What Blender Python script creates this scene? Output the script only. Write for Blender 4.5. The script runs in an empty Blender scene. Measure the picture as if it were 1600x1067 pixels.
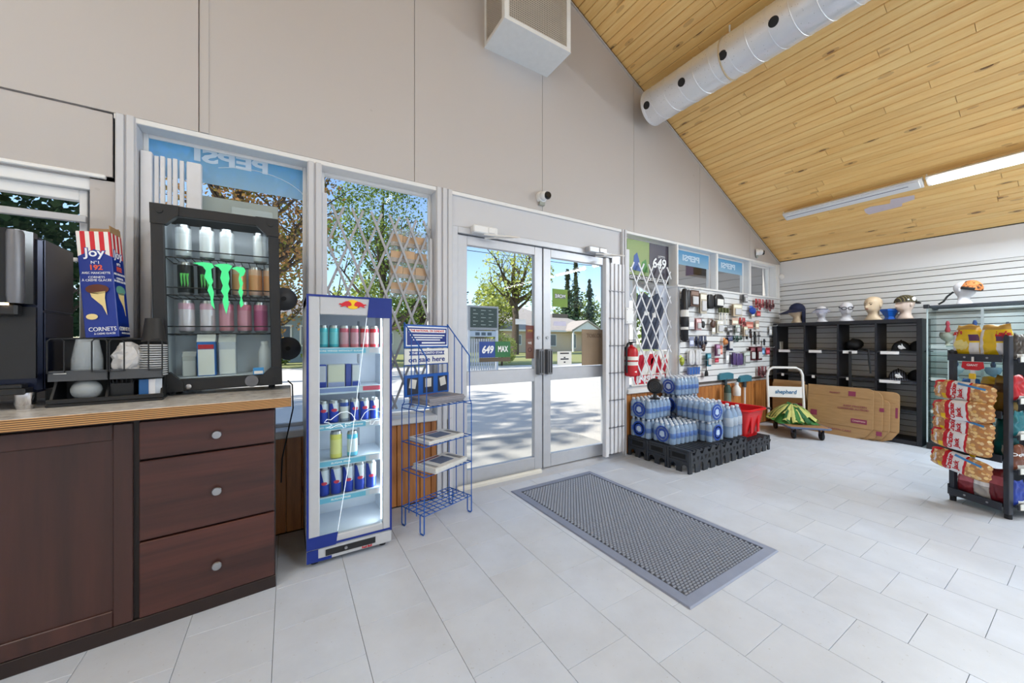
import bpy, bmesh, math, random
from mathutils import Vector, Matrix, Euler, noise
R = math.radians
rnd = random.Random(11)
SC = bpy.context.scene
COL = SC.collection

# ---------------------------------------------------------------- camera, sky, sun, exposure
cam = bpy.data.cameras.new('camera'); cam.sensor_width = 36; cam.lens = 572 / 1600 * 36
cam.clip_start = .02; cam.clip_end = 500
co = bpy.data.objects.new('camera', cam); COL.objects.link(co)
co.location = (0, -2.69, 1.2); co.rotation_euler = (R(90), 0, -math.atan2(350, 572))
SC.camera = co
W = bpy.data.worlds.new('sky'); SC.world = W; W.use_nodes = True
_n = W.node_tree.nodes; _n.clear()
_o = _n.new('ShaderNodeOutputWorld'); _b = _n.new('ShaderNodeBackground'); _s = _n.new('ShaderNodeTexSky')
_s.sky_type = 'NISHITA'; _s.sun_disc = False; _s.sun_elevation = R(46); _s.sun_rotation = R(-100)
_s.altitude = 300; _s.air_density = 1.0; _s.dust_density = .35; _s.ozone_density = 2.2
_b.inputs[1].default_value = .2
W.node_tree.links.new(_s.outputs[0], _b.inputs[0]); W.node_tree.links.new(_b.outputs[0], _o.inputs[0])
_l = bpy.data.lights.new('sun', 'SUN'); _l.energy = 4.6; _l.angle = R(.6); _l.color = (1, .95, .86)
so = bpy.data.objects.new('sun', _l); COL.objects.link(so)
so.rotation_euler = Vector((.76, -.05, -.65)).to_track_quat('-Z', 'Y').to_euler()
SC.view_settings.view_transform = 'Standard'; SC.view_settings.look = 'None'
SC.view_settings.gamma = 1; SC.view_settings.use_curve_mapping = False; SC.view_settings.exposure = .42
SC.cycles.use_denoising = True; SC.cycles.max_bounces = 10; SC.cycles.diffuse_bounces = 5
SC.cycles.transparent_max_bounces = 24; SC.cycles.sample_clamp_indirect = 6
SC.cycles.caustics_reflective = False; SC.cycles.caustics_refractive = False
LAMP_W = 33

# ---------------------------------------------------------------- helpers: shapes
def cc(r, g, b):
    f = lambda v: v / 12.92 if v <= .04045 else ((v + .055) / 1.055) ** 2.4
    return (f(r / 255), f(g / 255), f(b / 255), 1)

class MB:
    def __init__(s): s.v = []; s.f = []; s.m = []; s.X = Matrix.Identity(4)
    def at(s, loc=(0, 0, 0), rot=(0, 0, 0), sc=(1, 1, 1)):
        s.X = Matrix.LocRotScale(Vector(loc), Euler(rot), Vector(sc)); return s
    def add(s, vs, fs, mi=0):
        b = len(s.v); X = s.X
        s.v += [X @ Vector(p) for p in vs]; s.f += [tuple(b + i for i in f) for f in fs]; s.m += [mi] * len(fs)
        return s
    def box(s, x0, y0, z0, x1, y1, z1, mi=0, b=0):
        lo = (min(x0, x1), min(y0, y1), min(z0, z1)); hi = (max(x0, x1), max(y0, y1), max(z0, z1))
        if not b:
            vs = [(x, y, z) for x in (lo[0], hi[0]) for y in (lo[1], hi[1]) for z in (lo[2], hi[2])]
            return s.add(vs, [(0, 1, 3, 2), (4, 6, 7, 5), (0, 4, 5, 1), (2, 3, 7, 6), (0, 2, 6, 4), (1, 5, 7, 3)], mi)
        vs = []; S = (0, 1)
        for i in S:
            for j in S:
                for k in S:
                    p = [(lo, hi)[t][a] for a, t in enumerate((i, j, k))]
                    q = [p[a] + (b if t == 0 else -b) for a, t in enumerate((i, j, k))]
                    vs += [(p[0], q[1], q[2]), (q[0], p[1], q[2]), (q[0], q[1], p[2])]
        I = lambda i, j, k, a: (i * 4 + j * 2 + k) * 3 + a
        fs = []
        for t in S:
            fs.append((I(t, 0, 0, 0), I(t, 0, 1, 0), I(t, 1, 1, 0), I(t, 1, 0, 0)))
            fs.append((I(0, t, 0, 1), I(0, t, 1, 1), I(1, t, 1, 1), I(1, t, 0, 1)))
            fs.append((I(0, 0, t, 2), I(0, 1, t, 2), I(1, 1, t, 2), I(1, 0, t, 2)))
            for u in S:
                fs.append((I(0, t, u, 1), I(1, t, u, 1), I(1, t, u, 2), I(0, t, u, 2)))
                fs.append((I(t, 0, u, 0), I(t, 1, u, 0), I(t, 1, u, 2), I(t, 0, u, 2)))
                fs.append((I(t, u, 0, 0), I(t, u, 1, 0), I(t, u, 1, 1), I(t, u, 0, 1)))
        for i in S:
            for j in S:
                for k in S: fs.append((I(i, j, k, 0), I(i, j, k, 1), I(i, j, k, 2)))
        return s.add(vs, fs, mi)
    def prism(s, poly, t0, t1, ax='z', mi=0):
        g = {'z': lambda a, b, t: (a, b, t), 'y': lambda a, b, t: (a, t, b), 'x': lambda a, b, t: (t, a, b)}[ax]
        n = len(poly)
        vs = [g(a, b, t0) for a, b in poly] + [g(a, b, t1) for a, b in poly]
        fs = [tuple(range(n)), tuple(range(n, 2 * n))] + [(i, (i + 1) % n, n + (i + 1) % n, n + i) for i in range(n)]
        return s.add(vs, fs, mi)
    def lathe(s, prof, n=16, c=(0, 0, 0), mi=0, ax='z', mis=None, caps=True):
        vs = []; fs = []; ms = []
        g = {'z': lambda a, b, t: (c[0] + a, c[1] + b, c[2] + t), 'y': lambda a, b, t: (c[0] + a, c[1] + t, c[2] + b),
             'x': lambda a, b, t: (c[0] + t, c[1] + a, c[2] + b)}[ax]
        for r, z in prof:
            for i in range(n):
                t = 2 * math.pi * i / n; vs.append(g(r * math.cos(t), r * math.sin(t), z))
        for k in range(len(prof) - 1):
            for i in range(n):
                fs.append((k * n + i, k * n + (i + 1) % n, (k + 1) * n + (i + 1) % n, (k + 1) * n + i))
                ms.append(mis[k] if mis else mi)
        if caps:
            fs.append(tuple(range(n))); ms.append(mis[0] if mis else mi)
            fs.append(tuple(range((len(prof) - 1) * n, len(prof) * n))); ms.append(mis[-1] if mis else mi)
        b = len(s.v); s.v += [s.X @ Vector(p) for p in vs]; s.f += [tuple(b + i for i in f) for f in fs]; s.m += ms
        return s
    def cyl(s, c, r, h, n=14, ax='z', mi=0): return s.lathe([(r, 0), (r, h)], n, c, mi, ax)
    def tube(s, path, r=.004, n=6, closed=False, mi=0):
        P = [Vector(p) for p in path]; m = len(P); vs = []; up = None
        for i, p in enumerate(P):
            a = P[(i - 1) % m] if (closed or i) else p; b = P[(i + 1) % m] if (closed or i < m - 1) else p
            d = (b - a).normalized()
            if up is None:
                up = Vector((0, 0, 1)) if abs(d.z) < .9 else Vector((1, 0, 0))
            u = (up - d * up.dot(d))
            if u.length < 1e-5: u = d.orthogonal()
            u.normalize(); up = u; w = d.cross(u)
            rr = r[i] if isinstance(r, (list, tuple)) else r
            for k in range(n):
                t = 2 * math.pi * k / n; vs.append(p + (u * math.cos(t) + w * math.sin(t)) * rr)
        fs = []
        for i in range(m if closed else m - 1):
            j = (i + 1) % m
            for k in range(n): fs.append((i * n + k, i * n + (k + 1) % n, j * n + (k + 1) % n, j * n + k))
        if not closed: fs += [tuple(range(n)), tuple(range((m - 1) * n, m * n))]
        return s.add(vs, fs, mi)
    def sheet(s, nx, ny, fn, mi=0):
        vs = [fn(i / nx, j / ny) for j in range(ny + 1) for i in range(nx + 1)]
        fs = [(j * (nx + 1) + i, j * (nx + 1) + i + 1, (j + 1) * (nx + 1) + i + 1, (j + 1) * (nx + 1) + i) for j in range(ny) for i in range(nx)]
        return s.add(vs, fs, mi)
    def ball(s, c, r, n=12, m=8, mi=0):
        rx, ry, rz = r if isinstance(r, (tuple, list)) else (r, r, r)
        vs = [(c[0], c[1], c[2] - rz)]; fs = []
        for j in range(1, m):
            p = -math.pi / 2 + math.pi * j / m
            for i in range(n):
                t = 2 * math.pi * i / n
                vs.append((c[0] + rx * math.cos(p) * math.cos(t), c[1] + ry * math.cos(p) * math.sin(t), c[2] + rz * math.sin(p)))
        vs.append((c[0], c[1], c[2] + rz)); L = len(vs) - 1
        for i in range(n): fs += [(0, 1 + i, 1 + (i + 1) % n), (L, L - n + i, L - n + (i + 1) % n)]
        for j in range(m - 2):
            for i in range(n): fs.append((1 + j * n + i, 1 + j * n + (i + 1) % n, 1 + (j + 1) * n + (i + 1) % n, 1 + (j + 1) * n + i))
        return s.add(vs, fs, mi)
    def mesh(s, name, mats, smooth=0):
        me = bpy.data.meshes.new(name); me.from_pydata([tuple(p) for p in s.v], [], s.f); me.update()
        for m in (mats if isinstance(mats, (list, tuple)) else [mats]): me.materials.append(m)
        me.polygons.foreach_set('material_index', s.m)
        if len(s.f) < 60000:
            bm = bmesh.new(); bm.from_mesh(me); bmesh.ops.recalc_face_normals(bm, faces=bm.faces); bm.to_mesh(me); bm.free()
        if smooth:
            me.polygons.foreach_set('use_smooth', [True] * len(me.polygons)); me.set_sharp_from_angle(angle=R(smooth))
        return me

def obj(name, mb, mats=None, parent=None, smooth=0, label=None, kind=None, cat=None, group=None, loc=None, rot=None):
    me = mb if isinstance(mb, bpy.types.Mesh) else mb.mesh(name, mats, smooth)
    o = bpy.data.objects.new(name, me); COL.objects.link(o)
    if parent: o.parent = parent
    if loc: o.location = loc
    if rot: o.rotation_euler = rot
    for k, v in (('label', label), ('kind', kind), ('category', cat), ('group', group)):
        if v: o[k] = v
    return o
def thing(name, label, cat, loc=(0, 0, 0), rz=0, group=None, rot=None):
    o = bpy.data.objects.new(name, None); COL.objects.link(o)
    o.location = loc; o.rotation_euler = rot or (0, 0, rz); o.empty_display_size = .05
    o['label'] = label; o['category'] = cat
    if group: o['group'] = group
    return o
def setting(name, mb, mats, smooth=0): return obj(name, mb, mats, None, smooth, kind='structure')
def dup(root, loc=None, rot=None, label=None, group=None):
    r = root.copy(); COL.objects.link(r)
    if loc: r.location = loc
    if rot: r.rotation_euler = rot
    if label: r['label'] = label
    if group: r['group'] = group
    for ch in list(root.children):
        c = ch.copy(); COL.objects.link(c); c.parent = r
        for g in list(ch.children):
            d = g.copy(); COL.objects.link(d); d.parent = c
    return r
_tc = {}
def text_mesh(s, size, mat, mirror=False, width=None, bold=0, shear=0, ext=.0008):
    cu = bpy.data.curves.new('lettering', 'FONT'); cu.body = s; cu.size = size; cu.align_x = 'CENTER'; cu.align_y = 'CENTER'
    cu.extrude = ext; cu.offset = bold; cu.shear = shear; cu.resolution_u = 3
    t = bpy.data.objects.new('lettering', cu); me = bpy.data.meshes.new_from_object(t); bpy.data.objects.remove(t); me.name = 'lettering'
    xs = [v.co.x for v in me.vertices]
    k = width / max(1e-6, max(xs) - min(xs)) if width else 1
    for v in me.vertices: v.co.x *= (-k if mirror else k)
    me.materials.clear(); me.materials.append(mat); return me
def text(s, size, mat, parent, loc, rot=(R(90), 0, 0), label=None, **kw):
    return obj('lettering', text_mesh(s, size, mat, **kw), parent=parent, loc=loc, rot=rot, label=label)
def rrect(x0, y0, x1, y1, r, n=4):
    out = []
    for cx, cy, a in ((x1 - r, y1 - r, 0), (x0 + r, y1 - r, 90), (x0 + r, y0 + r, 180), (x1 - r, y0 + r, 270)):
        for k in range(n + 1): t = R(a + 90 * k / n); out.append((cx + r * math.cos(t), cy + r * math.sin(t)))
    return out

def frame(mb, x0, z0, x1, z1, y0, y1, w, b=.003, wb=None, wt=None, wr=None):   # four bars that butt instead of overlapping
    wb = wb or w; wt = wt or w; wr = wr or w
    mb.box(x0, y0, z0, x0 + w, y1, z1, 0, b).box(x1 - wr, y0, z0, x1, y1, z1, 0, b)
    return mb.box(x0 + w, y0, z0, x1 - wr, y1, z0 + wb, 0, b).box(x0 + w, y0, z1 - wt, x1 - wr, y1, z1, 0, b)

# ---------------------------------------------------------------- helpers: materials
def NT(name):
    m = bpy.data.materials.new(name); m.use_nodes = True; t = m.node_tree
    return m, t, t.nodes, t.links, t.nodes['Principled BSDF']
def _math(t, op, a, b=None):
    n = t.nodes.new('ShaderNodeMath'); n.operation = op
    for i, v in enumerate((a, b)):
        if v is None: continue
        if isinstance(v, (int, float)): n.inputs[i].default_value = v
        else: t.links.new(v, n.inputs[i])
    return n.outputs[0]
def _mix(t, f, a, b, mode='MIX'):
    n = t.nodes.new('ShaderNodeMix'); n.data_type = 'RGBA'; n.blend_type = mode
    for i, v in ((0, f), (6, a), (7, b)):
        if isinstance(v, (int, float)): n.inputs[i].default_value = v
        elif isinstance(v, tuple): n.inputs[i].default_value = v
        else: t.links.new(v, n.inputs[i])
    return n.outputs[2]
def _noise(t, vec, scale, detail=3, rough=.55):
    n = t.nodes.new('ShaderNodeTexNoise'); n.inputs['Scale'].default_value = scale; n.inputs['Detail'].default_value = detail
    n.inputs['Roughness'].default_value = rough
    if vec is not None: t.links.new(vec, n.inputs['Vector'])
    return n.outputs['Fac']
def _coord(t, sc=(1, 1, 1), rand=0):
    c = t.nodes.new('ShaderNodeTexCoord'); m = t.nodes.new('ShaderNodeMapping'); m.inputs['Scale'].default_value = sc
    t.links.new(c.outputs['Object'], m.inputs['Vector'])
    if rand:
        oi = t.nodes.new('ShaderNodeObjectInfo'); v = t.nodes.new('ShaderNodeVectorMath'); v.operation = 'SCALE'
        cb = t.nodes.new('ShaderNodeCombineXYZ')
        for i in range(3): t.links.new(oi.outputs['Random'], cb.inputs[i])
        t.links.new(cb.outputs[0], v.inputs[0]); v.inputs['Scale'].default_value = rand
        t.links.new(v.outputs[0], m.inputs['Location'])
    return m.outputs[0]
def _ramp(t, f, stops):
    n = t.nodes.new('ShaderNodeValToRGB'); e = n.color_ramp.elements
    while len(e) < len(stops): e.new(.5)
    for i, (p, c) in enumerate(stops): e[i].position = p; e[i].color = c
    t.links.new(f, n.inputs[0]); return n.outputs[0]
def _bump(t, h, strength, bs, dist=.01):
    n = t.nodes.new('ShaderNodeBump'); n.inputs['Strength'].default_value = strength; n.inputs['Distance'].default_value = dist
    t.links.new(h, n.inputs['Height']); t.links.new(n.outputs[0], bs.inputs['Normal'])
_mc = {}
def M(rgb, rough=.5, metal=0, var=.06, scale=18, bump=0, name=None, spec=.5, emit=0, coat=0):
    key = (rgb, rough, metal, var, scale, bump, spec, emit, coat)
    if key in _mc: return _mc[key]
    m, t, N, L, b = NT(name or 'paint_%d_%d_%d' % rgb); c = cc(*rgb)
    f = _noise(t, _coord(t), scale)
    d = tuple(max(0, v * (1 - 2 * var)) for v in c[:3]) + (1,)
    L.new(_mix(t, f, d, c), b.inputs['Base Color'])
    b.inputs['Roughness'].default_value = rough; b.inputs['Metallic'].default_value = metal
    b.inputs['Specular IOR Level'].default_value = spec; b.inputs['Coat Weight'].default_value = coat
    if bump: _bump(t, f, bump, b)
    if emit: b.inputs['Emission Color'].default_value = c; b.inputs['Emission Strength'].default_value = emit
    _mc[key] = m; return m
def glassmat(name, tint=(1, 1, 1), refl=.08, rough=0.0, body=0, bodycol=(1, 1, 1, 1)):
    m = bpy.data.materials.new(name); m.use_nodes = True; t = m.node_tree; N = t.nodes; L = t.links; N.clear()
    o = N.new('ShaderNodeOutputMaterial'); tr = N.new('ShaderNodeBsdfTransparent'); gl = N.new('ShaderNodeBsdfGlossy')
    tr.inputs[0].default_value = (*tint, 1); gl.inputs['Roughness'].default_value = rough
    fr = N.new('ShaderNodeFresnel'); fr.inputs[0].default_value = 1.45
    f = _math(t, 'MINIMUM', _math(t, 'MULTIPLY', fr.outputs[0], refl * 2), .25)
    mx = N.new('ShaderNodeMixShader'); L.new(f, mx.inputs[0]); L.new(tr.outputs[0], mx.inputs[1]); L.new(gl.outputs[0], mx.inputs[2])
    out = mx.outputs[0]
    if body:
        df = N.new('ShaderNodeBsdfDiffuse'); df.inputs[0].default_value = bodycol
        m2 = N.new('ShaderNodeMixShader'); m2.inputs[0].default_value = body
        L.new(out, m2.inputs[1]); L.new(df.outputs[0], m2.inputs[2]); out = m2.outputs[0]
    L.new(out, o.inputs[0]); return m
def film(name, rgb, clear=.35, rgb2=None):   # tinted window film: lets daylight through
    m = bpy.data.materials.new(name); m.use_nodes = True; t = m.node_tree; N = t.nodes; L = t.links; N.clear()
    o = N.new('ShaderNodeOutputMaterial'); df = N.new('ShaderNodeBsdfDiffuse'); tl = N.new('ShaderNodeBsdfTranslucent')
    c = cc(*rgb)
    if rgb2:
        tc = N.new('ShaderNodeTexCoord'); sx = N.new('ShaderNodeSeparateXYZ'); L.new(tc.outputs['Generated'], sx.inputs[0])
        col = _mix(t, sx.outputs[2], cc(*rgb2), c); L.new(col, df.inputs[0]); L.new(col, tl.inputs[0])
    else: df.inputs[0].default_value = c; tl.inputs[0].default_value = c
    tr = N.new('ShaderNodeBsdfTransparent'); tr.inputs[0].default_value = c
    a = N.new('ShaderNodeMixShader'); a.inputs[0].default_value = .55; L.new(df.outputs[0], a.inputs[1]); L.new(tl.outputs[0], a.inputs[2])
    b = N.new('ShaderNodeMixShader'); b.inputs[0].default_value = clear; L.new(a.outputs[0], b.inputs[1]); L.new(tr.outputs[0], b.inputs[2])
    L.new(b.outputs[0], o.inputs[0]); return m
def woodmat(name, light, dark, axis='y', sc=14, rough=.45, knots=0, tone=.5, coat=0):
    m, t, N, L, b = NT(name)
    s = {'x': (sc * .07, sc, sc), 'y': (sc, sc * .07, sc), 'z': (sc, sc, sc * .07)}[axis]
    v = _coord(t, s, 37)
    f = _noise(t, v, 1.0, 6, .6); f2 = _noise(t, v, 5, 3)
    col = _ramp(t, _math(t, 'ADD', _math(t, 'MULTIPLY', f, .75), _math(t, 'MULTIPLY', f2, .25)), [(.3, cc(*dark)), (.62, cc(*light))])
    oi = N.new('ShaderNodeObjectInfo')
    g = _math(t, 'ADD', _math(t, 'MULTIPLY', oi.outputs['Random'], tone * .5), 1 - tone * .25)
    cb = N.new('ShaderNodeCombineXYZ')
    for i in range(3): L.new(g, cb.inputs[i])
    col = _mix(t, 1.0, col, cb.outputs[0], 'MULTIPLY')
    if knots:
        ks = {'x': (3.2, 9, 9), 'y': (9, 3.2, 9), 'z': (9, 9, 3.2)}[axis]
        vo = N.new('ShaderNodeTexVoronoi'); vo.inputs['Scale'].default_value = 1; L.new(_coord(t, ks, 11), vo.inputs['Vector'])
        sep = N.new('ShaderNodeSeparateColor'); L.new(vo.outputs['Color'], sep.inputs[0])
        pick = _math(t, 'LESS_THAN', sep.outputs[0], knots)
        k = _math(t, 'LESS_THAN', vo.outputs['Distance'], .11); h = _math(t, 'LESS_THAN', vo.outputs['Distance'], .2)
        col = _mix(t, _math(t, 'MULTIPLY', _math(t, 'MULTIPLY', h, pick), .35), col, cc(150, 85, 35))
        col = _mix(t, _math(t, 'MULTIPLY', _math(t, 'MULTIPLY', k, pick), .75), col, cc(78, 40, 18))
    L.new(col, b.inputs['Base Color']); b.inputs['Roughness'].default_value = rough; b.inputs['Coat Weight'].default_value = coat
    b.inputs['Coat Roughness'].default_value = .25
    _bump(t, f2, .12, b, .002); return m

white = M((233, 232, 231), .45, var=.03); white_gloss = M((240, 240, 240), .25, var=.02)
black = M((26, 27, 30), .4, var=.1); black_matte = M((32, 33, 36), .75, var=.1); black_gloss = M((16, 17, 20), .15, var=.05)
chrome = M((205, 205, 208), .18, 1, var=.03); steel = M((176, 177, 180), .32, 1, var=.06)
alum = M((196, 198, 204), .42, .35, var=.06); alum_dark = M((120, 121, 126), .4, .6)
paper = M((236, 235, 230), .8, var=.03); ink = M((28, 30, 40), .7); rubber = M((35, 36, 40), .8)
red = M((196, 20, 34), .35); blue = M((22, 62, 158), .4); yellow = M((250, 205, 30), .4); letter_white = M((245, 246, 248), .5, var=.01)
glass = glassmat('window_glass', (.97, .985, .98), .06)
case_glass = glassmat('showcase_glass', (.93, .97, .97), .10)
clear_plastic = glassmat('clear_plastic', (.92, .94, .95), .15, .08, .18, (.85, .88, .9, 1))
def wallpaint(name, rgb):
    m, t, N, L, b = NT(name); c = cc(*rgb)
    f = _noise(t, _coord(t), .8, 4); g = _noise(t, _coord(t), 160, 2)
    sp = _math(t, 'GREATER_THAN', _noise(t, _coord(t), 9, 1), .79)
    col = _mix(t, f, tuple(v * .93 for v in c[:3]) + (1,), c); col = _mix(t, _math(t, 'MULTIPLY', sp, .12), col, cc(90, 80, 70))
    L.new(col, b.inputs['Base Color']); b.inputs['Roughness'].default_value = .6; _bump(t, g, .08, b, .002); return m
wall_beige = wallpaint('beige_wall_paint', (193, 187, 184)); wall_white = wallpaint('white_wall_paint', (238, 240, 244))
trim_paint = wallpaint('trim_paint', (206, 206, 210))
# ---------------------------------------------------------------- the room
ROOF = lambda x: 5.564 - .48 * abs(x)
XL, XR, YB = -4.2, 6.53, -7.0
m, t, N, L, b = NT('vinyl_floor_tile')
v = _coord(t, (1, 1, 1), 9); fl = _noise(t, v, 5, 5, .65); fs = _noise(t, _coord(t), 1.1, 4); sp = _noise(t, v, 70, 2)
oi = N.new('ShaderNodeObjectInfo')
col = _mix(t, fl, cc(184, 190, 202), cc(212, 219, 232)); col = _mix(t, _math(t, 'MULTIPLY', oi.outputs['Random'], .22), col, cc(196, 198, 200))
col = _mix(t, _math(t, 'MULTIPLY', _math(t, 'GREATER_THAN', sp, .72), .35), col, cc(150, 146, 140))
st = N.new('ShaderNodeTexNoise'); st.inputs['Scale'].default_value = 2.3; st.inputs['Detail'].default_value = 6
gp = N.new('ShaderNodeNewGeometry'); L.new(gp.outputs['Position'], st.inputs['Vector'])
col = _mix(t, _math(t, 'MULTIPLY', _math(t, 'SUBTRACT', st.outputs['Fac'], .42), .55), col, cc(168, 158, 142))
L.new(col, b.inputs['Base Color']); b.inputs['Roughness'].default_value = .36
L.new(_math(t, 'ADD', _math(t, 'MULTIPLY', st.outputs['Fac'], .3), .22), b.inputs['Roughness'])
floor_tile = m
grout = M((120, 117, 114), .9)
fm = MB().box(XL - .3, YB - .2, -.12, XR + .3, .2, -.0065)
floor = setting('floor', fm, grout)
tmb = MB().box(-.1527, -.1527, -.0065, .1527, .1527, 0, 0, .0008); tile_me = tmb.mesh('tile', floor_tile)
cut_me = {}
rest = MB(); n = 0
for k in range(-14, 23):
    x0 = -.05 + .307 * k - .307; xc = x0 + .1535
    off = -.735 if k % 2 == 0 else -.89
    if k % 2 == 0: off = -.735
    j0 = math.ceil((off - 0) / .307)
    for j in range(-3, 24):
        y1 = off - .307 * (j - 1); y0 = y1 - .307
        if y0 >= 0: continue
        yc = (y0 + y1) / 2
        vis = -1.3 < xc < 6.6 and yc > -2.75 and (yc + 2.69) * .853 + xc * .522 > .3
        if y1 > 0:
            key = round(y0, 3)
            if key not in cut_me: cut_me[key] = MB().box(-.1522, y0 + .0013, -.0065, .1522, 0, 0, 0, .0012).mesh('tile', floor_tile)
            me, loc = cut_me[key], (xc, 0, 0)
        else: me, loc = tile_me, (xc, yc, 0)
        if xc + .154 > XR: continue
        if vis and n < 298: obj('tile', me, parent=floor, loc=loc); n += 1
        elif y1 <= 0: rest.box(xc - .1522, y0 + .0013, -.0065, xc + .1522, y1 - .0013, 0)
rest.box(XR - .14, YB, -.0065, XR, 0, 0)
obj('tile_field', rest, floor_tile, floor, kind='stuff')

# front wall: gable, panels, infill
g0 = MB().prism([(XL - .2, 2.40), (6.75, 2.40), (6.75, ROOF(6.75) + .02), (0, 5.58), (XL - .2, ROOF(XL - .2) + .02)], .02, .2, 'y')
g0.box(XL - .2, .02, 0, -1.95, .2, 2.40); g0.box(-1.95, .03, .65, -.74, .2, 1.1); g0.box(-1.95, .02, 2.03, -.74, .2, 2.40)
g0.box(-.86, .02, .65, -.74, .2, 2.40)
g0.box(XL - .2, .03, 0, 1.10, .2, .60); g0.box(3.0, .03, 0, 6.75, .2, .63); g0.box(3.94, .0, .63, 6.75, .2, 1.85)
g0.box(6.45, .0, 1.85, 6.75, .2, 2.40)
wall_front = setting('wall_front', g0, wall_beige)
xs = [XL, -2.87, -1.65, -.43, .80, 1.97, 3.19, 4.41, 5.63, XR]
for a, c in zip(xs, xs[1:]):
    a += .002; c -= .002
    top = [(c, ROOF(c))] + ([(0, 5.564)] if a < 0 < c else []) + [(a, ROOF(a))]
    obj('panel', MB().prism([(a, 2.385), (c, 2.385)] + top, 0, .021, 'y'), wall_beige, wall_front)
obj('batten', MB().box(-.425, -.006, 2.385, -.385, .002, 4.9, 0, .002), wall_beige, wall_front)
obj('infill_panel', MB().box(-1.95, .004, 2.05, -.775, .022, 2.375), wall_beige, wall_front)
obj('infill_panel', MB().box(1.10, .02, 2.115, 3.0, .06, 2.372), trim_paint, wall_front, label='pale panel over the double doors')
# right wall with slat boards
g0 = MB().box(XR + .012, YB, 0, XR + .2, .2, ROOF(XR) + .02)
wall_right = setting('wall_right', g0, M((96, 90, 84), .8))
slat_mat = wallpaint('slat_paint', (228, 228, 228))
obj('panel', MB().box(XR, YB, 2.09, XR + .014, .0, 2.43), wall_white, wall_right)
z = 2.085; k = 0
smesh = MB().box(0, -3.9, -.0325, .014, -.005, .0325, 0, .002).mesh('slat', slat_mat)
obj('slat', MB().box(XR, -3.9, 2.053, XR + .014, -.005, 2.086, 0, .002), slat_mat, wall_right)
for k in range(28):
    obj('slat', smesh, parent=wall_right, loc=(XR, 0, 2.0125 - .0727 * k))
# the two walls the camera never faces
setting('wall_left', MB().box(XL - .2, YB, 0, XL, .05, 4.2), wall_white)
setting('wall_back', MB().prism([(XL - .2, 0), (6.75, 0), (6.75, 2.3), (0, 5.6), (XL - .2, 3.5)], YB - .2, YB, 'y'), wall_white)
# ceiling boards
pine = woodmat('pine_board', (255, 214, 140), (240, 184, 106), 'y', 16, .38, .55, .2, .25)
ang = math.atan(.48)
g0 = MB().prism([(6.95, ROOF(6.95) + .03), (0, 5.594), (-4.6, ROOF(-4.6) + .03), (-4.6, ROOF(-4.6) + .2), (0, 5.77), (6.95, ROOF(6.95) + .2)], YB - .3, .22, 'y')
ceiling = setting('ceiling', g0, M((120, 80, 44), .8))
bw = .0835; ux = Vector((-math.cos(ang), 0, math.sin(ang))); nrm = Vector((-math.sin(ang), 0, -math.cos(ang)))
fieldm = MB(); n = 0
row = 0; s = 0
def board(mbx, s0, s1, y0, y1):
    base = Vector((XR, 0, ROOF(XR)))
    P = lambda sv, y, d: base + ux * sv + nrm * d + Vector((0, y, 0))
    e = .005; lo, hi = -.012 + rnd.uniform(0, .002), -.03
    vs = [P(s0, y0, lo - .006), P(s0 + e, y0 + .001, lo), P(s1 - e, y0 + .001, lo), P(s1, y0, lo - .006), P(s0, y1, lo - .006), P(s0 + e, y1 - .001, lo), P(s1 - e, y1 - .001, lo), P(s1, y1, lo - .006),
          P(s0, y0, hi), P(s1, y0, hi), P(s0, y1, hi), P(s1, y1, hi)]
    mbx.add(vs, [(1, 2, 6, 5), (0, 1, 5, 4), (2, 3, 7, 6), (0, 1, 2, 3), (4, 5, 6, 7), (0, 3, 9, 8), (4, 7, 11, 10), (0, 4, 10, 8), (3, 7, 11, 9)])
while s < 7.2:
    s1 = min(s + bw, 7.235); y = 0; first = True
    while y > YB:
        ln = rnd.uniform(.5, 2.4) if first else rnd.uniform(1.2, 3.4); first = False
        y0 = max(YB, y - ln)
        if y0 < YB + .6: y0 = YB
        x = XR - s * math.cos(ang)
        if x > 2.0 and y > -3.3 and n < 295:
            bmb = MB(); board(bmb, s + .0012, s1 - .0012, y0 + .0008, y - .0008); obj('plank', bmb, pine, ceiling); n += 1
        else: board(fieldm, s + .0012, s1 - .0012, y0 + .0008, y - .0008)
        y = y0
    s += bw
obj('board_field', fieldm, pine, ceiling, kind='stuff')
obj('board_slope', MB().prism([(0, 5.58), (XL - .1, ROOF(XL - .1) + .01), (XL - .1, ROOF(XL - .1) + .05), (0, 5.62)], YB, 0, 'y'), pine, ceiling, kind='stuff')
# crooked pale patch on the boards
pp = []
for (x, y) in ((5.90, -1.16), (5.84, -1.16), (5.82, -1.22), (5.84, -1.38), (5.78, -1.40), (5.80, -1.58), (5.86, -1.57), (5.88, -1.47), (5.92, -1.46), (5.94, -1.18)):
    pp.append((x, y, ROOF(x) - .0006 * 0))
pm = MB(); top = [Vector(p) + nrm * -.0095 for p in pp]; bot = [Vector(p) + nrm * -.013 for p in pp]; k = len(pp)
pm.add(top + bot, [tuple(range(k)), tuple(range(k, 2 * k))] + [(i, (i + 1) % k, k + (i + 1) % k, k + i) for i in range(k)])
obj('patch', pm, M((222, 208, 214), .7), ceiling, label='pale pinkish paper patch stuck on the pine boards')

# wainscot planks
wains = woodmat('wainscot_board', (196, 130, 68), (140, 80, 38), 'z', 18, .45, .3, .5, .15)
def wainscot(x0, x1, z1, y=.0):
    x = x0
    while x < x1 - .02:
        w = min(.085, x1 - x)
        obj('plank', MB().box(x + .0012, y, 0.005, x + w - .0012, y + .03, z1, 0, .004), wains, wall_front); x += w
wainscot(-.35, 1.09, .60); wainscot(3.07, 6.5, .64)
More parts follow.
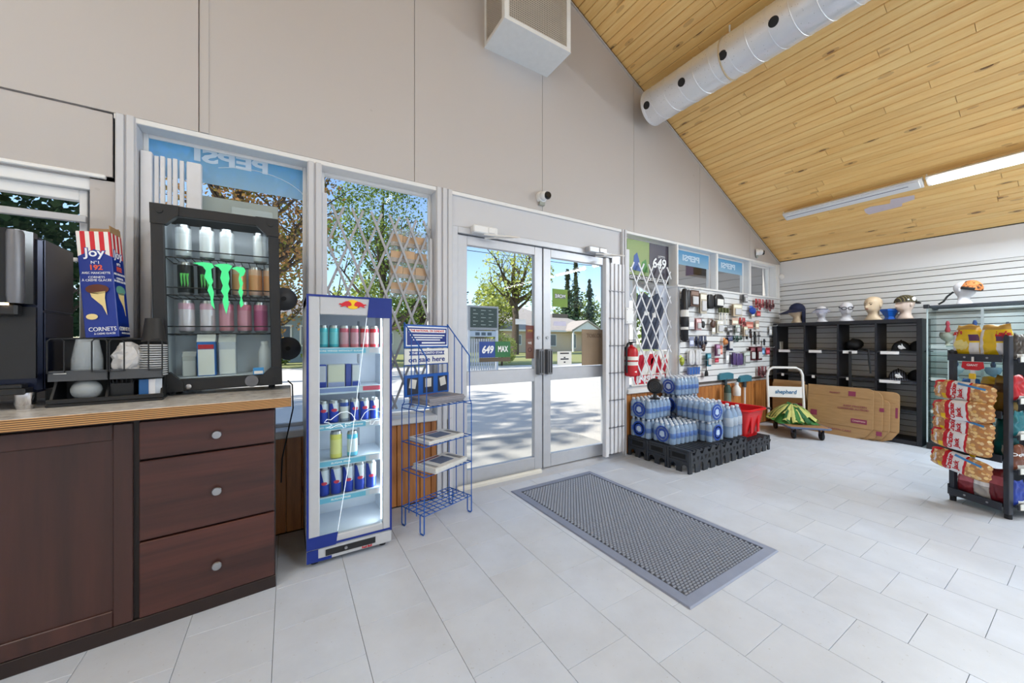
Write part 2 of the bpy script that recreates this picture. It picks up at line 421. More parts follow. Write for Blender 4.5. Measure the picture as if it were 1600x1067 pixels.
# trims and sills
trim1 = setting('trim_1', MB().box(-.77, 0.001, 2.355, 6.5, .17, 2.385, 0, .003), white)
setting('trim_2', MB().box(XL, -.035, .60, .964, .16, .645, 0, .006), white)
setting('trim_3', MB().box(3.07, -.03, .64, 3.94, .16, .69, 0, .006), white)
def post(i, x0, x1, z0, z1=2.36, y1=.15, y0=.0, ribs=2):
    tp = white if i > 7 else trim_paint  # posts by the upper windows made whiter to imitate light from outside
    p = setting('trim_%d' % i, MB().box(x0, y0, z0, x1, y1, z1, 0, .003), tp)
    w = (x1 - x0)
    for k in range(ribs):
        a = x0 + w * (k + .12) / ribs; c = x0 + w * (k + .88) / ribs
        obj('moulding', MB().box(a, y0 - .010 - .004 * (k % 2), z0, c, y0 + .004, z1, 0, .003), tp, p)
post(4, -.765, -.685, .645, 2.385); post(5, .105, .19, .645); post(6, .965, 1.10, 0, 2.385, .15, 0, 3); post(7, 3.0, 3.07, 0, 2.385)
post(8, 3.93, 3.965, .69, 2.36, .14, 0, 1); post(9, 4.80, 4.85, 1.85, 2.36, .14, .02, 1); post(10, 5.65, 5.70, 1.85, 2.36, .14, .02, 1)
post(11, 6.42, 6.525, 1.85, 2.385, .15, -.005, 1)
setting('trim_12', MB().box(3.9, -.04, 1.845, 6.5, .15, 1.87, 0, .003), white)
def window(i, x0, x1, z0, z1, y=.12, f=.022, extra=None):
    mb = MB()
    frame(mb, x0, z0, x1, z1, y - .015, y + .025, f)
    w = setting('window_%d' % i, mb, white)
    obj('glass_pane', MB().box(x0 + f, y, z0 + f, x1 - f, y + .005, z1 - f), glass, w)
    return w
window(2, -.685, .105, .645, 2.357); window(3, .19, .965, .645, 2.357); window(4, 3.07, 3.93, .69, 2.357)
window(5, 3.965, 4.80, 1.86, 2.357, .11); window(6, 4.85, 5.65, 1.86, 2.357, .11); window(7, 5.70, 6.42, 1.86, 2.357, .11)
# window_1: vinyl slider beyond the coffee machine
w1 = frame(MB(), -1.95, 1.1, -.80, 2.035, .03, .12, .06)
w1.box(-1.95, -.0, 2.035, -.80, .12, 2.055, 0, .004)
w1 = setting('window_1', w1, white_gloss)
for (a, c) in ((-1.9, -1.24), (-1.25, -.88)):
    sm = frame(MB(), a, 1.16, c, 1.975, .06, .10, .055, wr=.03)
    s_ = obj('sash', sm, white_gloss, w1); obj('glass_pane', MB().box(a + .06, .078, 1.21, c - .03, .083, 1.925), glass, s_)
obj('rail', MB().box(-1.9, .01, 1.80, -.87, .03, 1.835, 0, .003), alum, w1); obj('rail', MB().box(-1.9, .01, 1.60, -.90, .03, 1.62, 0, .003), white_gloss, w1)

# door_1: aluminium double doors
dm = MB(); dm.box(1.10, .01, 0, 1.15, .14, 2.115, 0, .003); dm.box(2.87, .01, 0, 3.0, .14, 2.115, 0, .003); dm.box(1.15, .01, 2.065, 2.87, .14, 2.115, 0, .003)
door = setting('door_1', dm, alum)
obj('threshold', MB().prism([(-.06, 0), (.16, 0), (.16, .03), (.0, .03), (-.04, .012)], 1.1, 3.0, 'x'), alum, door)
obj('weather_strip', MB().box(1.13, -.022, .004, 1.96, .018, .052, 0, .012), M((226, 222, 212), .6), door, label='pale rolled strip along the foot of the door')
def leaf(x0, x1, hinge):
    mb = MB(); y0, y1 = .035, .085
    frame(mb, x0, .035, x1, 2.06, y0, y1, .085, wb=.115, wt=.075); mb.box(x0 + .085, y0, .84, x1 - .085, y1, .955, 0, .003)
    lf = obj('door_leaf', mb, alum, door)
    obj('glass_pane', MB().box(x0 + .085, .058, .15, x1 - .085, .064, .84), glass, lf); obj('glass_pane', MB().box(x0 + .085, .058, .955, x1 - .085, .064, 1.985), glass, lf)
    hx = x1 - .07 if hinge < 0 else x0 + .015
    h = MB()
    h.box(hx, -.015, .90, hx + .055, .035, 1.13, 0, .004)
    obj('pull_handle', h, alum_dark, lf)
    h = MB()
    for q in (.008, .034): h.box(hx + q, -.0175, .915, hx + q + .012, -.012, 1.115)
    obj('handle_slot', h, black, lf)
    obj('lock_cylinder', MB().cyl((hx + .028, .025, 1.235), .014, .02, 12, 'y'), steel, lf)
leaf(1.155, 1.993, -1); leaf(2.007, 2.865, 1)
for (x0, x1, s_) in ((1.26, 1.56, 1), (2.50, 2.82, 1)):
    cl = obj('door_closer', MB().box(x0, -.05, 2.075, x1 - .08, .02, 2.135, 0, .008).box(x0 + .13, -.058, 2.083, x0 + .19, -.02, 2.127, 0, .004), white_gloss if x0 < 2 else alum, door)
    obj('closer_arm', MB().tube([(x0 + .10, -.03, 2.07), (x0 + .36, -.16, 2.055), (x0 + .12, -.0, 2.05)], .008, 6), white, cl)

# slat panel below the upper windows
fsl = MB().box(3.97, -.022, -.0325, 6.5, -.006, .0325, 0, .002).mesh('slat', slat_mat)
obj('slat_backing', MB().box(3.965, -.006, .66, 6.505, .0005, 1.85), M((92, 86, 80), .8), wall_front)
for k in range(16): obj('slat', fsl, parent=wall_front, loc=(0, 0, 1.815 - .0727 * k))
obj('slat', MB().box(3.945, -.026, .65, 3.97, -.001, 1.85, 0, .002), M((196, 198, 204), .5), wall_front)
# base angle along the right part of the gable edge
obj('rake_trim', MB().prism([(XR, ROOF(XR) - .03), (0, 5.534), (0, 5.55), (XR, ROOF(XR) - .012)], -.012, .001, 'y'), wall_beige, wall_front)
# ---------------------------------------------------------------- overhead: lamps, duct, vent, cameras
def fixture(x, y0, lit, label, drop=.09, ln=1.22, k=1.0):
    t = thing('ceiling_light', label, 'ceiling light', (x, y0, ROOF(x) - drop), rot=(0, ang, 0), group='fluorescent strips under the ceiling')
    obj('housing', MB().prism([(-.07, .0), (.07, .0), (.055, .03), (.03, .055), (-.03, .055), (-.055, .03)], 0, -ln, 'y'), white, t)
    if lit:
        obj('diffuser', MB().prism([(-.045, -.001), (-.04, -.022), (-.02, -.034), (.02, -.034), (.04, -.022), (.045, -.001)], -.03, -ln + .03, 'y'), M((255, 252, 244), .3, emit=5), t)
        l = bpy.data.lights.new('tube', 'AREA'); l.shape = 'RECTANGLE'; l.size = .07; l.size_y = ln - .08; l.energy = LAMP_W * k; l.color = (.80, .91, 1)
        o = bpy.data.objects.new('tube', l); COL.objects.link(o); o.parent = t; o.location = (0, -ln / 2, -.036)
    else:
        obj('lens_cover', MB().box(-.05, -ln + .02, -.012, .05, -.02, .001, 0, .004), white_gloss, t)
        obj('seam', MB().box(-.012, -ln + .1, -.014, -.006, -.03, -.011), M((95, 92, 120), .6), t)
    for yy in (-.25, -ln + .2):
        obj('hanger', MB().tube([(0, yy, .05), (drop * .43, yy, drop * .95 + .02)], .003, 6), steel, t)
    obj('end_cap', MB().box(-.055, -.006, .0, .055, .004, .05), white_gloss, t)
    return t
fixture(5.53, -.47, 0, 'unlit white strip light nearest the window wall')
fixture(5.53, -1.72, 1, 'lit white fluorescent strip light following the unlit one', k=1.35)
for y, w_ in ((-2.97, 'third'), (-4.22, 'fourth'), (-5.47, 'fifth')): fixture(5.53, y, 1, w_ + ' unseen strip light added as fill over the snack rack', k=1.35)  # rest of this row is out of view, added as fill light
for y, w_ in ((-1.75, 'first'), (-3.0, 'second'), (-4.25, 'third')): fixture(-2.2, y, 1, w_ + ' unseen strip light added as fill over the counter end of the room', k=.75)  # unseen row added to fill the room with light
for y, w_ in ((-3.6, 'nearer'), (-4.85, 'farther')): fixture(2.0, y, 1, w_ + ' unseen strip light added as fill by the ridge', k=.9)  # unseen middle row, likewise added as fill light

galv, t, N, L, b = NT('galvanised_steel'); f = _noise(t, _coord(t, (1, .3, 1)), 9, 4); vo = N.new('ShaderNodeTexVoronoi'); vo.inputs['Scale'].default_value = 40
L.new(_coord(t), vo.inputs['Vector'])
L.new(_mix(t, f, cc(222, 226, 232), cc(248, 249, 252)), b.inputs['Base Color']); b.inputs['Metallic'].default_value = .6
L.new(_math(t, 'ADD', _math(t, 'MULTIPLY', vo.outputs['Distance'], .15), .26), b.inputs['Roughness'])
duct = thing('air_duct', 'round galvanised spiral air duct hanging below the pine ceiling', 'duct', (3.30, -.15, 3.68))
r = .178; ln = 4.2
obj('pipe', MB().lathe([(r, 0), (r, -ln)], 40, ax='y', caps=False).lathe([(r - .004, 0), (r - .004, -ln)], 40, ax='y', caps=False), galv, duct, 40)
obj('end_cap', MB().lathe([(.001, -.02), (r - .01, -.02), (r - .004, .004), (r + .003, .004), (r + .003, -.02), (r, -.025)], 40, ax='y', caps=False), galv, duct, 40)
hp = []
for k in range(int(ln / .15 * 24)):
    a = 2 * math.pi * k / 24; hp.append(((r + .001) * math.cos(a), -.03 - .15 * k / 24, (r + .001) * math.sin(a)))
obj('spiral_seam', MB().tube(hp, .0032, 5), galv, duct, 60)
for y in (-.06, -.45, -.83, -1.21, -1.6, -1.98, -2.36):
    o = obj('outlet_hole', MB().lathe([(.035, -.01), (.036, .004), (.030, .0055)], 18), black_matte, duct, 40)
    d = Vector((-.94, 0, -.34)); o.location = d * (r - .002) + Vector((0, y, 0)); o.rotation_euler = d.to_track_quat('Z', 'Y').to_euler()
for y in (-.80, -2.3):
    hp = [((r + .004) * math.cos(2 * math.pi * k / 28), y, (r + .004) * math.sin(2 * math.pi * k / 28)) for k in range(28)]
    h = obj('hanger_strap', MB().tube(hp, .006, 6, True), M((206, 184, 150), .5), duct)
    obj('hanger_rod', MB().tube([(0, y, r), (0, y, ROOF(3.3) - 3.68 - .01)], .007, 8), white, h)

vb = thing('vent_box', 'white boxed air vent with perforated grille high on the wall', 'vent', (1.70, -.165, 3.62))
bm_ = MB(); x0, x1, y0, y1, h = -.32, .32, -.165, .165, .80
bm_.box(x0 - .002, y0 - .002, -.004, x1 + .002, y1, .004)
for x in (x0, x1 - .04): bm_.box(x, y0, .004, x + .04, y0 + .012, h, 0)
bm_.box(x0 + .04, y0, .004, x1 - .04, y0 + .012, .03); bm_.box(x0 + .04, y0, h - .04, x1 - .04, y0 + .012, h)
for y in (y0 + .012, y1 - .03): bm_.box(x0, y, .004, x0 + .012, y + .03, h); bm_.box(x1 - .012, y, .004, x1, y + .03, h)
for x in (x0, x1 - .012): bm_.box(x, y0 + .042, .004, x + .012, y1 - .03, .03); bm_.box(x, y0 + .042, h - .04, x + .012, y1 - .03, h)
bm_.box(x0, y0, h, x1, y1, h + .012)
obj('casing', bm_, M((236, 238, 238), .4), vb)
gm = MB(); s = .0165
k = x0 + .045
while k < x1 - .04: gm.box(k, y0 + .003, .03, k + .007, y0 + .006, h - .04); k += s
k = .035
while k < h - .04:
    gm.box(x0 + .04, y0 + .003, k, x1 - .04, y0 + .0065, k + .007)
    gm.box(x0 + .003, y0 + .01, k, x0 + .0065, y1 - .03, k + .007); gm.box(x1 - .0065, y0 + .01, k, x1 - .003, y1 - .03, k + .007); k += s
k = y0 + .015
while k < y1 - .03:
    gm.box(x0 + .003, k, .03, x0 + .006, k + .007, h - .04); gm.box(x1 - .006, k, .03, x1 - .003, k + .007, h - .04); k += s
obj('grille', gm, M((214, 204, 192), .5), vb, kind='stuff', label='beige perforated mesh grille')
obj('core', MB().box(x0 + .05, y0 + .05, .04, x1 - .05, y1 - .002, h - .05), M((58, 52, 48), .9), vb)

def turret(x, z, yaw, lab):
    c = thing('security_camera', lab, 'camera', (x, -.0, z), rz=yaw)
    obj('base', MB().lathe([(.052, 0), (.052, -.022), (.045, -.035)], 20, ax='y'), white_gloss, c, 40)
    obj('housing', MB().ball((0, -.055, .0), .042, 16, 10), white_gloss, c, 60)
    obj('lens', MB().lathe([(.001, -.012), (.026, -.012), (.034, .0), (.034, .012)], 18, (.012, -.095, -.006), ax='y'), black_gloss, c, 40)
    obj('bracket', MB().box(-.03, -.03, -.075, .03, -.004, -.04, 0, .004), M((170, 172, 160), .5), c)
turret(1.95, 2.50, 0, 'white turret camera with a black lens above the double doors')
turret(5.80, 2.49, .5, 'white turret camera near the room corner over the upper windows')
sn = thing('motion_sensor', 'small white round sensor in the room corner above the slat wall', 'sensor', (6.515, -.03, 2.20), rz=R(-45))
obj('dome', MB().ball((0, 0, 0), (.045, .035, .05), 14, 8), white_gloss, sn, 60); obj('mount', MB().box(-.03, .0, -.035, .03, .04, .035, 0, .006), white, sn)
# ---------------------------------------------------------------- counter run
A5 = math.atan2(.085, .856)
cabwood = woodmat('stained_cabinet_wood', (80, 42, 35), (34, 18, 17), 'x', 9, .42, 0, .12, .08)
cabdoorwood = woodmat('stained_door_wood', (72, 40, 33), (42, 24, 21), 'z', 6, .42, 0, .12, .08)
cabdark = M((30, 19, 17), .5)
cab = thing('base_cabinet', 'dark stained wooden base cabinet with one door and three drawers', 'cabinet', (-.05, -.563, 0), rz=A5)
cm = MB().box(-1.75, .035, .0, 0, .50, .885); obj('carcass', cm, cabdark, cab)
obj('face_frame', MB().box(-.018, .018, .055, 0, .034, .875, 0, .002), cabdark, cab); obj('center_stile', MB().box(-.492, .018, .058, -.474, .034, .875), cabdark, cab)
obj('plinth', MB().box(-1.75, .004, 0, 0, .03, .058, 0, .003), M((40, 24, 20), .45, var=.2, scale=30), cab)
for z0, z1, kz in ((.712, .868, .783), (.378, .704, .530), (.062, .370, .196)):
    d = obj('drawer', MB().box(-.474, 0, z0, -.006, .022, z1, 0, .003), cabwood, cab)
    obj('knob', MB().lathe([(.006, .0), (.006, -.012), (.017, -.016), (.019, -.021), (.016, -.026), (.001, -.027)], 20, (-.225, 0, kz), ax='y'), steel, d, 40)
def shaker(x0, x1):
    d = obj('door', MB().box(x0, 0, .062, x0 + .07, .022, .868, 0, .003).box(x1 - .056, 0, .062, x1, .022, .868, 0, .003).box(x0 + .07, 0, .806, x1 - .056, .022, .868, 0, .003).box(x0 + .07, 0, .062, x1 - .056, .022, .126, 0, .003), cabdoorwood, cab)
    obj('door_panel', MB().box(x0 + .068, .009, .12, x1 - .054, .018, .81), cabdoorwood, d)
shaker(-1.06, -.492); shaker(-1.70, -1.066)
lam, t, N, L, b = NT('marbled_laminate'); f = _noise(t, _coord(t), 26, 7, .7)
L.new(_ramp(t, f, [(.3, cc(150, 142, 136)), (.5, cc(204, 200, 196)), (.7, cc(228, 226, 224))]), b.inputs['Base Color']); b.inputs['Roughness'].default_value = .3
ply, t, N, L, b = NT('plywood_edge'); wv = N.new('ShaderNodeTexWave'); wv.bands_direction = 'Z'; wv.inputs['Scale'].default_value = 42; wv.inputs['Distortion'].default_value = .6; wv.inputs['Detail'].default_value = 1
L.new(_coord(t, (.1, .1, 1)), wv.inputs['Vector'])
L.new(_ramp(t, wv.outputs['Fac'], [(.25, cc(196, 150, 92)), (.6, cc(150, 100, 54)), (.85, cc(80, 52, 32))]), b.inputs['Base Color']); b.inputs['Roughness'].default_value = .5
ct = thing('countertop', 'speckled laminate countertop with bare plywood edge on the dark cabinet', 'countertop', (0, 0, 0))
fx = lambda x: -.617 + math.tan(A5) * (x - .013)
obj('slab', MB().prism([(.011, fx(.013) + .002), (.011, -.03), (-1.9, -.03), (-1.9, fx(-1.9) + .002)], .8855, .93), lam, ct)
obj('edge_band', MB().prism([(.013, fx(.013)), (-1.9, fx(-1.9)), (-1.9, fx(-1.9) + .003), (.011, fx(.011) + .003)], .885, .928), ply, ct)
obj('edge_band', MB().prism([(.010, fx(.01)), (.014, fx(.013)), (.014, -.03), (.010, -.03)], .885, .928), ply, ct)

# small countertop fridge
FX = Matrix.LocRotScale(Vector((-.552, -.265, .948)), Euler((0, R(-1.2), R(1.5))), None)
mf = thing('countertop_fridge', 'black glass-door countertop drinks fridge on the laminate counter', 'fridge'); mf.matrix_world = FX
W_, H_, D_ = .525, .925, .29
bd = MB().box(0, .03, 0, .03, D_, H_, 0, .004).box(W_ - .03, .03, 0, W_, D_, H_, 0, .004).box(0, .03, H_ - .03, W_, D_, H_, 0, .004).box(0, .03, 0, W_, D_, .06, 0, .004).box(0, D_ - .02, 0, W_, D_, H_)
obj('cabinet_shell', bd, black_matte, mf)
ln_ = M((232, 236, 242), .35)
obj('liner', MB().box(.031, D_ - .03, .06, W_ - .031, D_ - .0205, H_ - .03).box(.031, .035, .061, .035, D_ - .03, H_ - .03).box(W_ - .035, .035, .061, W_ - .031, D_ - .03, H_ - .03).box(.035, .035, .061, W_ - .035, D_ - .03, .066), ln_, mf)
db = .058
df = MB().box(0, 0, db, db - .01, .028, H_ - db, 0, .003).box(W_ - db + .008, 0, db, W_, .028, H_ - db, 0, .003).box(db, 0, H_ - .05, W_ - db, .028, H_, 0, .003).box(db, 0, 0, W_ - db, .028, db, 0, .003)
d = obj('door_frame', df, black, mf)
for (cx, cz, sx, sz) in ((0, 0, 1, 1), (W_, 0, -1, 1), (0, H_, 1, -1), (W_, H_, -1, -1)):
    poly = [(cx, cz), (cx + sx * .105, cz), (cx + sx * .105, cz + sz * .045), (cx + sx * .055, cz + sz * .098), (cx, cz + sz * .098)]
    obj('corner_cap', MB().prism(poly, -.007, .03, 'y').cyl((cx + sx * .036, -.012, cz + sz * .034), .013, .008, 14, 'y'), black, d)
obj('glass_pane', MB().box(db - .015, .012, db - .01, W_ - db + .012, .016, H_ - .045), case_glass, d)
cl = lambda P: [((x - 95) / 595 * W_, (990 - y) / 940 * H_) for x, y in P]
for P in ([(268, 330), (310, 322), (355, 325), (364, 345), (350, 355), (352, 400), (358, 420), (350, 440), (360, 480), (355, 520), (362, 568), (345, 545), (342, 500), (330, 470), (338, 440), (318, 400), (325, 365), (312, 345)],
          [(362, 335), (385, 325), (430, 322), (450, 332), (440, 350), (430, 365), (435, 400), (428, 430), (435, 455), (425, 480), (428, 540), (415, 592), (405, 560), (398, 520), (405, 495), (392, 470), (402, 440), (390, 400), (398, 365), (385, 345)],
          [(445, 345), (470, 333), (505, 335), (514, 352), (505, 378), (490, 388), (500, 420), (492, 450), (500, 470), (492, 500), (500, 540), (485, 557), (480, 530), (486, 500), (475, 470), (484, 440), (478, 400), (484, 370), (465, 352)]):
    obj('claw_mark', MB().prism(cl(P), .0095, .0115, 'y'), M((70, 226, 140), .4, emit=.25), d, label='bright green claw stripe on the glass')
obj('energy_sticker', MB().box(.392, .0095, .062, .44, .0115, .10).box(.396, .009, .066, .436, .0096, .082, 1), [M((60, 150, 215), .5), paper], d)
obj('lock', MB().lathe([(.012, 0), (.012, -.01), (.008, -.012)], 14, (.125, 0, .022), ax='y'), steel, d, 40)
obj('badge', MB().lathe([(.001, -.006), (.03, -.006), (.033, 0)], 20, (.385, 0, .03), ax='y'), alum_dark, d)
l = bpy.data.lights.new('led', 'AREA'); l.shape = 'RECTANGLE'; l.size = .36; l.size_y = .02; l.energy = .3; l.color = (.9, .95, 1)
o = bpy.data.objects.new('led', l); COL.objects.link(o); o.parent = mf; o.location = (W_ / 2, .045, H_ - .045); o.rotation_euler = (R(25), 0, 0)
obj('led_bar', MB().box(.07, .036, H_ - .042, W_ - .07, .055, H_ - .031), M((236, 244, 250), .4, emit=1), mf)
for zz in (.292, .49, .682):
    sm = MB()
    for k in range(14): x = .04 + k * (W_ - .08) / 13; sm.tube([(x, .05, zz - .004), (x, D_ - .035, zz - .004)], .0022, 5)
    sm.tube([(.037, .05, zz - .004), (W_ - .037, .05, zz - .004)], .003, 6).tube([(.037, .047, zz + .035), (W_ - .037, .047, zz + .035)], .003, 6).tube([(.037, D_ - .04, zz - .004), (W_ - .037, D_ - .04, zz - .004)], .003, 6)
    obj('wire_shelf', sm, black, mf)
for x in (.05, W_ - .05):
    for y in (.04, D_ - .05): obj('foot', MB().cyl((x, y, -.018), .016, .02, 12), rubber, mf)
# round suction discs on the window glass beside the fridge
for k, z in enumerate((1.475, 1.155)):
    c = thing('suction_disc', ('upper' if k == 0 else 'lower') + ' grey rubber suction disc stuck on the window glass beside the small fridge', 'suction disc', (-.022 + .022 * k, .112, z))
    obj('disc', MB().lathe([(.001, -.03), (.02, -.03), (.045, -.022), (.075, 0), (.001, 0)], 24, ax='y', caps=False), M((66, 68, 74), .5), c, 40); obj('button', MB().cyl((0, -.04, 0), .014, .012, 12, 'y'), rubber, c)

def can_mesh(r, h, mats):
    mb = MB().lathe([(r * .72, 0), (r * .84, .004), (r, .012), (r, h * .22), (r, h * .72), (r, h - .016), (r * .86, h - .004), (r * .86, h), (r * .78, h - .002), (r * .76, h - .006), (r * .2, h - .006)], 16,
                    mis=[3, 3, 0, 1, 2, 3, 3, 3, 3, 3])
    return mb.mesh('can_body', list(mats) + [steel], 40)
tabm = MB().prism(rrect(-.007, -.01, .007, .012, .005, 3), 0, .0015).mesh('pull_tab', steel)
def can(name, me, h, mw, label, group, cat='can'):
    t = bpy.data.objects.new(name, None); COL.objects.link(t); t.matrix_world = mw; t.empty_display_size = .03
    t['label'] = label; t['category'] = cat; t['group'] = group
    obj('can_body', me, parent=t); obj('pull_tab', tabm, parent=t, loc=(0, 0, h - .006)); return t
cwht = (M((222, 224, 226), .3, .3), M((238, 238, 240), .3, .3), M((222, 224, 226), .3, .3))
cblk = (M((18, 20, 20), .3, .2), M((24, 30, 26), .3, .2), M((20, 22, 22), .3, .2))
cdrk = (M((40, 42, 46), .3, .3), M((64, 58, 54), .3, .3), M((34, 34, 36), .3, .2))
corg = (M((212, 168, 150), .3, .3), M((226, 160, 110), .3, .3), M((222, 178, 150), .3, .3))
cpnk = (M((206, 190, 198), .3, .3), M((228, 216, 222), .3, .3), M((214, 170, 188), .3, .3))
cred = (M((206, 140, 150), .3, .3), M((214, 150, 164), .3, .3), M((206, 120, 142), .3, .3))
cros = (M((190, 96, 130), .3, .3), M((176, 90, 128), .3, .3), M((204, 120, 150), .3, .3))
H16 = .172
def mini_can(col, x, y, z, lab, grp): return can('drink_can', can_mesh(.033, H16, col), H16, FX @ Matrix.Translation((x, y, z)) @ Matrix.Rotation(rnd.uniform(0, 6), 4, 'Z'), lab, grp)
g = 'cans in the small black fridge'
for x, lab in ((.105, 'white can on the top shelf of the small black fridge, nearest the cone box'), (.20, 'second white can on the top shelf of the small black fridge'), (.285, 'third white can on the top shelf of the small black fridge'), (.435, 'lone white can at the window end of the top shelf of the small black fridge')):
    mini_can(cwht, x, .10, .683, lab, g)
for x, c_, lab in ((.11, cblk, 'black can with green band, first on the second shelf of the small fridge'), (.19, cblk, 'black can with green band half behind the claw mark'), (.265, cdrk, 'dark grey can behind the middle claw stripe'), (.335, corg, 'pale orange can behind the last claw stripe'), (.41, corg, 'peach can beside the claw mark on the second shelf'), (.478, corg, 'last peach can on the second shelf, against the fridge wall')):
    cn_ = mini_can(c_, x, .10, .491, lab, g)
    if c_ is cblk:
        for q in (-.012, 0, .012):
            o = obj('claw_print', MB().prism([(q - .005, .11), (q + .006, .112), (q + .003, .09), (q + .004, .06), (q, .04), (q - .003, .07)], -.0345, -.031, 'y'), M((90, 200, 90), .4), cn_); o.matrix_basis = cn_.matrix_world.to_3x3().to_4x4().inverted() @ FX.to_3x3().to_4x4()
for x, c_, lab in ((.11, cpnk, 'pale pink and white can, first on the third shelf of the small fridge'), (.195, cpnk, 'pale pink and white can, second on the third shelf of the small fridge'), (.275, cred, 'salmon pink can under the middle claw stripe'), (.355, cred, 'salmon pink can under the last claw stripe'), (.43, cros, 'deep rose can, last on the third shelf of the small fridge')):
    mini_can(c_, x, .10, .293, lab, g)
def carton(x, y, w, h, col, lab, cap=True):
    t = bpy.data.objects.new('milk_carton', None); COL.objects.link(t); t.matrix_world = FX @ Matrix.Translation((x, y, .067)); t['label'] = lab; t['category'] = 'carton'
    obj('carton_body', MB().box(-w / 2, -w / 2, 0, w / 2, w / 2, h * .8, 0, .002).box(-w / 2 + .004, -w / 2 - .0006, .004, w / 2 - .004, -w / 2 + .001, h * .62, 1), [M(col, .5), paper], t)
    obj('gable_top', MB().prism([(-w / 2, h * .8), (w / 2, h * .8), (.006, h * .96), (.006, h), (-.006, h), (-.006, h * .96)], -w / 2, w / 2, 'x'), paper, t)
    return t
carton(.115, .12, .055, .13, (214, 214, 208), 'small pale carton at the bottom of the small black fridge')
c_ = carton(.19, .09, .075, .225, (40, 110, 190), 'blue and white milk carton at the bottom of the small black fridge')
obj('red_panel', MB().box(-.032, -.0392, .142, .032, -.037, .165), red, c_)
carton(.275, .13, .075, .22, (206, 210, 216), 'white milk carton with red berries beside the blue one')
t = bpy.data.objects.new('milk_bottle', None); COL.objects.link(t); t.matrix_world = FX @ Matrix.Translation((.445, .10, .067)); t['label'] = 'white plastic bottle at the bottom of the small black fridge'; t['category'] = 'bottle'
obj('bottle_body', MB().lathe([(.028, 0), (.031, .01), (.031, .12), (.02, .15), (.016, .16)], 16), M((214, 216, 220), .4), t, 40); obj('bottle_cap', MB().cyl((0, 0, .16), .018, .016, 14), white, t)

# coffee machine
cmx = thing('coffee_machine', 'large black coffee machine with chrome trim on the counter', 'coffee machine', (-1.12, -.27, .93), rz=R(3))
mdark, t, N, L, b = NT('black_lacquer_reflection_tint'); b.inputs['Base Color'].default_value = cc(30, 36, 58); b.inputs['Roughness'].default_value = .2; b.inputs['Metallic'].default_value = .35  # extra blue in the dark lacquer imitates a reflection on the side
obj('body', MB().box(-.26, -.13, .06, .245, .17, .70, 0, .012), mdark, cmx)
obj('side_panel', MB().box(.246, -.115, .40, .2505, .165, .695, 0, .002).box(.246, -.115, .07, .2505, .165, .392, 0, .002), mdark, cmx)
obj('brew_head', MB().prism([(-.26, -.13), (-.26, -.19), (.10, -.215), (.20, -.20), (.235, -.165), (.235, -.13)], .42, .71, 'z'), black_gloss, cmx)
obj('chrome_column', MB().lathe([(.020, .42), (.023, .45), (.023, .69), (.020, .705)], 20, (.20, -.195, 0)), alum_dark, cmx, 40)
obj('chrome_column', MB().lathe([(.016, .42), (.018, .45), (.018, .69), (.016, .705)], 16, (.142, -.20, 0)), chrome, cmx, 40)
obj('display', MB().box(-.2, -.215, .46, .09, -.20, .68, 0, .004), M((48, 30, 26), .2), cmx)
text('pé', .03, letter_white, cmx, (.075, -.2165, .655), rot=(R(90), 0, R(4)))
obj('spout', MB().box(.08, -.185, .37, .20, -.14, .42, 0, .008), black, cmx)
obj('work_light', MB().cyl((.17, -.19, .412), .012, .008, 12), M((255, 214, 160), .4, emit=6), cmx)
obj('back_plate', MB().box(-.25, -.145, .12, .235, -.13, .41), black, cmx)
obj('drip_tray', MB().box(-.25, -.20, .06, .225, -.13, .085, 0, .004).box(-.25, -.195, .085, .215, -.14, .10, 0, .003), black, cmx)
for k in range(2): obj('foot', MB().lathe([(.022, 0), (.024, .01), (.028, .02), (.028, .066)], 18, (.215 - .42 * k, -.165, 0)), chrome, cmx, 40)
for k in range(2): obj('foot', MB().cyl((.2 - .4 * k, .12, 0), .022, .062, 14), black, cmx)

# cup and lid organiser with its contents
OX = Vector((-.675, -.318, .93))
def onorg(name, label, cat, x, y, z, rot=(0, 0, A5)):
    p = Matrix.Rotation(A5, 3, 'Z') @ Vector((x, y, z)) + OX
    return thing(name, label, cat, tuple(p), rot=rot)
og = thing('cup_organizer', 'black tiered cup and lid organizer between coffee machine and small fridge', 'organizer', tuple(OX), rz=A5)
obj('base_tray', MB().box(-.175, -.11, 0, .175, .11, .012, 0, .003).box(-.175, -.11, .012, .175, -.10, .032, 0, .003), black, og)
for x in (-.165, -.01, .165):
    obj('bracket', MB().prism([(-.10, .012), (.10, .012), (.10, .27), (.09, .27), (.08, .115), (-.02, .108), (-.06, .06)], x - .004, x + .004, 'x'), black, og)
obj('back_panel', MB().box(-.17, .075, .012, .17, .085, .285, 0, .002), black, og)
obj('top_shelf', MB().box(-.17, -.015, .277, .10, .10, .287, 0, .002), black, og)
for x0, x1 in ((-.17, -.003), (.003, .17)):
    obj('basket', MB().box(x0, -.10, .105, x1, .07, .112).box(x0, -.10, .112, x1, -.097, .148).box(x0, -.10, .112, x0 + .003, .07, .148).box(x1 - .003, -.10, .112, x1, .07, .148), M((70, 72, 76), .35), og)
    for a in (x0, x1 - .045):
        obj('wire_loop', MB().tube([(a, -.105, .14), (a, -.105, .27), (a + .008, -.105, .28), (a + .037, -.105, .28), (a + .045, -.105, .27), (a + .045, -.105, .14)], .0028, 6, True), black, og)
obj('label_strip', MB().box(-.155, -.1018, .135, -.12, -.0998, .139), paper, og)
cs = onorg('cup_stack', 'tall stack of clear plastic cups upside down in the organizer', 'cups', -.075, -.035, .113)
for k in range(7):
    z = .012 * k
    obj('cup', MB().lathe([(.047, z), (.048, z + .003), (.034, z + .095), (.032, z + .095), (.045, z + .003)], 20, caps=False), clear_plastic, cs, 40)
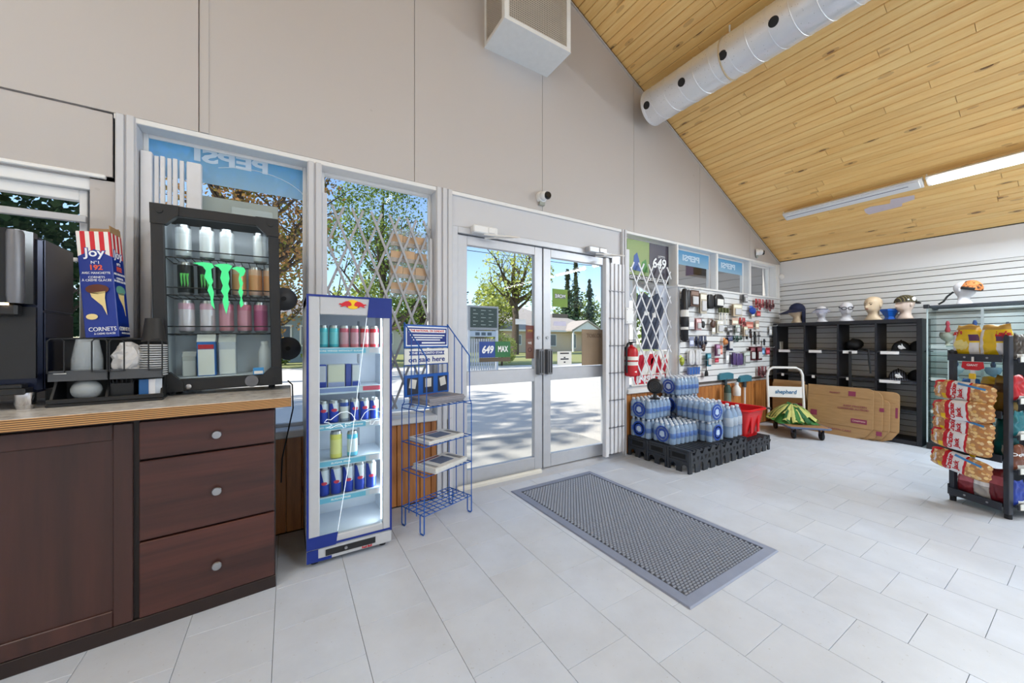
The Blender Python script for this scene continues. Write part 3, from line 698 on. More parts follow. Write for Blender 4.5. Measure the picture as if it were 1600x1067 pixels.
bg = onorg('plastic_bag', 'crumpled clear bag of white lids in the middle of the organizer', 'bag', .05, -.04, .113)
bmh = MB().ball((0, 0, .075), (.055, .035, .078), 20, 14)
for v in bmh.v:
    q = noise.noise_vector(v * 38) * .012 + noise.noise_vector(v * 90) * .004; v += q; v.z = max(v.z, .001)
obj('bag_film', bmh, M((214, 212, 212), .3, var=.12, scale=60), bg)
ls = onorg('lid_stack', 'striped stack of black cup lids at the fridge end of the organizer', 'lids', .135, -.045, .113)
lidm = MB().lathe([(.046, 0), (.048, .002), (.048, .005), (.038, .007), (.034, .0105), (.001, .0105)], 22, mis=[0, 0, 0, 1, 1, 1], caps=False).mesh('lid', [M((206, 208, 210), .3), M((26, 26, 28), .4)], 40)
for k in range(14): obj('lid', lidm, parent=ls, loc=(0, 0, .0105 * k))
bc = onorg('paper_cup', 'black paper cup upside down on top of the lid stack', 'cup', .135, -.045, .27)
obj('cup_wall', MB().lathe([(.043, 0), (.044, .004), (.042, .008), (.031, .108), (.029, .108), (.029, .104), (.001, .104)], 24, caps=False), M((30, 28, 28), .6), bc, 40)
dl = onorg('dome_lid', 'clear dome lids lying on their side under the basket', 'lid', -.075, -.035, .056, rot=(R(70), R(-30), R(20)))
for k in range(4): obj('lid', MB().lathe([(.044, .0 + .008 * k), (.046, .004 + .008 * k), (.042, .018 + .008 * k), (.03, .034 + .008 * k), (.012, .042 + .008 * k), (.001, .043 + .008 * k)], 20, caps=False), clear_plastic, dl, 60)
for k, (cl_, lb) in enumerate((((36, 92, 150), 'blue'), ((232, 232, 236), 'white'), ((205, 214, 226), 'pale blue'))):
    s_ = onorg('sachet', lb + ' sachet standing in the lower corner of the organizer', 'sachet', .105 + .022 * k, -.075 + .006 * k, .0125)
    obj('packet', MB().box(-.016, -.003, 0, .016, .003, .085, 0, .002), M(cl_, .4), s_)
kn = onorg('spoon_box', 'black bin of stirrers under the middle basket', 'bin', .03, -.02, .0125)
obj('bin_wall', MB().box(-.035, -.03, 0, .04, -.027, .07).box(-.035, .03, 0, .04, .033, .075).box(-.035, -.03, 0, -.032, .03, .075).box(.037, -.03, 0, .04, .03, .075).box(-.035, -.03, 0, .04, .03, .003), black, kn)
for k in range(7): obj('stirrer', MB().box(-.03 + k * .01, -.02 + (k % 3) * .015, .004, -.027 + k * .01, -.018 + (k % 3) * .015, .085), M((46, 46, 50), .4), kn)

# ice cream cone box
cbx, t, N, L, b = NT('cone_box_print')
tc = N.new('ShaderNodeTexCoord'); sx = N.new('ShaderNodeSeparateXYZ'); L.new(tc.outputs['Object'], sx.inputs[0])
str_ = _math(t, 'GREATER_THAN', _math(t, 'SINE', _math(t, 'MULTIPLY', _math(t, 'ADD', sx.outputs[0], sx.outputs[1]), 205)), -.1)
tops = _mix(t, str_, cc(236, 232, 226), cc(206, 26, 40))
arch = _math(t, 'ADD', .395, _math(t, 'MULTIPLY', _math(t, 'ABSOLUTE', sx.outputs[0]), -.6))
L.new(_mix(t, _math(t, 'GREATER_THAN', sx.outputs[2], arch), cc(14, 46, 138), tops), b.inputs['Base Color']); b.inputs['Roughness'].default_value = .35
cb = onorg('cone_box', 'blue cardboard box of ice cream cones with red and white striped top', 'box', -.025, .035, .2875, rot=(R(-1.5), R(-4.5), R(-6)))
obj('carton', MB().box(-.055, -.05, 0, .055, .05, .475, 0, .002), cbx, cb)
kraft = M((172, 138, 98), .8, var=.1)
obj('top_flap', MB().box(-.05, .048, .474, .05, .05, .515).box(.053, -.045, .474, .055, .045, .505), kraft, cb)
letter_blue = M((26, 60, 160), .4); cream = M((240, 214, 150), .6)
for fy, rz, off in ((-.0505, 0, (0, -1)), (.0505, R(90), (1, 0))):
    def P(u, z): return ((u, -.0512, z) if not rz else (.0562, u, z))
    text('Joy', .052, letter_blue, cb, P(0, .378), rot=(R(90), 0, rz), bold=.0035); text('Joy', .052, letter_white, cb, (P(0, .378)[0] + (.0006 if rz else 0), P(0, .378)[1] - (0 if rz else .0006), .378), rot=(R(90), 0, rz), bold=.0008)
    text('N°1', .018, letter_white, cb, P(0, .335), rot=(R(90), 0, rz))
    text('192', .03, M((236, 96, 70), .4), cb, P(0, .312), rot=(R(90), 0, rz), bold=.001)
    text('AVEC MANCHETTE', .0135, letter_white, cb, P(0, .288), rot=(R(90), 0, rz), width=.092)
    text('CORNETS\nÀ CRÈME GLACÉE', .0135, letter_white, cb, P(0, .262), rot=(R(90), 0, rz), width=.096)
    text('CORNETS', .026, letter_white, cb, P(.004, .036), rot=(R(90), 0, rz), width=.09); text('À CRÈME GLACÉE', .011, letter_white, cb, P(.01, .016), rot=(R(90), 0, rz), width=.07)
    tri = MB(); sc_ = MB(); ax_ = 'x' if rz else 'y'; d0, d1 = ((.0552, .0560) if rz else (-.0560, -.0548))
    tri.prism([(-.024, .20), (.026, .206), (.022, .175), (.025, .098), (.012, .14), (-.02, .18)], d0, d1, ax_)
    obj('cone_picture', tri, cream, cb)
    ring = [(.038 * math.cos(2 * math.pi * k / 16), .215 + .022 * math.sin(2 * math.pi * k / 16)) for k in range(16)]
    obj('scoop_picture', MB().prism(ring, d0, d1, ax_), M((96, 44, 24), .5) if not rz else M((110, 170, 150), .5), cb)
obj('seal_picture', MB().prism([(-.025 + .019 * math.cos(2 * math.pi * k / 16), .093 + .013 * math.sin(2 * math.pi * k / 16)) for k in range(16)], -.0556, -.0548, 'y'), cream, cb)
cord_ = thing('power_cable', 'thin black power cord drooping off the counter end', 'cord', (0, 0, 0))
obj('cable', MB().tube([(.0, -.07, .96), (.022, -.12, .94), (.026, -.13, .80), (.0, -.12, .66), (-.03, -.10, .50), (-.035, -.08, .35)], .004, 8), rubber, cord_)
# ---------------------------------------------------------------- tall drinks fridge
TF = Vector((.082, -.495, 0)); w_, h_, d_ = .436, 1.45, .44
tf = thing('display_fridge', 'tall slim silver and blue glass-door drinks fridge beside the counter', 'fridge', tuple(TF))
silver = M((196, 198, 202), .4, .15); dblue = M((10, 42, 132), .4); inner = M((214, 219, 228), .4)
sh = MB().box(0, .035, .055, .022, d_, h_ - .005, 0, .004).box(w_ - .022, .035, .055, w_, d_, h_ - .005, 0, .004).box(0, .035, h_ - .06, w_, d_, h_ - .005, 0, .004).box(0, .035, .055, w_, d_, .135, 0, .004).box(0, d_ - .02, .055, w_, d_, h_ - .005)
obj('cabinet_shell', sh, silver, tf)
obj('liner', MB().box(.0225, d_ - .10, .136, w_ - .0225, d_ - .095, h_ - .061).box(.0225, .04, .136, .026, d_ - .10, h_ - .061).box(w_ - .026, .04, .136, w_ - .0225, d_ - .10, h_ - .061).box(.026, .04, .136, w_ - .026, d_ - .10, .14).box(.026, .04, h_ - .066, w_ - .026, d_ - .10, h_ - .061), inner, tf)
df = MB().box(0, 0, .10, .062, .034, h_, 0, .004).box(w_ - .05, 0, .10, w_, .034, h_, 0, .004).box(.062, 0, 1.345, w_ - .05, .034, h_, 0, .004).box(.062, 0, .10, w_ - .05, .034, .15, 0, .004)
dr = obj('door_frame', df, silver, tf)
obj('glass_pane', MB().box(.058, .012, .145, w_ - .045, .016, 1.35), case_glass, dr)
tr = MB(); e = .011
tr.box(0, -.003, .10, e, .001, h_).box(w_ - e, -.003, .10, w_, .001, h_).box(e, -.003, h_ - e, w_ - e, .001, h_).box(e, -.003, .105, w_ - e, .001, .105 + e)
tr.prism([(.312, h_ - .001), (w_ - .001, h_ - .001), (w_ - .001, 1.335), (.300, 1.335)], -.0035, .001, 'y').prism([(.001, .101), (.14, .101), (.15, .165), (.001, .165)], -.0035, .001, 'y')
obj('blue_trim', tr, dblue, dr, label='royal blue border with a solid block at two corners')
# emblem: yellow disc between two red bulls
cx_, cz = .225, 1.405
obj('sun_disc', MB().prism([(cx_ + .036 * math.cos(2 * math.pi * k / 24), cz + .026 * math.sin(2 * math.pi * k / 24)) for k in range(24)], -.0035, .001, 'y'), yellow, dr)
bull = [(-.006, -.004), (-.011, .010), (-.022, .017), (-.036, .016), (-.048, .009), (-.058, .002), (-.066, .004), (-.072, -.002), (-.062, -.004), (-.055, -.010), (-.066, -.014), (-.058, -.016), (-.046, -.011), (-.036, -.010), (-.030, -.018), (-.024, -.017), (-.026, -.009), (-.016, -.010)]
for s in (1, -1): obj('bull_emblem', MB().prism([(cx_ + s * x, cz + y) for x, y in bull], -.0055, -.003, 'y'), M((214, 30, 44), .4), dr)
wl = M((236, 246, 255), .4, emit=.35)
obj('diagonal_stripe', MB().tube([(.300, .0105, 1.335), (.205, .0105, .52), (.150, .0105, .165)], .0018, 5), wl, dr)
def outline(P, s): return [(.255 + s * x * 2.25, .0105, .77 + z * 2.5) for x, z in P]
for s in (1, -1): obj('bull_outline', MB().tube(outline([(x - .004 if x < -.01 else x, y) for x, y in bull], s), .0016, 4, True), wl, dr, label='white line drawing of a charging bull on the glass')
# base grille
gb = MB().box(0, .004, .028, w_, .04, .097, 0, .006); b_ = obj('base_panel', gb, silver, tf)
obj('grille_slot', MB().box(.09, .0, .05, .345, .006, .082), black_matte, b_); obj('lock', MB().cyl((.19, -.006, .068), .008, .008, 12, 'y'), steel, b_)
obj('blue_corner', MB().prism([(.001, .03), (.12, .03), (.12, .045), (.055, .045), (.055, .094), (.001, .094)], .001, .0045, 'y'), dblue, b_)
text('Red Bull', .016, red, b_, (.30, -.0005 + .003, .040), bold=.0006)
for x in (.04, w_ - .04):
    for y in (.06, d_ - .05): obj('foot', MB().cyl((x, y, 0), .018, .056, 12), rubber, tf)
for k, x in enumerate((w_ - .055,)):
    obj('led_strip', MB().box(x, .036, .16, x + .01, .042, 1.335), M((235, 246, 255), .4, emit=4), tf)
    l = bpy.data.lights.new('led', 'AREA'); l.shape = 'RECTANGLE'; l.size = .02; l.size_y = 1.15; l.energy = 1.6; l.color = (.86, .93, 1)
    o = bpy.data.objects.new('led', l); COL.objects.link(o); o.parent = tf; o.location = (x - .004, .06, .75); o.rotation_euler = (R(90), 0, R(50))
obj('top_led', MB().box(.06, .05, h_ - .072, w_ - .06, .06, h_ - .066), M((235, 246, 255), .4, emit=1.5), tf)
obj('shelf_rail', MB().box(.30, d_ - .106, .2, .312, d_ - .1005, 1.33).box(.06, d_ - .106, .2, .072, d_ - .1005, 1.33), M((150, 154, 162), .4), tf)
strip_b = M((120, 196, 226), .45)
levels = [(1.155, 'MORE WINGS WITHOUT SUGAR'), (.935, ''), (.735, 'RED BULL GIVES YOU WINGS'), (.535, 'SUGAR FREE'), (.335, 'SUGAR FREE')]
for k, (z, s) in enumerate(levels):
    sm = MB().box(.03, .055, z - .006, w_ - .03, d_ - .11, z)
    sf = obj('shelf', sm, M((214, 222, 232), .3), tf)
    obj('price_channel', MB().box(.03, .045, z - .026, w_ - .03, .055, z + .012), clear_plastic if False else M((206, 218, 230), .35), sf)
    if k == 1:
        obj('price_strip', MB().box(.045, .0435, z - .016, .25, .0455, z + .006), M((132, 150, 200), .45), sf); obj('price_strip', MB().box(.285, .0435, z - .016, .385, .0455, z + .008), M((216, 90, 112), .45), sf)
    else:
        obj('price_strip', MB().box(.045, .0435, z - .02, .30, .0455, z + .006), strip_b, sf)
        text(s, .013, letter_white, sf, (.17, .0428, z - .007), bold=.0004, width=.23 if len(s) > 12 else .1)
        obj('price_tag', MB().box(.32, .0435, z - .02, .385, .0455, z + .006), M((226, 220, 228), .5), sf)
obj('warning_label', MB().box(.13, d_ - .1015, .225, .31, d_ - .1002, .285), M((196, 200, 206), .5), tf)
text('⚠ WARNING' if False else 'WARNING', .012, ink, tf, (.21, d_ - .1022, .277)); 
for k in range(4): obj('fine_print', MB().box(.135, d_ - .1022, .232 + .009 * k, .29 - .012 * (k % 2), d_ - .1014, .235 + .009 * k), M((120, 122, 130), .6), tf)

def rb_can(x, z, r, h, col, lab, y=.09):
    can('drink_can', can_mesh(r, h, col), h, Matrix.Translation(TF + Vector((x, y, z))), lab, 'cans in the tall silver fridge')
teal = (M((70, 176, 190), .3, .3), M((120, 200, 206), .3, .3), M((90, 190, 200), .3, .3)); rose = (M((206, 120, 130), .3, .3), M((200, 150, 160), .3, .3), M((196, 90, 110), .3, .3))
redc = (M((214, 60, 70), .3, .3), M((226, 170, 176), .3, .3), M((206, 40, 56), .3, .3)); 
rbm, t, N, L, b = NT('split_can_print'); tc = N.new('ShaderNodeTexCoord'); sx = N.new('ShaderNodeSeparateXYZ'); L.new(tc.outputs['Object'], sx.inputs[0])
sp_ = _math(t, 'GREATER_THAN', _math(t, 'ADD', sx.outputs[0], _math(t, 'MULTIPLY', _math(t, 'SUBTRACT', sx.outputs[2], .075), .22)), 0.0)
bl_ = _math(t, 'GREATER_THAN', sx.outputs[2], .072); q_ = _math(t, 'ABSOLUTE', _math(t, 'SUBTRACT', sp_, bl_))
colr = _mix(t, sp_, cc(36, 64, 172), cc(214, 219, 228)); colr = _mix(t, _math(t, 'MULTIPLY', _math(t, 'SUBTRACT', 1.0, bl_), sp_), colr, cc(40, 68, 176))
rdz = _math(t, 'LESS_THAN', _math(t, 'ADD', _math(t, 'POWER', _math(t, 'MULTIPLY', sx.outputs[0], 1.0), 2.0), _math(t, 'POWER', _math(t, 'MULTIPLY', _math(t, 'SUBTRACT', sx.outputs[2], .08), 1.6), 2.0)), .00022)
L.new(_mix(t, _math(t, 'MULTIPLY', rdz, _math(t, 'LESS_THAN', sx.outputs[1], 0.0)), colr, cc(206, 60, 84)), b.inputs['Base Color']); b.inputs['Roughness'].default_value = .3; b.inputs['Metallic'].default_value = .25
blus = (rbm, rbm, rbm)
silv = (M((150, 160, 176), .3, .4), M((214, 216, 214), .3, .4), M((60, 84, 160), .3, .3)); yelc = (M((232, 226, 120), .3, .2), M((236, 232, 150), .3, .2), M((226, 220, 110), .3, .2)); lblu = (M((120, 206, 236), .3, .2), M((226, 238, 246), .3, .2), M((90, 190, 230), .3, .2))
nm = ('first', 'second', 'third', 'fourth', 'fifth', 'last')
for k, (c_, cn) in enumerate(((teal, 'teal'), (teal, 'teal'), (rose, 'dusty pink'), (rose, 'dusty pink'), (redc, 'red and white'), (redc, 'red and white'))):
    rb_can(.085 + .054 * k, 1.156, .0255, .134, c_, f'{cn} can, {nm[k]} from the counter, top shelf of the tall fridge')
for k, (c_, cn) in enumerate(((blus, 'blue'), (blus, 'blue'), (silv, 'silver'), (blus, 'blue'), (blus, 'blue'), (blus, 'blue'))):
    rb_can(.085 + .054 * k, .736, .0255, .134, c_, f'{cn} can, {nm[k]} from the counter, third shelf of the tall fridge')
for k in range(5): rb_can(.088 + .062 * k, .336, .0285, .168, blus, f'tall blue and silver can, {nm[k] if k < 4 else "last"} from the counter side on the lowest shelf')
rb_can(.15, .536, .031, .16, yelc, 'tall yellow can on the fourth shelf of the tall fridge'); rb_can(.235, .536, .0285, .15, lblu, 'light blue can beside the tall yellow can')
def pack(x, w, cols, lab):
    t = thing('can_pack', lab, 'can pack', tuple(TF + Vector((x, .10, .936))), group='multipacks in the tall fridge')
    obj('sleeve', MB().box(-w / 2, -.03, 0, w / 2, .03, .135, 0, .003), M(cols[0], .4), t); obj('sleeve_panel', MB().box(-w / 2 + .003, -.0315, .04, w / 2 - .003, -.029, .128), M(cols[1], .4), t)
    obj('sleeve_band', MB().box(-w / 2 + .003, -.0315, .005, w / 2 - .003, -.029, .035), M(cols[2], .4), t)
pack(.075, .05, ((60, 84, 180), (206, 206, 218), (40, 60, 160)), 'blue and white four pack at the counter side of the second fridge shelf')
pack(.15, .088, ((206, 206, 200), (214, 214, 196), (150, 160, 200)), 'cream multipack on the second fridge shelf')
pack(.212, .03, ((60, 76, 160), (70, 84, 160), (40, 60, 150)), 'narrow blue multipack on the second fridge shelf')
pack(.252, .044, ((150, 160, 190), (206, 210, 216), (46, 70, 160)), 'silver and blue multipack, last on the second fridge shelf')

# ---------------------------------------------------------------- newspaper rack
RA = math.atan2(.14, .40)
rk = thing('newspaper_rack', 'blue wire newspaper rack with sign panels beside the tall fridge', 'rack', (.715, -.485, 0), rz=RA)
wb = M((18, 88, 176), .35); RW, RD = .405, .235
def wires(name, paths, r=.0035): 
    mb = MB()
    for p in paths: mb.tube(p, r, 6)
    return obj(name, mb, wb, rk)
for x in (0, RW):                                     # side frames: lower part wider, upper part jogged in
    j = .018 if x == 0 else -.018
    for k in range(4):
        y = RD * k / 3; zt = 1.10 + (1.325 - 1.10) * (k / 3)
        wires('side_wire', [[(x, y, .10), (x, y, .765), (x + j * .4, y, .785), (x + j, y, .80), (x + j, y, zt)]])
    wires('top_rail', [[(x + j, -.0, 1.10), (x + j, RD, 1.325)]], .0045)
    for z in (.12, .36, .545, .765): wires('side_rail', [[(x, 0, z), (x, RD, z)]])
    for y0, y1 in ((0, .04), (RD - .04, RD)):
        wires('leg', [[(x, y0, .12), (x, y0, .012), (x, y0 + .006, .004), (x, y1 - .006, .004), (x, y1, .012), (x, y1, .12)]], .0045)
for z in (.12, .36, .545, .785):
    ps = [[(0, 0, z), (RW, 0, z)], [(0, RD, z), (RW, RD, z)]] + [[(RW * k / 9, 0, z), (RW * k / 9, RD, z)] for k in range(1, 9)]
    if z < .7: ps += [[(0, RD * k / 6, z), (RW, RD * k / 6, z)] for k in range(1, 6)] if z == .12 else []
    wires('wire_shelf', ps, .003)
wires('back_wire', [[(RW * k / 4, RD, .785), (RW * k / 4, RD, 1.04)] for k in (1, 2, 3)] + [[(.018, RD, 1.04), (RW - .018, RD, 1.04)]])
hd = obj('header_sign', MB().box(.012, RD - .008, 1.155, RW - .012, RD + .002, 1.315, 0, .003), wb, rk)
obj('sign_border', MB().box(.025, RD - .0095, 1.168, RW - .025, RD - .0075, 1.302), letter_white, hd); obj('sign_field', MB().box(.033, RD - .011, 1.176, RW - .033, RD - .0092, 1.294), dblue, hd)
obj('red_line', MB().box(.045, RD - .0125, 1.262, RW - .045, RD - .0108, 1.284), letter_white, hd)
text('THE NATIONAL ON SUNDAYS', .019, red, hd, (RW / 2, RD - .0128, 1.273), width=.29, bold=.0006)
for k in range(3): obj('print_line', MB().box(.055 + .012 * k, RD - .0125, 1.240 - .016 * k, RW - .055 - .02 * k, RD - .0108, 1.247 - .016 * k), letter_white, hd)
obj('print_line', MB().box(.15, RD - .0125, 1.186, RW - .05, RD - .0108, 1.196), letter_white, hd)
os_ = obj('sale_sign', MB().box(.016, RD - .006, 1.045, RW - .016, RD, 1.150), paper, rk)
obj('banner', MB().prism([(.05, 1.106), (.06, 1.12), (.05, 1.134), (RW - .05, 1.134), (RW - .06, 1.12), (RW - .05, 1.106)], RD - .0078, RD - .0058, 'y'), dblue, os_)
text('THE TORONTO STAR', .02, letter_white, os_, (RW / 2, RD - .0082, 1.12), width=.27, bold=.0005)
text('on sale here', .05, dblue, os_, (RW / 2, RD - .0072, 1.075), width=.31, bold=.0008)
ph = obj('photo_panel', MB().box(.012, RD - .012, .83, RW - .012, RD - .004, .975, 0, .003), wb, rk)
for k in range(3):
    x = .075 + .128 * k
    obj('picture', MB().box(x - .042, RD - .0138, .845, x + .045, RD - .0118, .955), M((24, 30, 52), .5), ph)
    pm = MB().at((x, RD - .015, .915), (0, R(12 - 12 * k), 0)).box(-.026, -.001, -.03, .026, .001, .03); obj('paper_picture', pm, M((214, 212, 206), .6), ph)
def papers(x, y, z, n, lab, rz, col=(222, 222, 220), fold=True):
    t = thing('newspaper_stack', lab, 'newspapers', tuple(rk.matrix_basis @ Vector((x, y, z)) if False else Matrix.Translation((.715, -.485, 0)) @ Matrix.Rotation(RA, 4, 'Z') @ Vector((x, y, z))), rz=RA + rz, group='newspapers on the blue rack')
    for k in range(n):
        dx, dy = rnd.uniform(-.008, .008), rnd.uniform(-.008, .008); h = .011
        pr = [(-.105, 0), (.105, 0), (.105, h * .8), (.10, h), (-.10, h * .95), (-.105, h * .7)]
        o = obj('newspaper', MB().at((dx, dy, k * h + .002)).prism(pr, -.15, .15, 'x'), M(col, .8, var=.12, scale=60), t)
        o.rotation_euler[2] = rnd.uniform(-.04, .04)
    z = n * .011 + .0022
    obj('front_photo', MB().box(-.06, -.06, z, .07, .05, z + .0012), M((106, 120, 150), .6, var=.3, scale=25), t); obj('headline', MB().box(-.13, .062, z, .06, .085, z + .0012), M((150, 90, 96), .6, var=.3, scale=40), t)
    for q in range(4): obj('text_column', MB().box(-.13 + .01 * q + (.0 if q < 2 else .21), -.085 + .0 * q, z, -.125 + .02 * q + (.0 if q < 2 else .2), .05, z + .0008), M((150, 150, 152), .7), t)
papers(.20, .12, .79, 4, 'folded newspapers with dark edges on the top tier of the blue rack', 0, (150, 148, 156))
papers(.19, .105, .549, 2, 'newspapers on the second tier of the blue rack', .05)
papers(.21, .10, .364, 3, 'newspaper stack with a blue front photo on the third tier of the blue rack', .12)

# ---------------------------------------------------------------- rubber mat
mt = thing('floor_mat', 'grey rubber scraper mat on the tile floor before the doors', 'mat', (1.955, -.945, 0), rz=R(.6))
mat_e = M((140, 149, 172), .55, var=.12, scale=9); mat_d = M((70, 74, 84), .7); mat_r = M((152, 158, 172), .45)
hw, hl = .43, .762
obj('base', MB().box(-hw + .03, -hl + .03, .0008, hw - .03, hl - .03, .004), mat_d, mt)
bd = MB()
for (x0, y0, x1, y1, ax) in ((-hw, -hl, hw, -hl + .06, 'y'), (-hw, hl - .06, hw, hl, 'y'), (-hw, -hl, -hw + .06, hl, 'x'), (hw - .06, -hl, hw, hl, 'x')):
    pass
o4 = [(-hw, -hl), (hw, -hl), (hw, hl), (-hw, hl)]; i4 = [(-hw + .055, -hl + .055), (hw - .055, -hl + .055), (hw - .055, hl - .055), (-hw + .055, hl - .055)]; j4 = [(x * .985, y * .99) for x, y in o4]
vs = [(x, y, .0008) for x, y in o4] + [(x, y, .007) for x, y in j4] + [(x, y, .011) for x, y in i4] + [(x, y, .003) for x, y in i4]
fs = []
for k in range(4):
    q = (k + 1) % 4; fs += [(k, q, 4 + q, 4 + k), (4 + k, 4 + q, 8 + q, 8 + k), (8 + k, 8 + q, 12 + q, 12 + k)]
obj('border', MB().add(vs, fs), mat_e, mt)
ribs = MB(); px, py = .027, .0155
ny = int((2 * hl - .12) / py); nx = int((2 * hw - .12) / px)
for j in range(ny):
    for i in range(nx):
        x = -hw + .064 + px * (i + (.5 if j % 2 else 0)); y = -hl + .062 + py * j
        if x + .02 > hw - .058: continue
        ribs.add([(x, y, .004), (x + .0205, y, .004), (x + .0205, y + .0085, .004), (x, y + .0085, .004), (x + .001, y + .001, .0095), (x + .0195, y + .001, .0095), (x + .0195, y + .0075, .0095), (x + .001, y + .0075, .0095)], [(4, 5, 6, 7), (0, 1, 5, 4), (1, 2, 6, 5), (2, 3, 7, 6), (3, 0, 4, 7)])
obj('ribs', ribs, mat_r, mt, kind='stuff')

# ---------------------------------------------------------------- scissor gates
gsteel = M((188, 188, 190), .45, .2); gwhite = M((226, 226, 230), .4)
def lattice(name, label, x0, x1, z0, z1, y, pitch, slope, mat, barw=.018):
    g = thing(name, label, 'gate', (0, y, 0))
    for s, yy in ((1, -.004), (-1, .004)):
        k = math.floor((x0 - (z1 - z0) / slope) / pitch) * pitch if s > 0 else x0 - 0
        st = x0 - (z1 - z0) / slope - pitch; 
        q = math.ceil(st / pitch) * pitch + (0 if s > 0 else .6 * pitch)
        while q < x1 + (z1 - z0) / slope:
            pts = []                                   # bar: x = q + s*(z1-z)/slope
            za, zb = z1, z0
            xa = q
            if s > 0:
                if xa < x0: za = z1 - (x0 - xa) * slope
                xe = q + (z1 - z0) / slope
                if xe > x1: zb = z1 - (x1 - q) * slope
            else:
                if xa > x1: za = z1 - (xa - x1) * slope
                xe = q - (z1 - z0) / slope
                if xe < x0: zb = z1 - (q - x0) * slope
            za = min(za, z1); zb = max(zb, z0)
            if za - zb > .06:
                A = Vector((q + s * (z1 - za) / slope, 0, za)); B = Vector((q + s * (z1 - zb) / slope, 0, zb)); d = (B - A).normalized(); nn = Vector((-d.z, 0, d.x)) * barw / 2
                vs = [A + nn, A - nn, B - nn, B + nn]
                obj('bar', MB().prism([(v.x, v.z) for v in vs], yy - .003, yy + .003, 'y'), mat, g)
            q += pitch
    return g
g = lattice('scissor_gate', 'grey steel scissor gate stretched across the window over the tall fridge', .215, .945, .70, 2.13, .075, .127, 2.55, M((166, 166, 170), .45, .2), .016)
obj('channel', MB().box(.195, -.012, .66, .225, .012, 2.2, 0, .002), gwhite, g); obj('channel', MB().box(.94, -.012, .66, .962, .012, 2.0, 0, .002), gwhite, g)
g = lattice('scissor_gate', 'white scissor gate over the narrow window with the red and white sign', 3.17, 3.87, .72, 2.07, .03, .165, 1.75, gwhite, .017)
obj('channel', MB().box(3.085, -.02, .70, 3.135, .012, 2.19, 0, .003), M((206, 206, 212), .4), g)
def folded(label, x0, n, dx, z0, z1, y, cross):
    g = thing('folded_gate', label, 'gate', (x0, y, 0))
    for k in range(n): obj('bar', MB().box(k * dx, -.012 - .012 * (k % 2), z0, k * dx + dx * .72, .008 - .012 * (k % 2), z1, 0, .002), gwhite, g)
    for z in cross: obj('rivet_row', MB().box(0, -.028, z, n * dx - dx * .3, .004, z + .007), alum_dark, g)
    return g
g = folded('white folding gate pushed together at the latch side of the double doors', 2.735, 8, .0285, .07, 1.99, -.055, [.33 + .275 * k for k in range(6)])
obj('end_channel', MB().box(-.05, -.03, .05, -.006, .02, 2.03, 0, .004), gwhite, g)
g = folded('white folding gate pushed together beside the small black fridge', -.625, 5, .026, .95, 2.22, .055, [1.95, 1.62, 1.28])
obj('end_channel', MB().box(-.055, -.02, .94, -.008, .03, 2.235, 0, .004), gwhite, g); obj('end_channel', MB().box(.135, -.02, .94, .20, .02, 2.22, 0, .004), gwhite, g)

# ---------------------------------------------------------------- signs on the glass
def sign(name, label, x0, z0, x1, z1, y, mat, cat='sign', th=.003, group=None):
    t = thing(name, label, cat, ((x0 + x1) / 2, y, (z0 + z1) / 2), group=group)
    obj('sheet', MB().box(x0 - (x0 + x1) / 2, -th, z0 - (z0 + z1) / 2, x1 - (x0 + x1) / 2, 0, z1 - (z0 + z1) / 2), mat, t); return t
pb = film('banner_film', (160, 212, 240), .45, (222, 240, 248)); wf = film('white_film', (244, 248, 250), .1)
t = sign('window_banner', 'wide sky blue banner seen from behind over the small black fridge', -.68, 2.14, .10, 2.345, .117, pb, 'banner')
text('PEPSI', .105, wf, t, (-.0, -.005, .055), mirror=True, bold=.004, width=.36)
obj('swoosh', MB().tube([(.10 + .30 * math.cos(a), -.004, -.13 + .16 * math.sin(a)) for a in [R(20 + 8 * k) for k in range(14)]], .003, 4), wf, t)
for x0, x1, lb in ((3.985, 4.79, 'nearest the narrow gated window'), (4.87, 5.64, 'second above the slat wall')):
    t = sign('window_banner', 'small sky blue banner seen from behind, ' + lb, x0, 2.16, x1, 2.335, .107, pb, 'banner')
    text('PEPSI', .10, wf, t, (0, -.005, .0), mirror=True, bold=.004, width=.36)
t = sign('window_decal', 'white back of a sticker on the glass above the small black fridge', -.49, 1.62, -.055, 2.06, .10, film('decal_back', (206, 212, 206), .05), 'sticker')
obj('grey_panel', MB().box(-.02, -.0045, .06, .19, -.003, .18), M((176, 190, 192), .6), t)
br = thing('brochure_holder', 'clear rack of four tan brochure rows hanging behind the steel lattice', 'brochure holder', (.79, .105, 1.79))
obj('backing', MB().box(-.15, 0, -.26, .14, .003, .26), clear_plastic, br)
tan = M((206, 172, 138), .7)
for k in range(4):
    z = .155 - .118 * k
    po = obj('pocket', MB().box(-.145, -.016, z - .03, .135, -.013, z + .0), clear_plastic, br)
    for q in range(3): obj('brochure', MB().box(-.14 + .092 * q, -.011, z - .03, -.052 + .092 * q, -.004, z + .058 - .008 * ((q + k) % 2)), tan, po)
t = sign('lottery_sticker', 'blue and green lottery sticker on the glass of the double doors', 1.36, 1.065, 1.66, 1.20, .0565, M((20, 64, 150), .4), 'sticker')
obj('green_half', MB().box(.0, -.0042, -.0675, .15, -.0028, .0675), M((36, 110, 56), .4), t); obj('brown_strip', MB().box(-.15, -.004, -.105, .15, -.001, -.07), M((96, 84, 66), .6), t)
text('649', .085, letter_white, t, (-.075, -.0045, -.004), shear=.2, bold=.003, width=.11); text('MAX', .07, letter_white, t, (.075, -.005, 0), bold=.002, width=.10)
t = sign('brown_poster', 'narrow brown two-part poster on the glass near the door handles', 1.825, 1.045, 1.908, 1.345, .0565, M((112, 52, 40), .5), 'poster')
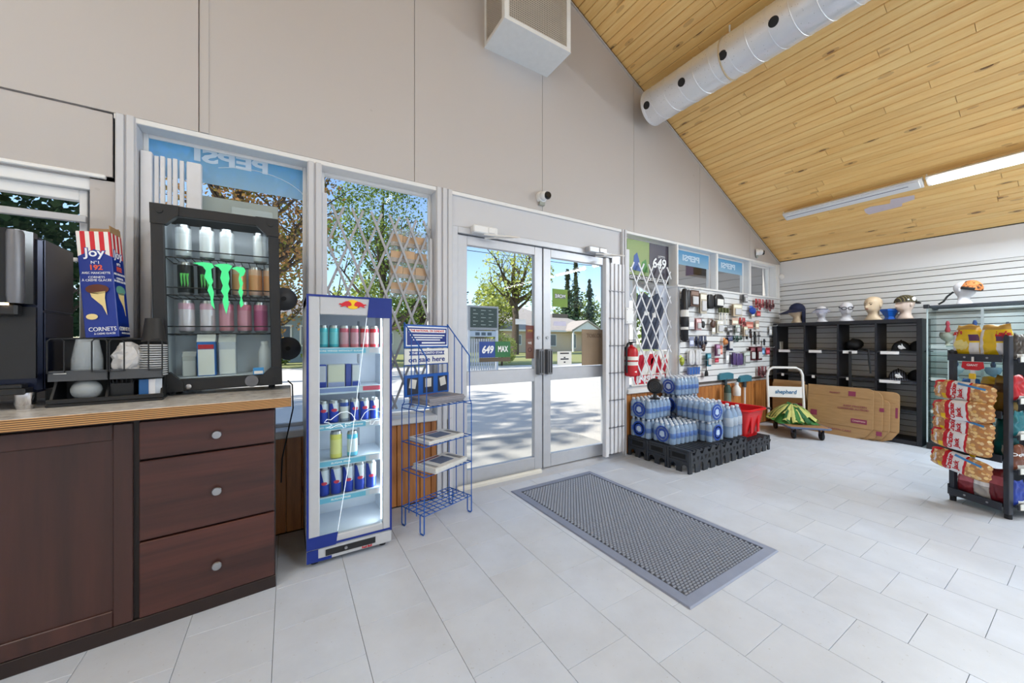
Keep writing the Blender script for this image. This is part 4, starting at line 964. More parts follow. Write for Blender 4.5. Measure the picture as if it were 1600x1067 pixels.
obj('lower_half', MB().box(-.041, -.0042, -.15, .041, -.0028, .03), M((120, 84, 70), .6), t); text('OPEN', .03, M((226, 180, 80), .5), t, (0, -.0045, .10), width=.055); text('WE', .03, letter_white, t, (0, -.0048, -.01), width=.04)
obj('ring_mark', MB().lathe([(.014, -.006), (.022, -.006), (.022, -.003), (.014, -.003)], 16, (0, 0, -.07), ax='y', caps=False), M((70, 24, 20), .5), t)
sign('label_sticker', 'small pale label high on the glass above the brown poster', 1.715, 1.352, 1.825, 1.40, .0565, M((206, 214, 222), .5), 'sticker')
t = sign('more_sticker', 'square lime green sticker on the glass of the folding-gate door', 2.125, 1.53, 2.31, 1.70, .0565, film('lime_film', (182, 206, 132), .2), 'sticker')
text('MORE', .05, M((40, 50, 90), .5), t, (.0, -.004, .015), mirror=True, bold=.004, width=.13); text('MORE', .048, letter_white, t, (.0, -.005, .015), mirror=True, bold=.0005, width=.125)
sign('dark_sticker', 'dark rectangular sticker below the lime green one', 2.125, 1.425, 2.315, 1.465, .0565, M((56, 54, 46), .5), 'sticker')
sign('label_sticker', 'small pale lilac label below the dark sticker', 2.14, 1.35, 2.29, 1.392, .0565, M((200, 198, 222), .5), 'sticker')
t = sign('paper_notice', 'white paper notice taped by the handle of the folding-gate door', 2.185, .975, 2.36, 1.105, .0565, paper, 'notice')
for k, (zz, ww) in enumerate(((.04, .11), (.0, .02), (-.015, .10), (-.045, .02))): obj('print_line', MB().box(-ww / 2, -.0042, zz, ww / 2, -.0028, zz + .012), ink, t)
t = sign('cardboard_sign', 'brown cardboard sheet leaning on the glass beside the folding gate', 2.47, .965, 2.755, 1.32, .03, M((150, 130, 108), .85, var=.12, scale=6), 'cardboard sign')
text('TO&LOS', .055, M((118, 98, 80), .85), t, (.02, -.0045, .115), bold=.002, width=.2)
t = sign('lottery_poster', 'green and charcoal lottery poster at the top of the narrow gated window', 3.19, 1.885, 3.915, 2.34, .095, M((140, 162, 92), .45), 'poster')
obj('charcoal_half', MB().box(.01, -.0045, -.2275, .362, -.0028, .2275), M((66, 60, 76), .45), t)
obj('caption_bar', MB().box(-.36, -.006, -.225, .36, -.0043, -.165), M((52, 48, 56), .5), t)
text('GET YOUR TICKETS TODAY', .05, letter_white, t, (0, -.0065, -.195), width=.64, bold=.001)
text('649', .17, M((40, 34, 60), .5), t, (.185, -.006, .0), bold=.014, shear=.1, width=.27); text('649', .16, letter_white, t, (.185, -.0072, .0), bold=.004, shear=.1, width=.25)
text('LOTTO', .04, letter_white, t, (.23, -.006, .085), width=.12)
obj('green_figure', MB().prism([(-.27, -.11), (-.25, .05), (-.2, .09), (-.17, .02), (-.13, -.12)], -.005, -.003, 'y'), M((50, 90, 170), .5), t); obj('green_figure', MB().prism([(-.14, -.12), (-.12, -.01), (-.05, .03), (-.01, -.12)], -.005, -.003, 'y'), M((70, 140, 60), .5), t)
t = thing('window_display', 'dark blue display cut-out with two rounded tops in the narrow gated window', 'display', (3.58, .098, 1.42))
pl = []
for s in (-1, 1):
    pass
prof = [(-.15, -.31), (-.14, .0), (-.22, .05), (-.24, .18), (-.21, .30), (-.13, .345), (-.05, .31), (0, .25), (.05, .31), (.13, .345), (.21, .30), (.24, .18), (.22, .05), (.15, .0), (.14, -.31)]
obj('cutout', MB().prism(prof, -.012, 0, 'y'), M((58, 66, 88), .6), t); obj('white_print', MB().box(-.12, -.015, .08, -.03, -.011, .12).box(.03, -.015, .06, .09, -.011, .11), paper, t)
t = sign('white_sheet', 'white translucent sheet behind the lattice of the narrow gated window', 3.70, 1.10, 3.92, 1.87, .108, film('sheet_film', (236, 238, 244), .15), 'sheet')
t = sign('ice_sign', 'red and white sign lettered INSIDE behind the white lattice gate', 3.24, .70, 3.90, 1.09, .075, paper, 'sign')
rd = M((196, 20, 50), .45)
for poly in ([(-.27, -.10), (-.20, .15), (-.12, .16), (-.12, .02), (-.2, -.08)], [(-.08, .06), (-.06, .16), (.06, .165), (.02, .05), (-.04, .02)], [(-.02, -.06), (.02, .0), (.1, .16), (.0, .1)], [(.08, -.06), (.13, .16), (.19, .05), (.16, -.06)], [(.2, -.02), (.25, .16), (.30, .06), (.25, -.06)]):
    obj('red_shape', MB().prism(poly, -.0045, -.0028, 'y'), rd, t)
obj('red_band', MB().box(-.29, -.0045, -.175, .27, -.0028, -.075), rd, t); text('INSIDE', .10, letter_white, t, (-.01, -.0052, -.125), bold=.005, width=.5)

# ---------------------------------------------------------------- wall fittings
fe = thing('fire_extinguisher', 'red fire extinguisher hanging on the post beside the double doors', 'fire extinguisher', (3.035, -.10, .84))
obj('cylinder', MB().lathe([(.055, 0), (.066, .012), (.066, .25), (.058, .285), (.03, .305), (.018, .31), (.018, .33)], 24), red, fe, 40)
obj('label_band', MB().lathe([(.0665, .115), (.0668, .116), (.0668, .205), (.0665, .206)], 24, caps=False), paper, fe, 40); obj('label_band', MB().lathe([(.0672, .152), (.0672, .168)], 24, caps=False), red, fe)
obj('arrow_mark', MB().prism([(-.03, .05), (.0, .062), (.0, .04)], -.068, -.064, 'y'), letter_white, fe)
obj('valve', MB().cyl((0, 0, .325), .02, .03, 14).box(-.015, -.055, .35, .015, .03, .36, 0, .003).box(-.012, -.05, .37, .012, .025, .378, 0, .003), black, fe)
obj('hose', MB().tube([(-.02, 0, .345), (-.06, -.01, .34), (-.085, -.01, .30), (-.085, -.01, .10), (-.08, -.01, .04)], .011, 8), rubber, fe); obj('gauge', MB().cyl((.0, -.03, .338), .013, .01, 12, 'y'), letter_white, fe)
obj('bracket', MB().box(-.02, .05, .05, .02, .095, .30, 0, .003), black, fe)
bx = thing('wall_box', 'white electrical box with screws above the fire extinguisher', 'electrical box', (3.075, -.03, 1.385))
obj('cover', MB().box(-.06, -.02, 0, .06, .015, .17, 0, .006), white_gloss, bx)
for x in (-.045, .045):
    for z in (.02, .15): obj('screw', MB().cyl((x, -.022, z), .006, .004, 8, 'y'), steel, bx)
obj('conduit', MB().tube([(0, -.005, 0), (0, -.005, -.27)], .008, 8), white, bx)
# ---------------------------------------------------------------- display crates and bottled water
crm = M((46, 50, 58), .5, var=.12)
def make_crate(h):
    t = thing('display_crate', 'black plastic display crate', 'crate', (0, 0, 0), group='black display crates')
    w, d = .486, .230
    def arch(width, n, top, notch, ah, aw):
        P = [(0, 0)]; s = width / n
        for k in range(n):
            c = (k + .5) * s
            P += [(c - aw / 2, 0), (c - aw / 2, ah * .7), (c - aw * .3, ah * .95), (c, ah), (c + aw * .3, ah * .95), (c + aw / 2, ah * .7), (c + aw / 2, 0)]
        P += [(width, 0), (width, top)]
        for k in reversed(range(n)):
            c = (k + .5) * s
            P += [(c + s * .36, top), (c + s * .12, top - notch), (c - s * .12, top - notch), (c - s * .36, top)]
        return P + [(0, top)]
    for y_ in (0, d - .012): obj('long_side', MB().prism(arch(w, 4, h, h * .22, h * .42, .05), y_, y_ + .012, 'y'), crm, t)
    tri = MB()
    for k in range(4):
        c = (k + .5) * w / 4
        tri.prism([(c - .018, h * .52), (c + .018, h * .52), (c, h * .70)], -.0015, .003, 'y')
        tri.prism([(c + w / 8 - .02, h * .70), (c + w / 8 + .02, h * .70), (c + w / 8, h * .52)], -.0015, .003, 'y')
    obj('hole_shade', tri, M((14, 15, 18), .9), t, kind='stuff')  # dark triangles laid on the side imitate shade inside cut-out holes
    e = MB(); q = arch(d, 2, h, h * .0, h * .34, .06)
    e.prism(q, 0, .012, 'x'); obj('end_panel', MB().prism(q, w - .012, w, 'x'), crm, t); e.box(-.012, .0, 0, .0, .02, h, 0, .002); e.box(-.012, d - .02, 0, 0, d, h, 0, .002); e.box(-.009, .02, h * .40, 0, d - .02, h * .5); e.box(-.009, .02, h * .82, 0, d - .02, h * .9)
    obj('end_panel', e, crm, t)
    hs = MB().box(-.0035, .05, h * .60, .002, d - .05, h * .80)
    obj('hand_slot', hs, M((14, 15, 18), .9), t)
    dk = MB()
    for k in range(9): dk.box(.008 + k * .0545, 0.008, h - .012, .036 + k * .0545, d - .008, h)
    dk.box(.01, .008, h - .024, w - .01, .03, h - .012); dk.box(.01, d - .03, h - .024, w - .01, d - .008, h - .012)
    obj('deck', dk, crm, t)
    return t
cr_lab = [['end crate nearest the doors, back of the black crate platform', 'black crate in the middle of the platform end facing the doors', 'black crate at the corner of the platform facing the floor mat'],
          ['black crate by the wall under the middle water cases', 'black crate inside the platform under the water cases', 'middle black crate along the front of the platform'],
          ['low black crate by the wall behind the red basket', 'low black crate under the red basket', 'low black crate at the far end of the platform front']]
base = make_crate(.208); low = make_crate(.158); used = [0, 0]
for i in range(3):
    for j in range(3):
        src_ = low if i == 2 else base; u = 1 if i == 2 else 0
        loc = (3.09 + .497 * i, -.245 - .235 * j, 0)
        if not used[u]: src_.location = loc; src_['label'] = cr_lab[i][j]; used[u] = 1
        else: dup(src_, loc, label=cr_lab[i][j])
water, t, N, L, b = NT('bottled_water'); N.clear()
o = N.new('ShaderNodeOutputMaterial'); df = N.new('ShaderNodeBsdfDiffuse'); tl = N.new('ShaderNodeBsdfTransparent'); gl = N.new('ShaderNodeBsdfGlossy')
df.inputs[0].default_value = cc(184, 216, 252); tl.inputs[0].default_value = (.80, .92, 1, 1); gl.inputs['Roughness'].default_value = .08
a = N.new('ShaderNodeMixShader'); a.inputs[0].default_value = .42; L.new(df.outputs[0], a.inputs[1]); L.new(tl.outputs[0], a.inputs[2])
fr = N.new('ShaderNodeFresnel'); fr.inputs[0].default_value = 1.4
c2 = N.new('ShaderNodeMixShader'); L.new(_math(t, 'ADD', _math(t, 'MULTIPLY', fr.outputs[0], .8), .06), c2.inputs[0]); L.new(a.outputs[0], c2.inputs[1]); L.new(gl.outputs[0], c2.inputs[2]); L.new(c2.outputs[0], o.inputs[0])
lab_b = M((70, 122, 200), .3, var=.1, scale=60); cap_w = M((226, 234, 244), .4); film_b = glassmat('shrink_wrap', (.96, .98, 1), .3, .10, .05, (.9, .95, 1, 1))
logo_b = M((30, 72, 170), .4); logo_l = M((196, 216, 240), .4)
botm = MB().lathe([(.022, 0), (.029, .004), (.0305, .012), (.0285, .035), (.0305, .05), (.0305, .062), (.0312, .063), (.0312, .108), (.0305, .109), (.0285, .128), (.0305, .14), (.022, .165), (.0125, .178), (.0125, .184)], 12,
                  mis=[0, 0, 0, 0, 0, 1, 1, 1, 0, 0, 0, 0, 0]).mesh('bottle', [water, lab_b], 50)
capm = MB().lathe([(.0145, .182), (.0145, .196), (.012, .198)], 12).mesh('bottle_cap', cap_w)
def ring(cx, cz, r0, r1, n=22): return [(cx + r1 * math.cos(2 * math.pi * k / n), cz + r1 * math.sin(2 * math.pi * k / n)) for k in range(n)]
def water_case(label, loc, rz):
    t = thing('water_case', label, 'water bottles', loc, rz=rz, group='shrink-wrapped cases of water')
    nx_, ny_ = 6, 4
    for i in range(nx_):
        for j in range(ny_):
            if 0 < i < nx_ - 1 and j == 2: pass
            o = obj('bottle', botm, parent=t, loc=(-.155 + .062 * i, -.093 + .062 * j, .001)); obj('bottle_cap', capm, parent=o)
    wr = MB()
    hx, hy = .188, .126
    P = rrect(-hx, -hy, hx, hy, .03, 3)
    n = len(P); wr.add([(x, y, .003) for x, y in P] + [(x, y, .15) for x, y in P] + [(x * .94, y * .92, .185) for x, y in P], [(k + q * n, (k + 1) % n + q * n, (k + 1) % n + (q + 1) * n, k + (q + 1) * n) for k in range(n) for q in (0, 1)])
    obj('shrink_wrap', wr, film_b, t, 40)
    for s in (-1, 1):
        d0, d1 = s * (hx + .0015), s * (hx + .003)
        o = obj('wrap_logo', MB().prism(ring(0, .09, 0, .078), d0, d1, 'x'), logo_b, t)
        obj('logo_ring', MB().lathe([(.05, 0), (.062, 0), (.062, .001), (.05, .001)], 20, (d1, 0, .09), ax='x', caps=False), logo_l, o)
        obj('logo_shape', MB().at((d1, 0, .09)).prism([(-.03, -.02), (0, -.032), (.03, -.015), (.024, .02), (.0, .03), (-.024, .022)], 0, s * .001, 'x'), logo_l, o)
    return t
zc = .209
water_case('water case at the door end of the lower row, logo end facing the doors', (3.285, -.145, zc), 0)
water_case('water case at the platform front, one layer high', (3.31, -.385 - .03, zc), R(-4))
water_case('lower water case at the middle of the platform, logo end facing the room', (3.635, -.47, zc), R(90))
water_case('water case against the wall at the bottom of the tallest pile', (3.79, -.135, zc), 0)
water_case('water case stacked on the lower row at the door end', (3.28, -.145, zc + .202), R(1.5))
water_case('upper water case stacked over the one whose logo end faces the room', (3.635, -.465, zc + .202), R(88))
water_case('water case against the wall in the middle layer of the tallest pile', (3.795, -.135, zc + .202), 0)
water_case('single water case topping the tallest pile by the wall', (3.79, -.138, zc + .404), R(-2))
jugm = MB().lathe([(.034, 0), (.045, .006), (.047, .02), (.044, .06), (.047, .08), (.047, .12), (.048, .121), (.048, .205), (.047, .206), (.046, .22), (.034, .262), (.0155, .292), (.0155, .302)], 16, mis=[0, 0, 0, 0, 0, 1, 1, 1, 0, 0, 0, 0]).mesh('bottle', [water, M((206, 218, 232), .35, var=.15, scale=40)], 50)
jcap = MB().lathe([(.018, .30), (.018, .318), (.015, .32)], 12).mesh('bottle_cap', cap_w)
t = thing('bottle_pack', 'shrink-wrapped pack of large water bottles in front of the red basket', 'water bottles', (3.97, -.575, zc), rz=R(4))
for i in range(3):
    for j in range(2): o = obj('bottle', jugm, parent=t, loc=(-.098 + .098 * i, -.049 + .098 * j, .001)); obj('bottle_cap', jcap, parent=o)
P = rrect(-.148, -.099, .148, .099, .045, 3); n = len(P)
obj('shrink_wrap', MB().add([(x, y, .003) for x, y in P] + [(x, y, .22) for x, y in P] + [(x * .86, y * .82, .30) for x, y in P], [(k + q * n, (k + 1) % n + q * n, (k + 1) % n + (q + 1) * n, k + (q + 1) * n) for k in range(n) for q in (0, 1)]), film_b, t, 40)

# red basket on the low crates
bk = thing('shopping_basket', 'red plastic basket with black handles behind the large water bottles', 'basket', (4.345, -.41, .1592))
def tub(hx0, hy0, hx1, hy1, h, th):
    A = rrect(-hx0, -hy0, hx0, hy0, .04, 3); Bp = rrect(-hx1, -hy1, hx1, hy1, .06, 3); n = len(A)
    vs = [(x, y, 0) for x, y in A] + [(x, y, h) for x, y in Bp] + [(x * .965, y * .965, h) for x, y in Bp] + [(x * .95, y * .95, .008) for x, y in A]
    return MB().add(vs, [(q * n + k, q * n + (k + 1) % n, (q + 1) * n + (k + 1) % n, (q + 1) * n + k) for q in range(3) for k in range(n)] + [tuple(range(n)), tuple(range(3 * n, 4 * n))])
redp = M((208, 14, 22), .3, var=.05)
obj('tub', tub(.15, .22, .205, .275, .30, .01), redp, bk, 40)
rim = rrect(-.215, -.285, .215, .285, .07, 4); obj('rim', MB().tube([(x, y, .298) for x, y in rim], .014, 6, True), redp, bk, 50)
for x0, x1 in ((.05, .09), (-.09, -.05)): obj('front_groove', MB().box(x0, -.262, .05, x1, -.25, .27), redp, bk)
for s in (-1, 1): obj('handle', MB().tube([(s * .205, -.05, .27), (s * .25, -.05, .285), (s * .25, .05, .285), (s * .205, .05, .27)], .012, 8), black, bk)
obj('handle', MB().tube([(.19, -.20, .275), (.30, -.24, .285), (.325, -.27, .28)], .012, 8), black, bk)

# fan and floor brushes near the wall
fn = thing('desk_fan', 'small black desk fan behind the water cases under the red and white sign', 'fan', (3.20, -.02, .612), rz=R(-50))
obj('stand', MB().lathe([(.05, 0), (.05, .012), (.02, .02), (.014, .08)], 16), black, fn, 40); obj('cage', MB().lathe([(.01, -.03), (.06, -.028), (.078, -.01), (.078, .012), (.05, .03), (.01, .034)], 20, (0, -.01, .135), ax='y'), black, fn, 40)
for k in range(4): obj('cage_ring', MB().tube([(.02 * (k + 1) * math.cos(2 * math.pi * q / 18) * .95, -.043, .135 + .02 * (k + 1) * math.sin(2 * math.pi * q / 18) * .95) for q in range(18)], .0022, 4, True), M((60, 62, 68), .4), fn)
fn.location = (3.20, -.26, zc + .404 - .001)
def brush(x, y, z0, z1, w, lab, rz=0):
    t = thing('push_broom', lab, 'broom', (x, y, z0), rz=rz)
    h = z1 - z0
    obj('pole', MB().cyl((0, 0, 0), .012, h - .09, 10), white, t); obj('head', MB().prism([(-w / 2, h - .09), (w / 2, h - .09), (w / 2, h - .02), (w * .2, h), (-w * .35, h - .005), (-w / 2, h - .03)], -.02, .02, 'y'), M((58, 120, 138), .5), t)
    obj('socket', MB().cyl((0, 0, h - .17), .022, .09, 10), M((52, 70, 80), .5), t)
brush(4.93, -.035, .0, .79, .33, 'teal-headed broom upside down at the wall, nearer the doors'); brush(5.42, -.035, .0, .735, .30, 'teal-headed broom upside down at the wall, nearer the cube shelf')
t = thing('spray_can', 'dark green cylinder container in front of the wainscot behind the red basket', 'container', (4.84, -.11, 0)); obj('pedestal', MB().box(-.07, -.06, 0, .07, .06, .36, 0, .004), M((120, 88, 60), .7), t)
obj('can_body', MB().lathe([(.04, .361), (.042, .365), (.042, .60), (.03, .625), (.03, .64)], 18), M((40, 74, 66), .4), t, 40); obj('label_band', MB().lathe([(.0426, .43), (.0426, .54)], 18, caps=False), M((120, 140, 130), .5), t)
t = thing('hand_pump', 'white bottle hanging between the two brooms at the wainscot', 'bottle', (5.17, -.055, .47)); obj('bottle_body', MB().lathe([(.045, 0), (.05, .01), (.05, .10), (.025, .135), (.02, .15)], 16), white, t, 40); obj('bottle_cap', MB().cyl((0, 0, .15), .024, .03, 12), cap_w, t); obj('hook', MB().tube([(0, 0, .18), (0, .01, .22), (0, .05, .22)], .003, 5), steel, t)

# ---------------------------------------------------------------- hanging merchandise on the slat wall
MC = dict(black=(30, 31, 35), brown=(92, 66, 54), beige=(204, 194, 176), olive=(96, 100, 62), tan=(214, 196, 170), grey=(140, 138, 140), red=(188, 62, 66), blue=(28, 74, 176), maroon=(122, 52, 58), white=(228, 228, 230), pink=(208, 160, 160), cream=(220, 214, 196), peach=(220, 186, 164), coral=(214, 120, 104), sage=(158, 166, 158), darkbrown=(66, 48, 44), lilac=(156, 162, 190), navy=(44, 50, 82), orange=(210, 136, 72), green=(48, 82, 74), lime=(170, 182, 60), teal=(70, 136, 154), violet=(150, 104, 140), crimson=(168, 34, 54), purple=(96, 76, 128), darkred=(88, 30, 40), sky=(92, 140, 184))
ROWS = [
(3.98,1.51,0.099,0.620,'tube','black','long black umbrella sleeve hanging at the window end of the slat wall','umbrella'),
(4.06,1.71,0.051,0.221,'pouch','black','narrow black pouch hanging beside the long umbrella sleeve','pouch'),
(4.18,1.72,0.169,0.193,'blister','brown','brown-bordered blister card with a pale insert, top row of slat wall','blister pack'),
(4.36,1.67,0.136,0.253,'blister','beige','beige blister card between the brown card and the black pouches','blister pack'),
(4.52,1.70,0.134,0.185,'pouch','black','plain black zip pouch in the top row of the slat wall','pouch'),
(4.71,1.72,0.235,0.173,'pouchw','black','black pouch with a white paper insert, top row of slat wall','pouch'),
(4.82,1.53,0.301,0.216,'brush','olive','bundle of pale brushes with olive green tops on one hook','brushes'),
(5.15,1.62,0.307,0.164,'blister','tan','wide tan packet hanging beside the brush bundle','packet'),
(5.36,1.79,0.101,0.115,'blister','grey','small grey card alone near the top of the slat wall','card'),
(5.76,1.73,0.238,0.156,'multi','red','red toy packs in the top row near the room corner','toy pack'),
(5.55,1.64,0.140,0.117,'lump','blue','bright blue bagged toy below the red toy packs','toy'),
(6.06,1.73,0.214,0.170,'multi','maroon','maroon lighter strip nearest the room corner, top row','strip'),
(5.76,1.60,0.110,0.073,'card','red','tiny red card under the red toy packs','card'),
(4.15,1.42,0.103,0.139,'card','white','white card with red print beside the long umbrella sleeve','card'),
(4.26,1.41,0.106,0.141,'blister','pink','pink and red blister card in the second row','blister pack'),
(4.35,1.42,0.057,0.107,'lump','black','round black cable coil in the second row','cable'),
(4.57,1.43,0.088,0.121,'lump','brown','brown beaded trinket on a hook in the second row','trinket'),
(4.73,1.39,0.148,0.165,'blister','cream','cream coloured packet in the middle of the slat wall','packet'),
(5.13,1.47,0.161,0.095,'card','peach','peach coloured card pack under the wide tan packet','card'),
(5.30,1.46,0.159,0.131,'multi','red','red and white tag bundle right of the peach card pack','tag'),
(5.51,1.43,0.191,0.089,'card','coral','coral pink card beside the red tag bundle','card'),
(5.00,1.37,0.133,0.072,'card','grey','silver grey card below the peach card pack','card'),
(5.15,1.37,0.113,0.112,'blister','sage','sage green packet below the red tag bundle','packet'),
(5.42,1.30,0.051,0.133,'strip','black','first black strap of the row of four','strap'),
(5.52,1.31,0.052,0.130,'strip','darkbrown','second strap of the row of four, dark brown','strap'),
(5.63,1.25,0.050,0.181,'strip','black','third strap of the row of four, longest black one','strap'),
(5.75,1.25,0.048,0.183,'strip','grey','fourth strap of the row of four, nearest the black shelf','strap'),
(5.91,1.19,0.042,0.093,'strip','black','short black strap beside the black cube shelf','strap'),
(4.15,1.20,0.091,0.116,'card','lilac','lilac blue card below the pink and red blister','card'),
(4.32,1.19,0.222,0.157,'multi','navy','navy and maroon packs clustered in the third row','packs'),
(4.86,1.20,0.084,0.092,'lump','orange','orange toy in the middle of the third row','toy'),
(4.97,1.18,0.117,0.195,'blister','navy','tall navy blister pack beside the orange toy','blister pack'),
(5.15,1.24,0.218,0.078,'multi','green','dark green packs on a hook in the third row','packs'),
(4.12,1.01,0.118,0.184,'bag','white','white plastic bag pack, first of two over the blue cup pack','bag'),
(4.25,1.01,0.119,0.195,'bag','white','white plastic bag pack, second of two over the blue cup pack','bag'),
(4.16,0.85,0.233,0.100,'cups','blue','clear pack of blue plastic cups above the water cases','cups'),
(3.93,0.98,0.070,0.113,'lump','lime','lime green lure toy at the window end of the slat wall','toy'),
(4.48,0.97,0.084,0.160,'blister','teal','teal blister card right of the white plastic bags','blister pack'),
(4.68,1.09,0.088,0.148,'blister','violet','violet striped card above the small crimson card','card'),
(4.78,1.09,0.085,0.116,'card','coral','coral orange card beside the violet striped card','card'),
(4.69,0.96,0.088,0.057,'card','crimson','small crimson card below the violet striped card','card'),
(5.07,0.97,0.080,0.167,'pouch','purple','first of three purple packs in a row','pack'),
(5.16,0.96,0.081,0.168,'pouch','purple','middle of three purple packs in a row','pack'),
(5.24,0.96,0.082,0.165,'pouch','purple','last of three purple packs, beside the grey green pack','pack'),
(5.39,0.98,0.170,0.168,'blister','sage','grey green blister pack beside the three purple packs','blister pack'),
(5.55,1.03,0.132,0.189,'blister','darkred','dark red blister card, first of a pair','blister pack'),
(5.74,1.03,0.137,0.192,'blister','darkred','dark red blister card, second of a pair, by the blue card','blister pack'),
(5.88,1.06,0.113,0.098,'card','sky','sky blue card beside the pair of dark red cards','card'),
(6.03,1.06,0.120,0.099,'card','crimson','crimson card next to the black cube shelf','card'),
(4.44,0.86,0.083,0.203,'spatula','black','black spatula with a long handle hanging above the wainscot','spatula'),
(5.84,0.76,0.223,0.166,'multi','maroon','maroon packets hanging low beside the black cube shelf','packets'),
(4.62,1.36,.080,.13,'card','cream','small cream card under the round black cable coil','card'),
(5.02,1.30,.070,.12,'card','grey','small grey card beneath the cream coloured packet','card'),
(5.60,1.60,.090,.13,'card','beige','beige card hanging between the small grey card and the red toy packs','card'),
(5.72,1.44,.100,.12,'card','peach','pale peach card under the bright blue bagged toy','card'),
(6.12,1.36,.090,.13,'card','white','little white tag pack near the top corner of the black cube shelf','card'),
(4.36,1.14,.060,.12,'lump','brown','brown key fob toy beside the navy and maroon packs','toy'),
(4.94,1.00,.070,.15,'card','white','white card between the coral orange card and the purple packs','card'),
(5.36,1.34,.100,.13,'blister','tan','tan blister card under the coral pink card','blister pack'),
(4.24,.86,.070,.12,'card','grey','grey card low beside the clear pack of blue cups','card'),
]
seen_l = {}
for x, z, w, h, kind, c, lab, cat in ROWS:
    name = cat.replace(' ', '_'); col = M(MC[c], .45, var=.15, scale=40); clear_b = M((218, 218, 220), .25, var=.08)
    t = thing(name, lab + ('' if 'slat' in lab else ' on the slat wall') if len(lab.split()) < 13 else lab, cat, (x, -.045, z), group='goods hanging on the slat wall')
    hk = MB().tube([(0, .022, h / 2 + .005), (0, -.09, h / 2 + .005), (0, -.10, h / 2 + .018)], .0025, 5)
    if kind != 'tube': obj('peg_hook', hk, white, t)
    w = min(w, .22)
    if kind in ('card', 'blister', 'pouch', 'pouchw', 'bag'):
        n_ = 1 if kind == 'card' else 2
        for q in range(n_):
            y = -.012 - .022 * q
            if kind in ('pouch', 'pouchw', 'bag'):
                mbx = MB().ball((0, y, -.005), (w / 2, .011, h / 2 - .005), 12, 8)
                for v in mbx.v:
                    for ax, lim in ((0, w / 2 * .8), (2, h / 2 * .82)):
                        v[ax] = max(-lim, min(lim, v[ax])) * 1.18
                obj('pouch', mbx, col, t, 50)
            else:
                obj('backing_card', MB().box(-w / 2, y - .0015, -h / 2, w / 2, y, h / 2), col, t)
        yf = -.012 - .022 * (n_ - 1)
        if kind == 'blister': obj('blister', MB().box(-w * .33, yf - .018, -h * .38, w * .33, yf - .0015, h * .12, 0, .006), clear_b, t); obj('print_panel', MB().box(-w * .42, yf - .003, h * .2, w * .42, yf - .0014, h * .42), M(tuple(min(255, v + 60) for v in MC[c]), .5), t)
        if kind == 'card': obj('print_panel', MB().box(-w * .4, yf - .003, -h * .3, w * .4, yf - .0014, h * .1), M(tuple(min(255, v + 70) for v in MC[c]), .5), t)
        if kind == 'pouchw': obj('paper_insert', MB().box(-w * .3, yf - .0135, -h * .35, w * .34, yf - .011, h * .12), paper, t)
        if kind == 'bag': obj('fold', MB().box(-.001, yf - .0135, -h * .4, .001, yf - .0105, h * .4), M((200, 200, 204), .5), t)
    elif kind == 'tube':
        obj('sleeve', MB().lathe([(.02, -h / 2), (w * .42, -h / 2 + .02), (w * .45, 0), (w * .35, h / 2 - .03), (.02, h / 2)], 14, (0, -.03, 0)), col, t, 50); obj('label_band', MB().lathe([(w * .46, -.02), (w * .465, .06)], 14, (0, -.03, 0), caps=False), paper, t); obj('label_band', MB().lathe([(w * .42, -.22), (w * .44, -.14)], 14, (0, -.03, 0), caps=False), paper, t); obj('wrist_strap', MB().tube([(0, -.03, h / 2 - .01), (.012, -.03, h / 2 + .02), (0, .0, h / 2 + .025), (0, .022, h / 2 + .02)], .003, 5), black, t)
    elif kind == 'multi':
        n_ = max(2, int(w / .05))
        for q in range(n_):
            xx = -w / 2 + w * (q + .5) / n_; hh = h * (.8 + .2 * ((q * 7) % 3) / 2)
            cd = obj('pack', MB().box(xx - w / n_ * .42, -.02 - .012 * (q % 2), h / 2 - hh, xx + w / n_ * .42, -.014 - .012 * (q % 2), h / 2, 0, .001), col if q % 2 == 0 else M(tuple(min(255, int(v * .7 + 60)) for v in MC[c]), .5), t)
            obj('toy', MB().ball((xx, -.03 - .012 * (q % 2), h / 2 - hh * .62), (w / n_ * .3, .012, hh * .22), 8, 6), M(tuple(int(v * .55 + 20) for v in MC[c]), .5, var=.2), cd)
    elif kind == 'lump':
        mbx = MB().ball((0, -.03, -.01), (w / 2, .025, h / 2 - .01), 12, 9)
        for v in mbx.v: v += noise.noise_vector(v * 30 + Vector((x * 9, 0, 0))) * .012
        obj('bagged_toy', mbx, col, t, 50); obj('header_card', MB().box(-w * .3, -.012, h * .3, w * .3, -.010, h / 2), M(tuple(min(255, v + 50) for v in MC[c]), .5), t)
    elif kind == 'strip':
        obj('strap', MB().box(-w * .45, -.022, -h / 2, w * .45, -.012, h / 2, 0, .003), col, t); obj('buckle', MB().box(-w * .6, -.028, h * .1, w * .6, -.010, h * .24, 0, .003), M((60, 60, 64), .4), t)
    elif kind == 'brush':
        for q in range(6):
            xx = -w / 2 + w * (q + .5) / 6; b_ = obj('brush_handle', MB().box(xx - .011, -.026 - .01 * (q % 2), -h / 2, xx + .011, -.020 - .01 * (q % 2), h * .2, 0, .003), M((222, 216, 206), .5), t); obj('brush_head', MB().box(xx - .014, -.034 - .01 * (q % 2), h * .2, xx + .014, -.012 - .01 * (q % 2), h / 2, 0, .004), col, b_)
    elif kind == 'cups':
        obj('sleeve', MB().box(-w / 2, -.05, -h / 2, w / 2, -.008, h / 2, 0, .006), glassmat('cup_sleeve', (.9, .94, 1), .2, .1, .1), t)
        for q in range(4):
            xx = -w / 2 + w * (q + .5) / 4; obj('cup', MB().lathe([(w / 9.5, -h * .42), (w / 8.6, h * .40)], 12, (xx, -.03, 0)), M((32, 104, 190), .35), t, 40)
    elif kind == 'spatula':
